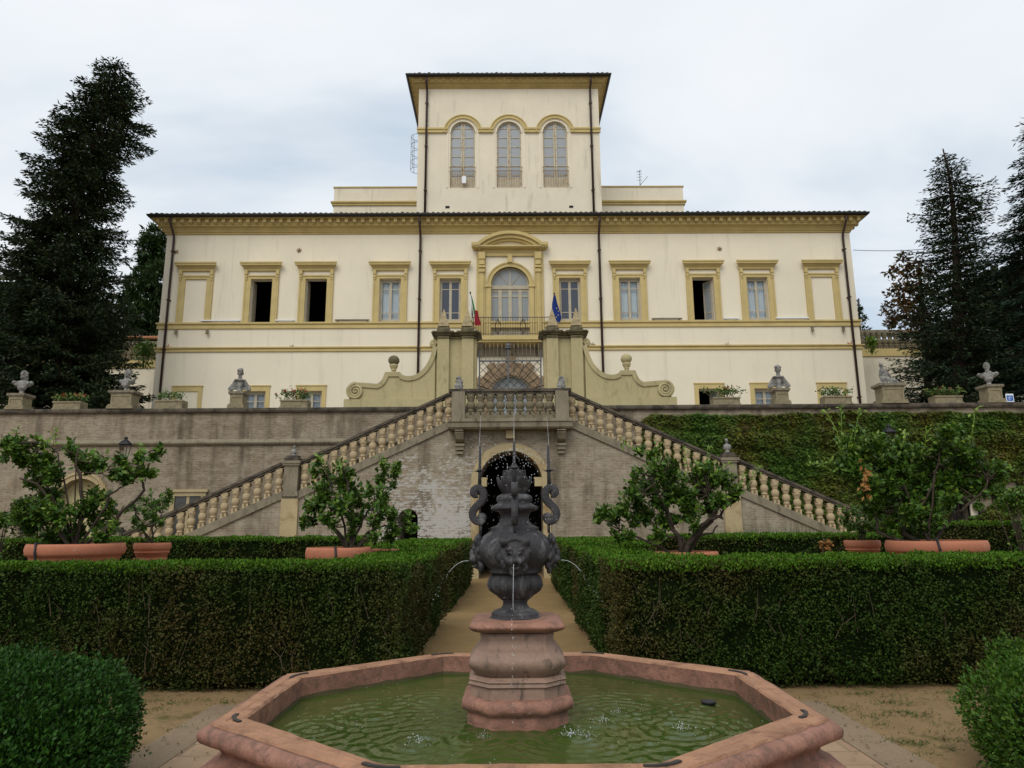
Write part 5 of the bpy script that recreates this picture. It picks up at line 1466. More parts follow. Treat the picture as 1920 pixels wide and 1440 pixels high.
# S scrolls on stems with a pipe and a spiked star
def scroll_mesh():
    b = MB(); Kq = K_
    # local x = outward, z up; units photo px
    S = []
    def c2(cx, cz, r0, r1, a0, a1, n=14): return [(cx + (r0 + (r1 - r0) * t) * math.cos(a0 + (a1 - a0) * t), cz + (r0 + (r1 - r0) * t) * math.sin(a0 + (a1 - a0) * t)) for t in np.linspace(0, 1, n)]
    pts = [(0, 8), (3, 12), (2, 17), (-4, 18), (-9, 13), (-9, 5)]
    path = [(-8, -20), (-2, -25), (6, -24), (12, -17), (13, -8), (9, 0), (1, 8), (-6, 16), (-8, 26), (-5, 34), (2, 38), (9, 36), (12, 30), (9, 25), (4, 26)]
    P2 = []
    for i in range(len(path) - 1):
        p0, p1, p2, p3 = [np.array(path[max(0, min(len(path) - 1, i + d))], float) for d in (-1, 0, 1, 2)]
        for t in np.linspace(0, 1, 4, endpoint=False):
            P2.append(.5 * ((2 * p1) + (-p0 + p2) * t + (2 * p0 - 5 * p1 + 4 * p2 - p3) * t * t + (-p0 + 3 * p1 - 3 * p2 + p3) * t ** 3))
    P2.append(np.array(path[-1], float)); rg = []
    n = len(P2)
    for i in range(n):
        tg = unit(P2[min(n - 1, i + 1)] - P2[max(0, i - 1)]); nx = np.array([-tg[1], tg[0]])
        w_ = 5.6 + 1.8 * math.sin(PI * i / n); d_ = 5.2
        rg.append([((P2[i][0] + nx[0] * w_ * u) * Kq, v * d_ * Kq, (P2[i][1] + nx[1] * w_ * u) * Kq) for u, v in ((-1, -1), (-.6, -1.15), (.6, -1.15), (1, -1), (1, 1), (.6, 1.15), (-.6, 1.15), (-1, 1))])
    b.rings(rg, smooth=True)
    b.ell((-4.5 * Kq, 0, -17 * Kq), (9.5 * Kq, 6 * Kq, 9 * Kq), 14, 8); b.ell((6.5 * Kq, 0, 30 * Kq), (6.5 * Kq, 5.5 * Kq, 6.5 * Kq), 12, 8)
    b.tube([(-2 * Kq, 0, -46 * Kq), (-2 * Kq, 0, -24 * Kq)], [2.4 * Kq, 3 * Kq], 8)
    o = b.build('scroll', m_lead); me = o.data; bpy.data.objects.remove(o)
    b = MB()
    b.tube([(0, 0, 36 * Kq), (-.5 * Kq, 0, 70 * Kq), (-1 * Kq, 0, 118 * Kq)], [3.8 * Kq, 3.0 * Kq, 2.2 * Kq], 8)
    o = b.build('nozzle_pipe', m_lead); mp_ = o.data; bpy.data.objects.remove(o)
    b = MB()
    b.lathe([(.2 * Kq, 10 * Kq), (5.5 * Kq, 1 * Kq), (3 * Kq, -1 * Kq), (2.5 * Kq, -6 * Kq)], (0, 0, 70 * Kq), 8, smooth=False)
    for k in range(10):
        a = 2 * PI * k / 10; b.tube([(2.5 * math.cos(a) * Kq, 2.5 * math.sin(a) * Kq, 69 * Kq), (13 * math.cos(a) * Kq, 13 * math.sin(a) * Kq, (70 + rng.uniform(-2, 4)) * Kq)], [.9 * Kq, .25 * Kq], 4)
    o = b.build('spiked_collar', m_lead); mc_ = o.data; bpy.data.objects.remove(o)
    return me, mp_, mc_
ms_, mp2, mc2 = scroll_mesh()
for a in (0, PI / 2, PI, -PI / 2):
    o = link('scroll', ms_, ur); rr = 66 * K_
    o.location = (rr * math.sin(a), -rr * math.cos(a), uz(953)); o.rotation_euler = (0, 0, a - PI / 2)
    for nm, me in (('nozzle_pipe', mp2), ('spiked_collar', mc2)): link(nm, me, o)

# ---- water in the air : jets and drops
def dropmat():
    t = NT('falling_water'); t.col((.78, .82, .85)); t.rough(.08); t.b.inputs['IOR'].default_value = 1.33; t.b.inputs['Transmission Weight'].default_value = .35; return t.m
m_drop = dropmat()
def drops(pts, rad, st=None):
    """small stretched octahedra"""
    pts = np.array(pts); n = len(pts); rad = np.broadcast_to(np.asarray(rad, float), (n,))[:, None]
    st = np.ones((n, 1)) if st is None else np.asarray(st)[:, None]
    o6 = np.array([(1, 0, 0), (0, 1, 0), (-1, 0, 0), (0, -1, 0), (0, 0, 1), (0, 0, -1)], float)
    v = pts[:, None, :] + o6[None] * rad[:, None, :] * np.stack([np.ones((n, 1)), np.ones((n, 1)), st], axis=2)
    f0 = np.array([(0, 1, 4), (1, 2, 4), (2, 3, 4), (3, 0, 4), (1, 0, 5), (2, 1, 5), (3, 2, 5), (0, 3, 5)])
    f = (f0[None] + (np.arange(n) * 6)[:, None, None]).reshape(-1, 3)
    return v.reshape(-1, 3), f
def jet(name, label, fn, t1, r, n, spray=0, cat='water jet'):
    """a thin stream that breaks into beads along the path fn(t)"""
    b = MB(); pts = [fn(t) for t in np.linspace(0, t1 * .55, 18)]
    b.tube(pts, [r * (1 - .3 * i / 17) for i in range(18)], 5)
    ts = np.linspace(t1 * .55, t1, n) + rng.normal(size=n) * .004
    pp = np.array([np.array(fn(t)) + rng.normal(size=3) * (.002 + .012 * spray * (t / t1)) for t in ts])
    v, f = drops(pp, rng.uniform(.6, 1.3, n) * r * 1.15, rng.uniform(1, 2.2, n))
    b.add(v, f)
    o = b.build(name, m_drop); tag(o, label, cat, 'jets of the fountain'); return o
def spout(a, label):
    x0 = np.array([UX + 86 * K_ * math.sin(a), UY - 86 * K_ * math.cos(a), ZP + uz(1051)])
    d = np.array([math.sin(a), -math.cos(a), 0])
    vx = .95
    jet('water_jet', label, lambda t: x0 + d * vx * t + np.array([0, 0, .12 * t - 4.9 * t * t]), .24, .0015, 16, .5)
spout(PI / 2, 'thin arc of water from the lion mask turned to the ivy side')
spout(-PI / 2, 'thin arc of water from the lion mask turned to the bare wall side')
x0 = np.array([UX - 2 * K_, UY - 84 * K_, ZP + uz(1054)])
jet('water_jet', 'beaded stream falling from the front lion mask', lambda t: x0 + np.array([-.03 * t, -.12 * t, -4.9 * t * t]), .42, .0017, 40, .3)
for a, lab, h in ((0, 'tall thin jet from the front scroll pipe of the urn', 95), (PI / 2, 'thin upright jet from the scroll pipe on the ivy side', 105), (-PI / 2, 'thin upright jet from the scroll pipe on the bare wall side', 105), (PI, 'thin upright jet from the rear scroll pipe of the urn', 80)):
    p0 = np.array([UX + 67 * K_ * math.sin(a), UY - 67 * K_ * math.cos(a), ZP + uz(953) + 118 * K_])
    jet('water_jet', lab, lambda t, p0=p0, h=h, a=a: p0 + np.array([-.02 * t * math.sin(a), .0, h * K_ * t]), 1.0, .0010, 26, .8)
pts = []; rad = []
for k in range(330):                         # drops falling back round the urn
    a = rng.uniform(0, 2 * PI); r = abs(rng.normal()) * 38 * K_ + 12 * K_
    pts.append((UX + r * math.cos(a), UY + r * math.sin(a), ZP + uz(rng.uniform(845, 1010)))); rad.append(rng.uniform(.0012, .0032))
for k in range(12):                          # umbrella under the front star
    for q in range(9):
        a = 2 * PI * k / 12; t = q / 8; r = 62 * t * K_
        pts.append((UX + r * math.cos(a), UY - 40 * K_ + r * .8 * math.sin(a), ZP + uz(846 + 20 * t * t * 1.5 + rng.normal() * 2))); rad.append(rng.uniform(.0012, .003))
for k in range(70):
    x, y = rng.uniform(-1.1, 1.1), rng.uniform(-1.0, 1.0)
    pts.append((FX + x, FY + y, .51 + abs(rng.normal()) * .35)); rad.append(rng.uniform(.0008, .0016))
v, f = drops(pts, rad, rng.uniform(1, 2.2, len(pts)))
o = npmesh('water_spray', v, f, m_drop); tag(o, 'scattered drops of water falling round the urn', 'spray', kind='stuff')
# splashes and bubbles on the pool
v_, f_l, nb = [], [], 0
for (x, y, s_) in ((-.55, -.5, 1), (.28, -.38, 1.1), (.38, -.42, .8), (.5, -.1, .8), (.93, -.28, .9), (-.12, -1.02, .9), (.62, .1, .6), (-.2, -.42, .6)):
    n = 46; a = rng.uniform(0, 2 * PI, n); r = abs(rng.normal(size=n)) * .035 * s_
    c = np.stack([FX + x + r * np.cos(a) * 1.3, FY + y + r * np.sin(a), .506 + abs(rng.normal(size=n)) * .03 * s_ * np.exp(-r * 18)], 1)
    v, f = drops(c, rng.uniform(.0012, .0036, n) * s_, rng.uniform(.6, 2.2, n)); v_.append(v); f_l.append(f + nb); nb += len(v)
n = 230
a = rng.uniform(0, 1, n); c = np.stack([FX + np.where(a < .35, rng.normal(-1.0, .22, n), np.where(a < .7, rng.normal(1.0, .22, n), rng.uniform(-1.25, 1.25, n))), FY + rng.normal(.0, .42, n), np.full(n, .5055)], 1)
v, f = drops(c, rng.uniform(.0015, .0042, n), np.full(n, .45)); v_.append(v); f_l.append(f + nb)
o = npmesh('water_splash', np.concatenate(v_), np.concatenate(f_l), m_drop); tag(o, 'white splashes and bubbles on the green pool', 'splash', kind='stuff')
# floating dark disc
p = P(1328, 1312, 5.4); k = (.53 - EYE) / (p[2] - EYE); p = np.array([p[0] * k, p[1] * k, .52])
e = empty('floating_lamp', (p[0], p[1], .505), 0, 'small dark round disc floating in the pool', 'pool float')
b = MB(); b.lathe([(.0, -.01), (.04, -.01), (.046, .008), (.05, .014), (.046, .019), (.028, .024), (.0, .025)], (0, 0, 0), 20); b.build('cap', m_plastic, e)
b = MB(); b.lathe([(.03, -.06), (.035, -.012), (.0, -.012)], (0, 0, 0), 12); b.build('stem', m_plastic, e)
# ------------------------------------------------------------------ hedges
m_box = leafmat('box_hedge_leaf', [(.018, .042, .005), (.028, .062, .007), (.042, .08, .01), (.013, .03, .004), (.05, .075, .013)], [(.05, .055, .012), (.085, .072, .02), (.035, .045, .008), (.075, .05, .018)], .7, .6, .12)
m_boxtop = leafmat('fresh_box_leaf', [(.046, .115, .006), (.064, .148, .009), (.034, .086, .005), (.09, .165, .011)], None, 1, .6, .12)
m_priv = leafmat('glossy_shrub_leaf', [(.015, .055, .006), (.024, .075, .008), (.036, .1, .011), (.01, .034, .004)], None, 1, .5, .16)
m_core = plain('hedge_core', (.008, .013, .004), .95)
m_twig = plain('dry_twig', (.09, .065, .04), .9)
def hedge(name, label, x0, x1, y0, y1, z1, dens, lf=.028, faces='fitrb', wob=.05, seed=1, z0=0, topd=1.6):
    e = empty(name, ((x0 + x1) / 2, (y0 + y1) / 2, z0), 0, label, 'hedge', 'clipped box hedges')
    o = np.array([(x0 + x1) / 2, (y0 + y1) / 2, z0])
    b = MB(); m = .13; b.box(x0 + m - o[0], x1 - m - o[0], y0 + m - o[1], y1 - m - o[1], .08, z1 - .05 - z0); b.build('core', m_core, e)
    C, N, T = [], [], []
    def face(kind, area):
        n = int(area * dens * (topd if kind == 't' else 1)); u, v = rng.random(n), rng.random(n)
        if kind == 'f': c = np.stack([x0 + u * (x1 - x0), np.full(n, y0), z0 + v * (z1 - z0)], 1); nr = (0, -1, 0)
        if kind == 'b': c = np.stack([x0 + u * (x1 - x0), np.full(n, y1), z0 + v * (z1 - z0)], 1); nr = (0, 1, 0)
        if kind == 'l': c = np.stack([np.full(n, x0), y0 + u * (y1 - y0), z0 + v * (z1 - z0)], 1); nr = (-1, 0, 0)
        if kind == 'r': c = np.stack([np.full(n, x1), y0 + u * (y1 - y0), z0 + v * (z1 - z0)], 1); nr = (1, 0, 0)
        if kind == 't': c = np.stack([x0 + u * (x1 - x0), y0 + v * (y1 - y0), np.full(n, z1)], 1); nr = (0, 0, 1)
        nr = np.array(nr, float)
        dis = vnoise(c, 5, seed) * wob * (1.5 if kind != 't' else .7) + vnoise(c, 17, seed + 1) * wob * (.9 if kind != 't' else .5)
        if kind != 't':
            hz = (c[:, 2] - z0) / (z1 - z0)
            dis -= .10 * np.clip((.16 - hz) / .16, 0, 1) + .03 * np.clip((hz - .93) / .07, 0, 1)
            keep = (vnoise(c, 7, seed + 5) + .5 * vnoise(c, 21, seed + 8) > -.36 + .4 * np.clip((.12 - hz) / .12, 0, 1)) | (rng.random(n) < .12)
        else: keep = np.ones(n, bool)
        c = c + nr * (dis - rng.random(n) ** 1.5 * .09)[:, None] + rng.normal(size=c.shape) * .008
        if kind != 't':
            k2 = rng.random(n) < .45; inner = c[k2] - nr * (dis[k2] + .10)[:, None]
            c = np.concatenate([c[keep], inner])
        else: c = c[keep]
        n = len(c)
        d = rdir(n) + nr * .75 + np.array([0, 0, .35]); nn = rdir(n) * .9 + nr * .5 + np.array([0, 0, .7])
        return c, d, nn
    lat = {'f': (x1 - x0) * (z1 - z0), 'b': (x1 - x0) * (z1 - z0), 'l': (y1 - y0) * (z1 - z0), 'r': (y1 - y0) * (z1 - z0)}
    R_ = [face(k, lat[k]) for k in faces if k in lat]
    c, d, nn = [np.concatenate(q) for q in zip(*R_)]
    s = rng.uniform(.75, 1.3, len(c)) * lf
    leaf_obj('foliage', c - o, d, nn, s, s * .62, m_box, e)
    # twigs seen through the thin places
    b = MB()
    for k in range(int(lat['f'] * 7)):
        x = rng.uniform(x0 + .05, x1 - .05); z = rng.uniform(.05, z1 * .7); y = y0 + .05 + rng.uniform(-.03, .02)
        b.tube([(x - o[0], y - o[1], z), (x + rng.normal() * .05 - o[0], y - o[1] - .01, z + .12), (x + rng.normal() * .1 - o[0], y - .02 - o[1], z + rng.uniform(.2, .4))], [.005, .004, .002], 3, smooth=False)
    b.build('twigs', m_twig, e)
    if 't' in faces:
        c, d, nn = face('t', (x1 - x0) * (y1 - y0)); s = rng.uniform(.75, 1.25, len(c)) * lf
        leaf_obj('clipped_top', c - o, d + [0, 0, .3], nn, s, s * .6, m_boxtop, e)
    return e
HH = 1.274; PW = 1.12
hedge('box_hedge', 'front clipped hedge with brownish hollows, on the bare wall side of the path', AX - 8.2, AX - PW, 7.75, 8.75, HH, 4200, .03, 'ftr', .05, 11)
hedge('box_hedge', 'front clipped hedge with dry brown twigs, on the ivy side of the path', AX + PW, AX + 8.2, 7.75, 8.75, HH + .01, 4200, .03, 'ftl', .05, 12)
hedge('box_hedge', 'hedge edging the sandy path behind the front hedge, bare wall side', AX - PW - .9, AX - PW, 8.85, 13.0, HH - .01, 2600, .034, 'tr', .05, 13)
hedge('box_hedge', 'hedge edging the sandy path behind the front hedge, ivy side', AX + PW, AX + PW + .9, 8.85, 13.0, HH + .0, 2600, .034, 'tl', .05, 14)
hedge('box_hedge', 'far hedge edging the path before the stairs, bare wall side', AX - PW - 1.8, AX - PW - .02, 14.6, 21.5, HH + .02, 1000, .05, 'ftr', .05, 15)
hedge('box_hedge', 'far hedge edging the path before the stairs, ivy side', AX + PW + .02, AX + PW + 1.8, 14.6, 21.5, HH + .03, 1000, .05, 'ftl', .05, 16)
hedge('box_hedge', 'long rear hedge behind the terracotta pots, bare wall side', AX - 15, AX - PW - 1.85, 15.0, 16.0, 1.45, 1100, .05, 'ftr', .05, 17)
hedge('box_hedge', 'long rear hedge behind the terracotta pots, ivy side', AX + PW + 1.85, AX + 8.3, 15.0, 16.0, 1.44, 1100, .05, 'ftl', .05, 18)
hedge('box_hedge', 'taller hedge end behind the biggest lemon tree, before the ivy wall', AX + 8.35, AX + 16, 16.4, 17.3, 1.66, 1000, .05, 'ftl', .05, 19)
def supr(u):
    pw = np.sign(u) * np.abs(u) ** .9; pw = unit(pw)
    mxx = np.max(np.abs(pw), 1, keepdims=True); return pw * (.86 + .14 / mxx)
def bush(label, lumps, seed, dens=7500, lf=.026, mt=None):
    o = np.array([lumps[0][0], lumps[0][1], 0]); e = empty('shrub', tuple(o), 0, label, 'shrub', 'rounded clipped shrubs')
    b = MB(); C, N = [], []
    for (x, y, rx, ry, h) in lumps:
        rg = []
        rr = []
        for i in range(13):
            el = -PI / 2 + PI * i / 12; uu = np.array([(max(.02, math.cos(el)) * math.cos(t), max(.02, math.cos(el)) * math.sin(t), math.sin(el)) for t in [2 * PI * j / 24 for j in range(24)]])
            q = supr(uu); rr.append([(x - o[0] + p[0] * (rx - .2), y - o[1] + p[1] * (ry - .2), max(.02, h * .4 + p[2] * (h * .6 - .19))) for p in q])
        b.rings(rr)
        n = int(dens * (rx + ry) * 2.6 * h); u = rdir(n); pw = supr(u)
        c = np.stack([x + pw[:, 0] * rx, y + pw[:, 1] * ry, h * .4 + pw[:, 2] * h * .6], 1)
        nr = unit(u * [1 / rx, 1 / ry, 1 / (h * .6)])
        c += nr * (vnoise(c, 5, seed) * .10 + vnoise(c, 14, seed + 2) * .07 + np.clip(vnoise(c, 26, seed + 3) - .4, 0, 1) * .16 - rng.random(n) ** 1.5 * .09)[:, None]
        k = c[:, 2] > .02; C.append(c[k]); N.append(nr[k])
    b.build('core', m_core, e)
    c, nr = np.concatenate(C), np.concatenate(N); n = len(c)
    s = rng.uniform(.8, 1.3, n) * lf
    leaf_obj('foliage', c - o, rdir(n) * .7 + nr * .8 + [0, 0, .3], rdir(n) * .7 + nr * .4 + [0, 0, .7], s, s * .58, mt or m_priv, e)
bush('dark green rounded shrub at the pool corner on the bare wall side', [(-3.38, 4.5, 1.0, 1.1, .93), (-2.75, 3.2, .55, .5, .76), (-4.2, 4.6, .9, 1.2, .98), (-2.85, 4.2, .6, .8, .72)], 31, 11000)
m_priv2 = leafmat('yellowish_shrub_leaf', [(.034, .09, .008), (.052, .12, .01), (.022, .062, .007), (.075, .135, .012)], None, 1, .5, .16)
bush('bright green rounded shrub at the pool corner on the ivy side', [(3.78, 4.6, .88, .95, .82), (4.35, 5.1, .9, 1.0, .97), (3.45, 3.6, .6, .65, .74)], 32, 11000, mt=m_priv2)
# ------------------------------------------------------------------ ivy
m_ivy = leafmat('ivy_leaf', [(.03, .07, .009), (.048, .105, .013), (.07, .125, .016), (.02, .045, .007)], [(.07, .09, .012), (.12, .12, .012), (.07, .055, .014), (.045, .07, .009), (.05, .028, .012)], .42, .6, .12)
iv = empty('climbing_ivy', (AX + 10, YW, 0), 0, 'dense climbing ivy turning yellow and red over the garden wall', 'ivy')
n = 170000
x = AX + rng.uniform(2.2, 19, n); z = rng.uniform(.0, ZWT - .12, n)
pt_ = np.stack([x, np.full(n, YW), z], 1)
edge = np.clip((x - AX - 4.6 - 1.2 * vnoise(pt_, 1.3, 41)) / 2.2, -1, 1)
lim = ZWT - .32 - .12 * vnoise(pt_, 2.6, 42) - np.clip(1.2 - (x - AX - 4), 0, 3) * .8
bare = (x > AX + 15.6) & (z < 3.1 + .8 * vnoise(pt_, 1.6, 44)) & (vnoise(pt_, 3, 45) < .15)
lowb = (x < AX + 8) & (z < 2.2 - .3 * (x - AX - 4.6))
k = (edge + .35 * vnoise(pt_, 4, 43) > 0) & (z < lim) & ~bare & ~lowb
pt_ = pt_[k]; n = len(pt_)
row = np.sin(pt_[:, 2] * 17 + vnoise(pt_, 2, 50) * 3)
dep = .10 + .12 * (vnoise(pt_, 2.4, 46) * .5 + .5) + .015 * row + .10 * vnoise(pt_, 6, 47) + .1 * np.exp(-((pt_[:, 2] - ZWC) / .2) ** 2)
pt_[:, 1] -= np.clip(dep, .01, 1) * rng.uniform(.3, 1.1, n) + .01
s = rng.uniform(.08, .14, n)
leaf_obj('leaves', pt_ - [AX + 10, YW, 0], rdir(n) * .6 + [0, -.45, -.75], rdir(n) * .5 + [0, -.8, .55], s, s * .9, m_ivy, iv)
b = MB()
for k in range(50):
    X = rng.uniform(-5, 8.5); zz = rng.uniform(1.5, 5.4); pts = [(X, -.03, 0)]
    for q in range(6): X += rng.normal() * .2; pts.append((X, -.03, zz * (q + 1) / 6))
    b.tube(pts, .014, 4)
b.build('stems', m_wood, iv)

# ------------------------------------------------------------------ lemon trees and their pots
m_lem = leafmat('citrus_leaf', [(.034, .085, .009), (.055, .125, .012), (.08, .16, .015), (.022, .056, .007), (.125, .2, .02)], None, 1, .45, .25, .15)  # brighter tones paint sunlit leaves into the palette and blend in young growth
m_lemy = leafmat('young_citrus_leaf', [(.14, .24, .025), (.2, .29, .03), (.11, .2, .025)], None, 1, .45, .35, .15)
m_drya = leafmat('dry_leaf', [(.3, .14, .03), (.24, .11, .03)], None)
def pot(label, px0, px1, pytop, Y, h, group='terracotta pots', deep=False, hose=None):
    c0, c1 = P(px0, pytop, Y), P(px1, pytop, Y); r = (c1[0] - c0[0]) / 2 * (.925 if not deep else .97); zt = (c0[2] + c1[2]) / 2; cx = (c0[0] + c1[0]) / 2
    e = empty('terracotta_pot', (cx, Y, zt - h), 0, label, 'plant pot', group)
    rh = .17 if not deep else .11
    b = MB(); b.lathe([(r * .62, 0), (r * .7, h * .3), (r * .82, h * .7), (r * .9, h - rh - .03), (r * .92, h - rh), (r * .97, h - rh + .012)] + [(r * (.97 + .03 * math.sin(PI * t)), h - rh + .012 + (rh - .02) * t) for t in (.2, .5, .8)] + [(r * .965, h), (r * .9, h), (r * .88, h - .08), (r * .86, h - .2)], (0, 0, 0), 48)
    b.build('body', m_terra, e)
    if deep:
        b = MB(); b.lathe([(r * .915, h - rh - .05), (r * .945, h - rh - .035), (r * .915, h - rh - .02)], (0, 0, 0), 40); 
        for k in range(18):
            a = PI + PI * k / 18; pts = [((r * .87) * math.cos(a + t * .17), (r * .87) * math.sin(a + t * .17) - .0, h * .62 - .05 * math.sin(PI * t)) for t in np.linspace(0, 1, 6)]
            b.tube(pts, .012, 5)
        b.build('festoon', m_terra, e)
    b = MB(); b.lathe([(0, h - .1), (r * .87, h - .1)], (0, 0, 0), 32); b.build('soil', m_soil, e)
    b = MB(); b.cbox(0, 0, -(zt - h), r * 1.1, r * 1.1, zt - h); b.build('stand', m_newel, e)
    if hose is not None:
        b = MB(); a = hose; b.tube([((r - .2) * math.cos(a), (r - .2) * math.sin(a), h - .02), (r * 1.0 * math.cos(a), r * math.sin(a), h + .015), (r * 1.02 * math.cos(a + .03), r * 1.02 * math.sin(a + .03), h - .12), (r * .95 * math.cos(a + .1), r * .95 * math.sin(a + .1), h - .4)], .016, 6); b.build('irrigation_hose', m_plastic, e)
    return np.array([cx, Y, zt - .1]), r
def citrus(name, label, Y, base, trunks, blobs, shoots, lf=.085, dens=1.0, seed=3, spread=.8, group='lemon trees in terracotta pots', dry=None):
    """base world point; trunks: list of pixel polylines; blobs (px,py,rpx); shoots: pixel polylines of young growth"""
    g = np.random.default_rng(seed)
    e = empty(name, tuple(base), 0, label, 'tree', group)
    o = np.array(base); px2m = np.linalg.norm(P(961, 900, Y) - P(960, 900, Y))
    b = MB(); ends = []
    for tr in trunks:
        r0 = tr[0]; pts = [o + [g.normal() * .03, g.normal() * .03, -.02]]
        dy = g.uniform(-.35, .35)
        m = len(tr) - 1
        for i, (x, y) in enumerate(tr[1:]): pts.append(P(x, y, Y + dy * (i + 1) / m))
        # smooth
        q = [pts[0]]
        for i in range(len(pts) - 1):
            for t in (.33, .66, 1): q.append(pts[i] + (pts[i + 1] - pts[i]) * t + g.normal(size=3) * .012)
        b.tube([p - o for p in q], [r0 * (1 - .62 * i / (len(q) - 1)) for i in range(len(q))], 7); ends += [p for p in q[2:]]
    ends = np.array(ends)
    C, D = [], []
    for (x, y, r) in blobs:
        rm = r * px2m; c0 = P(x, y, Y + g.uniform(-.4, .4) * spread)
        m = max(4, int(dens * 2.3 * (r / 9) ** 2))
        for k in range(m):
            u = unit(g.normal(size=3)) * rm * g.uniform(.25, 1.0) ** .6
            tip = c0 + u * [1, 1.1, .95]
            j = ends[np.argmin(((ends - tip) ** 2).sum(1))]
            if g.random() < .22: b.tube([j - o, (j + tip) / 2 - o + g.normal(size=3) * .03 - [0, 0, .02], tip - o], [.012, .008, .004], 4, smooth=False)
            nl = g.integers(12, 20); ax = unit(u + [0, 0, rm * .6]); t = g.random(nl)
            C.append(tip - ax * t[:, None] * .16 + g.normal(size=(nl, 3)) * .02); D.append(unit(g.normal(size=(nl, 3))) * .9 + ax * .6)
    b.build('trunk', m_wood, e)
    c, d = np.concatenate(C), np.concatenate(D); n = len(c); s = g.uniform(.65, 1.25, n) * lf
    leaf_obj('crown', c - o, d, rdir(n) * .6 + [0, -.3, .8], s, s * .56, m_lem, e)
    if shoots:
        C, D = [], []; b = MB()
        for sh in shoots:
            pts = [P(x, y, Y - .15) for x, y in sh]
            L = len(pts); b.tube([p - o for p in pts], .006, 4)
            for i in range(L - 1):
                for t in np.linspace(0, 1, 9): C.append(pts[i] + (pts[i + 1] - pts[i]) * t + g.normal(size=3) * .012); D.append(unit(g.normal(size=3) * .8 + unit(pts[i + 1] - pts[i]) * .6))
            for q in range(8): C.append(pts[-1] + g.normal(size=3) * .03); D.append(g.normal(size=3))
        b.build('young_stem', m_lemy, e)
        c, d = np.array(C), np.array(D); n = len(c); s = g.uniform(.6, 1.1, n) * lf
        leaf_obj('young_shoots', c - o, d, rdir(n) * .6 + [0, -.3, .7], s, s * .42, m_lemy, e)
    if dry:
        c0 = P(dry[0], dry[1], Y - .5); c = c0 + g.normal(size=(40, 3)) * [.04, .03, .13]
        leaf_obj('dry_leaves', c - o, rdir(40) + [0, 0, -.8], rdir(40) + [0, -.8, 0], .09, .04, m_drya, e)
    return e
# 1 large tree at the bare wall end
bs, r = pot('wide low terracotta tub under the sprawling lemon tree, bare wall side', 55, 234, 1019, 10.6, 1.1, hose=-1.9)
citrus('lemon_tree', 'sprawling open lemon tree with bare dark limbs, in the wide tub before the bare wall', 10.6, bs,
    [(.035, (157, 960), (153, 900), (143, 875), (150, 840)), (.03, (205, 985), (245, 945), (270, 920), (268, 900), (270, 850), (285, 845)), (.03, (110, 1000), (95, 945), (70, 905), (35, 898)), (.025, (100, 940), (85, 900), (60, 870)), (.02, (195, 960), (205, 930), (225, 915), (240, 900)), (.016, (150, 885), (185, 888), (200, 880)), (.016, (120, 900), (110, 850), (78, 830)), (.012, (140, 850), (110, 838), (103, 815))],
    [(27, 822, 18), (45, 850, 30), (80, 870, 36), (75, 830, 16), (32, 840, 20), (70, 900, 26), (100, 885, 28), (135, 838, 20), (150, 850, 20), (165, 870, 26), (185, 865, 18), (215, 880, 24), (225, 860, 16), (240, 890, 20), (262, 850, 16), (270, 878, 18), (288, 852, 12), (300, 845, 8), (285, 885, 10), (90, 925, 30), (75, 960, 26), (110, 960, 30), (60, 985, 22), (105, 1000, 28), (150, 950, 22), (150, 990, 20), (178, 930, 24), (185, 970, 24), (205, 950, 18), (195, 1000, 20), (210, 985, 18), (15, 830, 12), (10, 850, 10), (130, 1005, 16), (35, 965, 18), (40, 940, 12)],
    [((85, 850), (82, 828)), ((100, 835), (103, 808)), ((170, 860), (178, 848)), ((28, 820), (32, 806)), ((262, 850), (264, 838)), ((210, 1000), (212, 978))], .095, .95, 5)
# 2 small pot beside it
bs, r = pot('small deep terracotta pot with festoons, bare wall side', 253, 320, 1018, 12.0, .62, deep=True)
citrus('lemon_tree', 'small slender citrus in the small festooned pot, bare wall side', 12.0, bs, [(.022, (272, 1000), (262, 975), (255, 960), (248, 940)), (.016, (285, 990), (300, 970), (310, 940)), (.012, (265, 980), (285, 950))],
    [(255, 945, 16), (280, 935, 22), (300, 945, 20), (290, 965, 18), (250, 975, 14), (312, 935, 10), (317, 925, 8), (275, 960, 16), (300, 975, 14), (240, 950, 8), (268, 985, 10)], None, .075, .8, 6)
# 3 pair of pots left of the path
bs, r = pot('long terracotta tub with a strap-like black hose, nearer the stairs on the bare wall side', 570, 702, 1026, 10.6, 1.1, hose=-1.45)
bs2, r2 = pot('terracotta pot half hidden by the path hedge, bare wall side', 664, 752, 1030, 11.6, 1.0)
citrus('lemon_tree', 'many-stemmed lemon tree before the plaster-patched stair wall', 10.9, (bs + bs2 * .0 + [.15, .2, 0]),
    [(.04, (635, 1000), (610, 975), (600, 955), (590, 930)), (.035, (660, 990), (660, 950), (650, 900), (640, 870)), (.03, (690, 1000), (712, 985), (718, 950), (715, 900), (725, 880)), (.022, (675, 985), (690, 960), (705, 950)), (.02, (640, 960), (625, 920), (610, 880)), (.02, (700, 990), (730, 985), (745, 975))],
    [(590, 880, 10), (600, 865, 9), (612, 885, 14), (635, 872, 12), (640, 890, 22), (615, 915, 26), (650, 915, 28), (585, 945, 18), (600, 940, 24), (640, 945, 28), (670, 935, 24), (570, 978, 10), (585, 970, 16), (620, 970, 22), (665, 965, 24), (690, 920, 16), (715, 895, 16), (722, 875, 13), (740, 885, 12), (745, 872, 8), (712, 920, 20), (735, 905, 12), (720, 945, 20), (705, 970, 20), (735, 965, 18), (745, 990, 18), (765, 965, 12), (770, 985, 10), (730, 1000, 18), (700, 1000, 14), (660, 990, 12), (690, 945, 14), (655, 880, 10)],
    [((640, 890), (637, 868)), ((608, 870), (597, 856)), ((722, 880), (716, 862))], .088, 1.0, 7)
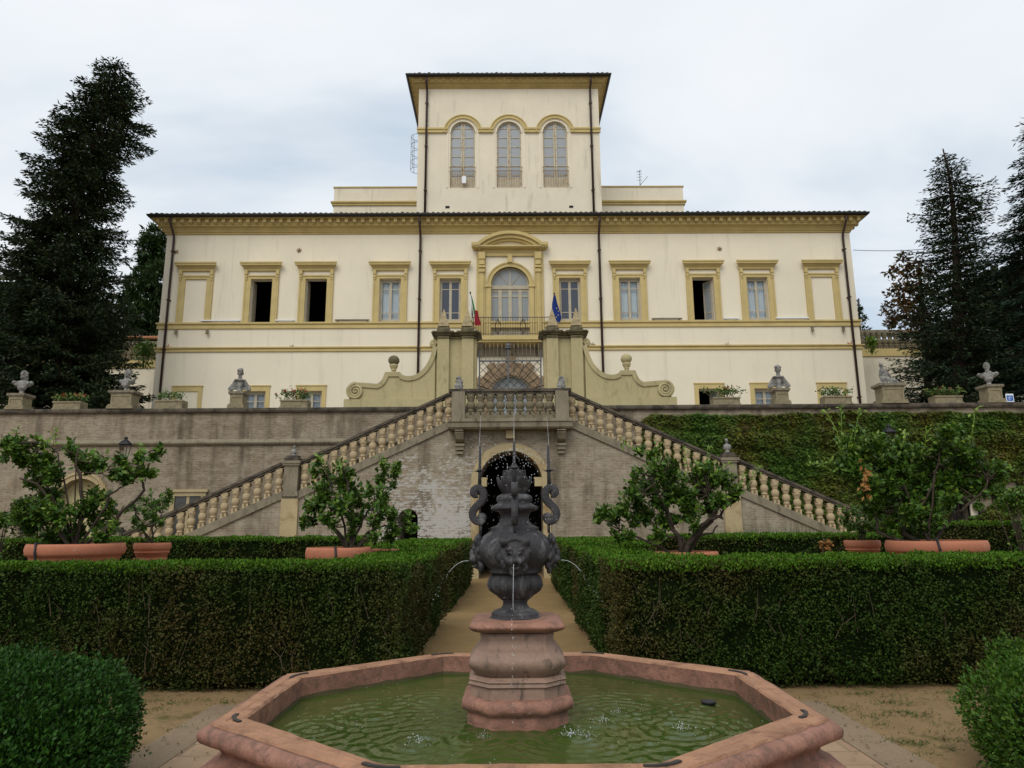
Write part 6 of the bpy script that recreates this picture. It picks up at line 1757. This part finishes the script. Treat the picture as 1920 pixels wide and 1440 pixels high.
# 4 right of the path
bs, r = pot('terracotta tub half sunk behind the front hedge, nearer the stairs on the ivy side', 1222, 1351, 1034, 10.8, 1.05)
citrus('lemon_tree', 'spreading lemon tree with twisted trunks before the balusters, ivy side', 10.8, bs + [0, .1, 0],
    [(.045, (1300, 1005), (1318, 985), (1330, 975), (1352, 968), (1357, 958)), (.04, (1268, 1005), (1258, 985), (1250, 950), (1245, 920)), (.035, (1295, 1010), (1330, 985), (1342, 960), (1325, 930)), (.03, (1280, 1010), (1240, 1000), (1225, 985), (1215, 965)), (.025, (1310, 1005), (1335, 1000), (1344, 985)), (.02, (1255, 960), (1235, 930), (1225, 900)), (.022, (1160, 990), (1162, 965)), (.02, (1340, 960), (1370, 940), (1390, 925), (1412, 905))],
    [(1235, 880, 24), (1255, 890, 24), (1215, 905, 24), (1185, 915, 18), (1195, 935, 24), (1240, 930, 36), (1280, 920, 36), (1315, 910, 30), (1345, 890, 26), (1330, 880, 20), (1305, 885, 20), (1360, 900, 20), (1210, 960, 24), (1250, 970, 26), (1290, 955, 28), (1330, 945, 24), (1350, 930, 22), (1130, 955, 18), (1150, 965, 24), (1120, 970, 12), (1170, 950, 20), (1190, 975, 18), (1160, 1000, 18), (1180, 1000, 14), (1235, 1000, 16), (1220, 850, 12), (1200, 842, 10), (1230, 842, 10), (1265, 866, 12), (1375, 925, 16), (1385, 910, 10), (1300, 980, 12), (1200, 880, 10), (1190, 890, 8)],
    [((1205, 850), (1170, 833)), ((1290, 880), (1283, 842)), ((1325, 870), (1327, 838)), ((1310, 890), (1309, 868)), ((1380, 925), (1395, 890)), ((1400, 915), (1420, 880)), ((1255, 880), (1232, 860)), ((1345, 885), (1368, 868))], .09, 1.0, 8)
# 5 small pot and big tree at the ivy end
bs, r = pot('small deep terracotta pot beside the biggest tub, ivy side', 1583, 1649, 1013, 12.0, .62, deep=True)
citrus('lemon_tree', 'low bushy citrus in the small pot at the foot of the stairs, ivy side', 12.0, bs, [(.016, (1616, 995), (1612, 975)), (.014, (1622, 992), (1632, 975)), (.012, (1608, 990), (1598, 970))],
    [(1590, 960, 16), (1605, 955, 16), (1600, 980, 18), (1625, 975, 20), (1615, 990, 14), (1640, 965, 14), (1580, 975, 10), (1645, 985, 12)], None, .07, .95, 9)
bs, r = pot('widest terracotta tub with a black hose over its rim, ivy side', 1660, 1846, 1013, 10.6, 1.1, hose=-2.05)
citrus('lemon_tree', 'biggest dense lemon tree with tall yellow-green shoots, before the ivy wall', 10.7, bs + [-.1, 0, 0],
    [(.045, (1695, 1000), (1690, 960), (1690, 900), (1700, 860)), (.03, (1765, 990), (1785, 965), (1810, 948), (1840, 925), (1855, 900)), (.028, (1645, 1000), (1640, 960), (1640, 920), (1620, 880)), (.025, (1720, 960), (1745, 920), (1760, 870)), (.02, (1690, 900), (1665, 895), (1640, 870)), (.018, (1750, 900), (1760, 850), (1762, 820))],
    [(1590, 830, 18), (1600, 855, 26), (1625, 840, 22), (1580, 870, 22), (1610, 885, 28), (1650, 860, 30), (1650, 830, 20), (1685, 835, 22), (1690, 870, 34), (1720, 845, 24), (1735, 870, 32), (1765, 840, 26), (1780, 810, 20), (1800, 800, 16), (1790, 830, 26), (1815, 845, 26), (1800, 870, 30), (1830, 880, 26), (1850, 895, 24), (1870, 880, 16), (1885, 875, 8), (1630, 915, 28), (1665, 905, 32), (1700, 915, 32), (1740, 910, 32), (1775, 900, 30), (1805, 905, 26), (1640, 950, 26), (1675, 950, 28), (1710, 960, 30), (1745, 955, 26), (1780, 935, 20), (1665, 985, 20), (1700, 990, 22), (1735, 990, 18), (1840, 915, 16), (1760, 965, 14), (1610, 805, 10)],
    [((1575, 850), (1570, 810), (1548, 770)), ((1575, 850), (1578, 800), (1577, 765)), ((1600, 845), (1605, 800), (1612, 772)), ((1590, 840), (1598, 812)), ((1820, 830), (1825, 800), (1828, 772)), ((1690, 840), (1700, 812)), ((1735, 830), (1737, 805)), ((1560, 885), (1540, 870), (1522, 868)), ((1545, 870), (1556, 866)), ((1860, 880), (1848, 855)), ((1630, 830), (1643, 815)), ((1880, 880), (1890, 874))], .09, 1.25, 10, dry=(1621, 898))
# green lemons on the biggest tree
# ------------------------------------------------------------------ low plants near the stairs
def grassy(name, label, pts, h, n, mt, cat='plant', group=None, spreadr=.3):
    e = empty(name, tuple(pts[0]), 0, label, cat, group); o = np.array(pts[0]); c = []
    for p in pts: c.append(np.array(p) + rng.normal(size=(n, 3)) * [spreadr, spreadr * .6, 0])
    c = np.concatenate(c); m = len(c); L = rng.uniform(.5, 1.1, m) * h
    leaf_obj('leaves', c - o, rng.normal(size=(m, 3)) * [.25, .25, 0] + [0, 0, 1], rdir(m) + [0, -1, 0], L, .02, mt, e)
m_lav = leafmat('lavender_leaf', [(.07, .1, .05), (.09, .12, .06), (.05, .08, .03)], None)
for x0, lab in ((1345, 'grey-green lavender clump behind the rear hedge, nearest the twisted lemon tree'), (1420, 'tallest grey-green lavender clump at the pale pier, ivy side'), (1500, 'low lavender clump at the end of the stair ramp, ivy side')):
    p = P(x0 + 15, 1000, 20.5); grassy('lavender', lab, [(p[0] + k * .45, 20.5, .0) for k in range(3)], 1.75 if x0 == 1420 else 1.6, 260, m_lav, 'plant', 'lavender along the stairs')
def leafy(name, label, px, py, rpx, Y, n, mt, lf, cat='shrub', group=None, base=0.0):
    c0 = P(px, py, Y); rm = rpx * np.linalg.norm(P(961, py, Y) - P(960, py, Y)); e = empty(name, (c0[0], Y, base), 0, label, cat, group)
    o = np.array([c0[0], Y, base]); c = c0 + unit(rng.normal(size=(n, 3))) * rm * (rng.random((n, 1)) ** .4) * [1, .8, .8]; lo = rng.random(n) < .35; c[lo, 2] = base + (c[lo, 2] - base) * rng.random(lo.sum()); c = c[c[:, 2] > base]
    m = len(c); s = rng.uniform(.7, 1.3, m) * lf
    leaf_obj('foliage', c - o, rdir(m) + [0, -.2, .1], rdir(m) * .6 + [0, -.2, .8], s, s * .55, mt, e)
    b = MB()
    for k in range(8): b.tube([(rng.normal() * .05, 0, 0), tuple(c0 - o + rng.normal(size=3) * rm * .4)], [.02, .008], 5)
    b.build('stem', m_wood, e)
leafy('bush', 'loose bush at the foot of the bare brick wall behind the sprawling lemon tree', 60, 965, 42, 19, 2600, m_box, .11)
leafy('bush', 'pale bush at the frame edge before the bare brick wall', 2, 975, 18, 14, 700, m_lem, .08)
leafy('bush', 'light green bush at the frame edge before the ivy wall', 1905, 935, 26, 16, 1000, m_lem, .09)
leafy('orange_plant', 'small plant with orange leaves before the rear hedge, ivy side', 1548, 1022, 12, 13.6, 260, m_drya, .06, 'plant', base=0.9)
# fallen leaves, grass tufts on the gravel
m_grass = leafmat('grass_blade', [(.05, .09, .015), (.07, .11, .02), (.04, .07, .012)], None)
c = []
for k in range(150):
    s_ = 1 if rng.random() < .72 else -1
    x0 = s_ * rng.uniform(2.1, 5.8) + (.3 if s_ > 0 else 0); y0 = rng.uniform(5.6, 7.7)
    c.append(np.array([x0, y0, 0]) + rng.normal(size=(rng.integers(12, 60), 3)) * [.09, .05, 0])
c = np.concatenate(c); m = len(c)
o = leaf_obj('grass', c, rng.normal(size=(m, 3)) * [.9, .9, 0] + [0, 0, .5], rdir(m) + [0, 0, 1], rng.uniform(.02, .06, m), .006, m_grass); tag(o, 'sparse low grass on the sandy gravel', 'grass', kind='stuff')
n = 1100; c = np.stack([rng.uniform(-5, 5, n), rng.uniform(4, 7.8, n), np.full(n, .022)], 1)
o = leaf_obj('fallen_leaves', c, rdir(n) * [1, 1, .15], rdir(n) * .4 + [0, 0, 1], .035, .02, leafmat('fallen_leaf', [(.12, .08, .035), (.16, .1, .04), (.08, .07, .02)])); tag(o, 'small dry leaves scattered on the gravel', 'leaves', kind='stuff')

# ------------------------------------------------------------------ big trees behind the walls
m_fir = leafmat('fir_needles', [(.014, .03, .010), (.022, .042, .013), (.036, .055, .018), (.009, .02, .008), (.04, .045, .018)], None, 1, .6, .2)
m_spr = leafmat('spruce_needles', [(.014, .033, .014), (.022, .044, .018), (.034, .058, .022), (.009, .022, .011), (.04, .05, .02)], None, 1, .6, .2)
m_ced = leafmat('cedar_needles', [(.015, .035, .022), (.022, .048, .03), (.03, .06, .036), (.011, .027, .017)], None, 1, .6, .2)
def conifer(name, label, Y, trunk, left, right, mt, seed, zbase, step=.3, per=6, droop=.25, upcurl=.3, fan=.32, card=(.34, .09), twig=.16, fill=1.0, group='conifers behind the walls', ragged=.3, lay=1.0):
    """trunk, left, right: photo outlines (px,py) from the top down; turned into a real crown at distance Y"""
    g = np.random.default_rng(seed)
    def prof(pl):
        w3 = [P(x, y, Y) for x, y in pl]; zz = np.array([p[2] for p in w3]); xx = np.array([p[0] for p in w3]); k = np.argsort(zz); return zz[k], xx[k]
    tz, tx = prof(trunk); lz, lx = prof(left); rz_, rx_ = prof(right)
    ztop = tz[-1]; zlow = max(zbase, min(lz[0], rz_[0]))
    e = empty(name, (float(np.interp(zbase, tz, tx)), Y, zbase), 0, label, 'tree', group); o = np.array(e.location)
    b = MB(); zs = np.linspace(zbase, ztop, 24)
    b.tube([(np.interp(z, tz, tx) - o[0], 0, z - zbase) for z in zs], [.03 + .34 * (1 - i / 23) for i in range(24)], 8); 
    C, D, N, S = [], [], [], []
    z = zlow
    while z < ztop - .1:
        T = np.interp(z, tz, tx); L = max(.12, T - np.interp(z, lz, lx)); Rr = max(.12, np.interp(z, rz_, rx_) - T); A = (L + Rr) / 2
        ph = g.uniform(0, 2 * PI)
        for k in range(per):
            a = ph + 2 * PI * k / per + g.normal() * .2; ca, sa = math.cos(a), math.sin(a)
            ln = ((Rr if ca > 0 else L) * ca * ca + A * sa * sa) * g.uniform(1 - ragged, 1.06)
            if ln < .1: continue
            n = max(3, int(ln / twig)); t = np.linspace(.12 if ln > 1 else .0, 1, n)
            dz = -droop * ln * t + upcurl * ln * t * t
            sp = np.stack([T + ca * ln * t, Y + sa * ln * t, z + dz], 1)
            if ln > .8: b.tube([tuple(sp[i] - o) for i in (0, n // 2, n - 1)], [.05, .03, .008], 4, smooth=False)
            bd = np.array([ca, sa, 0.0]); sd_ = np.array([-sa, ca, 0.0])
            for i in range(n):
                w_ = fan * ln * (1 - t[i]) ** .7 * g.uniform(.6, 1.1) + .2
                m = max(2, int(fill * w_ / .085))
                for sg in (-1, 1):
                    u = (np.arange(m) + g.random(m)) / m
                    dirn = unit(bd * .75 + sd_ * sg)
                    pos = sp[i] + dirn * (u * w_)[:, None] + np.stack([g.normal(size=m) * .04, g.normal(size=m) * .04, -u * w_ * .22 + g.normal(size=m) * .05], 1)
                    C.append(pos); D.append(dirn * .8 + bd * .5 + g.normal(size=(m, 3)) * .45 * lay + [0, 0, -.12]); N.append(g.normal(size=(m, 3)) * .6 + [0, 0, 1.0])
            C.append(sp[-1:] + 0); D.append(bd[None] + [0, 0, .1]); N.append(np.array([[0, 0, 1.0]]))
        z += step * g.uniform(.8, 1.2)
    b.build('trunk', m_wood, e)
    c, d, nn = np.concatenate(C), np.concatenate(D), np.concatenate(N); n = len(c)
    leaf_obj('crown', c - o, d, nn, g.uniform(.7, 1.3, n) * card[0], g.uniform(.7, 1.3, n) * card[1], mt, e)
    return e, n
cnt = []
cnt.append(conifer('fir_tree', 'tall dark fir leaning to one side with a dense bent top', 31.0, [(222, 112), (200, 200), (165, 320), (140, 400), (128, 500), (120, 620), (118, 770)],
    [(205, 112), (185, 132), (180, 160), (140, 172), (160, 195), (115, 205), (98, 240), (72, 262), (75, 290), (48, 308), (60, 340), (42, 362), (62, 395), (48, 412), (20, 440), (30, 470), (2, 488), (-20, 520), (-35, 580), (-50, 650), (-60, 760)],
    [(238, 112), (248, 135), (258, 165), (268, 185), (279, 205), (270, 238), (262, 262), (255, 285), (240, 302), (215, 300), (205, 318), (230, 350), (215, 372), (236, 405), (222, 430), (232, 470), (225, 500), (248, 512), (240, 545), (252, 580), (248, 640), (268, 690), (285, 770)], m_fir, 61, ZT, .5, 8, .26, .26, .36, (.21, .075), .16, 2.2, lay=1.1))
cnt.append(conifer('spruce_tree', 'pointed dark spruce with a slim open top, ivy side', 31.5, [(1768, 279), (1780, 330), (1788, 400), (1793, 480), (1797, 600), (1800, 770)],
    [(1764, 283), (1755, 312), (1738, 322), (1748, 340), (1714, 352), (1735, 370), (1704, 386), (1722, 405), (1712, 424), (1740, 440), (1728, 458), (1700, 470), (1730, 500), (1702, 520), (1712, 560), (1690, 600), (1682, 640), (1705, 660), (1640, 700), (1690, 715), (1660, 740), (1640, 770)],
    [(1772, 283), (1784, 300), (1812, 310), (1806, 330), (1830, 342), (1835, 360), (1866, 366), (1845, 385), (1868, 398), (1840, 415), (1850, 430), (1840, 450), (1860, 480), (1850, 520), (1880, 560), (1900, 620), (1925, 700), (1935, 770)], m_spr, 62, ZT, .46, 8, .16, .20, .36, (.2, .065), .15, 1.25, ragged=.35, lay=.8))
cnt.append(conifer('cedar_tree', 'blue-green cedar with drooping layered boughs at the frame edge, ivy side', 30.0, [(1952, 170), (1956, 300), (1960, 450), (1965, 600), (1968, 770)],
    [(1945, 175), (1925, 215), (1912, 245), (1928, 262), (1900, 276), (1918, 300), (1862, 332), (1905, 345), (1872, 362), (1880, 382), (1862, 402), (1880, 418), (1850, 440), (1842, 470), (1880, 490), (1855, 520), (1870, 580), (1865, 640), (1880, 700), (1900, 770)],
    [(1960, 175), (1990, 250), (2020, 350), (2050, 450), (2070, 600), (2090, 770)], m_ced, 63, ZT, .72, 9, .42, .10, .34, (.24, .06), .14, 1.5, ragged=.2, lay=.7))
def broad(name, label, Y, trunk, blobs, mt, lf, dens, seed, zbase=ZT, cat='tree', asp=.5):
    g = np.random.default_rng(seed); px2m = np.linalg.norm(P(961, 600, Y) - P(960, 600, Y))
    t3 = [P(x, y, Y) for x, y in trunk]; e = empty(name, (t3[-1][0], Y, zbase), 0, label, cat, 'trees behind the walls'); o = np.array(e.location)
    b = MB(); pts = [p - o for p in t3[::-1]]; pts[0] = np.array([0, 0, 0]); b.tube(pts, [.22 - .17 * i / max(1, len(pts) - 1) for i in range(len(pts))], 8)
    C, D = [], []
    for (x, y, r) in blobs:
        rm = r * px2m; c0 = P(x, y, Y + g.uniform(-1, 1)); j = min(t3, key=lambda p: ((p - c0) ** 2).sum()); b.tube([j - o, c0 - o], [.05, .015], 5)
        m = max(4, int(dens * (r / 6) ** 2))
        for k in range(m):
            tip = c0 + unit(g.normal(size=3)) * rm * g.uniform(.3, 1) ** .5; q = g.integers(8, 16)
            C.append(tip + g.normal(size=(q, 3)) * .1); D.append(g.normal(size=(q, 3)) + unit(tip - c0) * .8)
    b.build('trunk', m_wood, e); c, d = np.concatenate(C), np.concatenate(D); n = len(c); s = g.uniform(.7, 1.3, n) * lf
    leaf_obj('crown', c - o, d, rdir(n) * .6 + [0, 0, .8], s, s * asp, mt, e)
m_pine = leafmat('pine_needles', [(.022, .046, .011), (.034, .066, .016), (.015, .034, .008), (.045, .08, .02)], None)
broad('pine_tree', 'mid green pine between the fir and the villa corner', 53, [(285, 500), (288, 600), (292, 770)], [(290, 445, 22), (275, 462, 18), (308, 470, 28), (285, 490, 26), (270, 515, 20), (300, 520, 30), (255, 540, 24), (285, 555, 30), (245, 570, 22), (265, 590, 28), (300, 590, 26), (240, 605, 18), (310, 560, 24), (232, 632, 18), (258, 626, 20), (285, 622, 22), (305, 630, 18), (270, 650, 16), (240, 660, 16)], m_pine, .42, 6.0, 71, asp=.28)
m_aut = leafmat('autumn_leaf', [(.09, .055, .02), (.12, .07, .022), (.06, .055, .015), (.13, .05, .02), (.05, .06, .015)], None)
broad('autumn_tree', 'small broadleaf tree turning brown beside the spruce', 33.5, [(1722, 490), (1728, 560), (1735, 650), (1740, 770)], [(1722, 495, 9), (1690, 488, 9), (1672, 505, 7), (1700, 505, 12), (1725, 520, 10), (1745, 510, 10), (1690, 540, 14), (1672, 555, 9), (1710, 550, 18), (1740, 545, 16), (1665, 578, 10), (1690, 580, 18), (1720, 590, 20), (1685, 605, 14), (1672, 600, 8), (1740, 600, 20), (1710, 620, 16)], m_aut, .24, 2.6, 72)
broad('oak_tree', 'dark green tree filling in behind the spruce and the cedar', 40, [(1850, 520), (1850, 770)], [(1830, 560, 30), (1870, 540, 34), (1900, 580, 40), (1850, 620, 40), (1900, 650, 40), (1840, 680, 34), (1880, 700, 36), (1920, 520, 30), (1790, 640, 30), (1760, 690, 24)], m_fir, .4, 3.4, 73)
broad('cypress_tree', 'thin dark cypress tip behind the villa corner, ivy side', 50, [(1610, 560), (1612, 770)], [(1608, 572, 6), (1609, 585, 8), (1611, 600, 11), (1613, 620, 13), (1614, 640, 14), (1614, 670, 14), (1614, 700, 14)], m_spr, .26, 3, 74)
broad('oak_tree', 'dark evergreen filling in behind the leaning fir', 42, [(60, 560), (60, 770)], [(20, 560, 40), (70, 580, 44), (120, 600, 40), (170, 600, 36), (30, 640, 44), (90, 660, 44), (150, 670, 40), (200, 650, 30), (215, 700, 24), (20, 710, 36), (100, 720, 30)], m_fir, .4, 3.0, 75)
# ------------------------------------------------------------------ side wings beyond the villa
def side_wing(q, label):
    Y = 41.0
    e = empty('garden_pavilion', (AX + q * 22, Y, ZT), 0, label, 'building', 'low side buildings of the villa'); loc = -np.array(e.location)
    x0, x1 = AX + q * (HW - 1.5), AX + q * (HW + 12); xa, xb = sorted((x0, x1))
    z_w = P(1660, 668, Y)[2] if q > 0 else P(262, 690, Y)[2]; z_b = z_w + .45; z_t = z_b + 1.15
    b = MB(); b.box(xa, xb, Y, Y + .4, ZT, z_w); o = b.build('wall', m_creamw, e); o.location = loc
    b = MB(); b.box(xa, xb, Y - .08, Y + .48, z_w, z_b); o = b.build('string_course', m_yel, e); o.location = loc
    b = MB(); b.box(xa, xb, Y - .05, Y + .3, z_t - .16, z_t); o = b.build('handrail', m_newel, e); o.location = loc
    n = 40
    for k in range(n):
        X = xa + (xb - xa) * (k + .5) / n
        ob = link('baluster', me_bd, e); ob.location = (X + loc[0], .1, z_b + loc[2]); ob.scale = (1.3, 1.3, (z_t - .16 - z_b) / .66)
    zr = P(1660, 622, Y + 4)[2] if q > 0 else P(262, 628, Y + 4)[2]
    b = MB(); b.box(xa, xb, Y + 5, Y + 9, ZT, zr - .25); o = b.build('rear_wall', m_gate, e); o.location = loc
    b = MB(); n = int((xb - xa) / .24)
    b.add([(xa, Y + 4.4, zr - .2), (xb, Y + 4.4, zr - .2), (xb, Y + 8, zr + .9), (xa, Y + 8, zr + .9)], [(0, 1, 2, 3)])
    for k in range(n):
        X = xa + (xb - xa) * (k + .5) / n; b.tube([(X, Y + 4.3, zr - .16), (X, Y + 8, zr + .94)], .09, 6)
    o = b.build('roof', m_tiler if q < 0 else m_tile, e); o.location = loc
side_wing(-1, 'low cream side building with an orange tiled roof behind the leaning fir')
side_wing(1, 'low cream side building with a baluster terrace behind the spruce')
leafy('climbing_vine', 'bright green vine hanging over the side terrace at the villa corner, bare wall side', 272, 655, 22, 39.5, 900, m_lem, .16, 'vine', None, 10.6)
leafy('climbing_vine', 'bright green vine hanging over the side terrace at the villa corner, ivy side', 1634, 640, 10, 39.5, 400, m_lemy, .16, 'vine', None, 11.2)
# overhead cable from the villa corner
a, c = P(1600, 469, 36), P(1930, 432, 27)
b = MB(); b.tube([tuple(a + (c - a) * t - np.array([0, 0, .35 * math.sin(PI * t)])) for t in np.linspace(0, 1.6, 20)], .016, 5)
o = b.build('cable', m_irong); tag(o, 'thin overhead cable from the villa corner to the cedar', 'cable')
print('CONIFER', [k[1] for k in cnt])
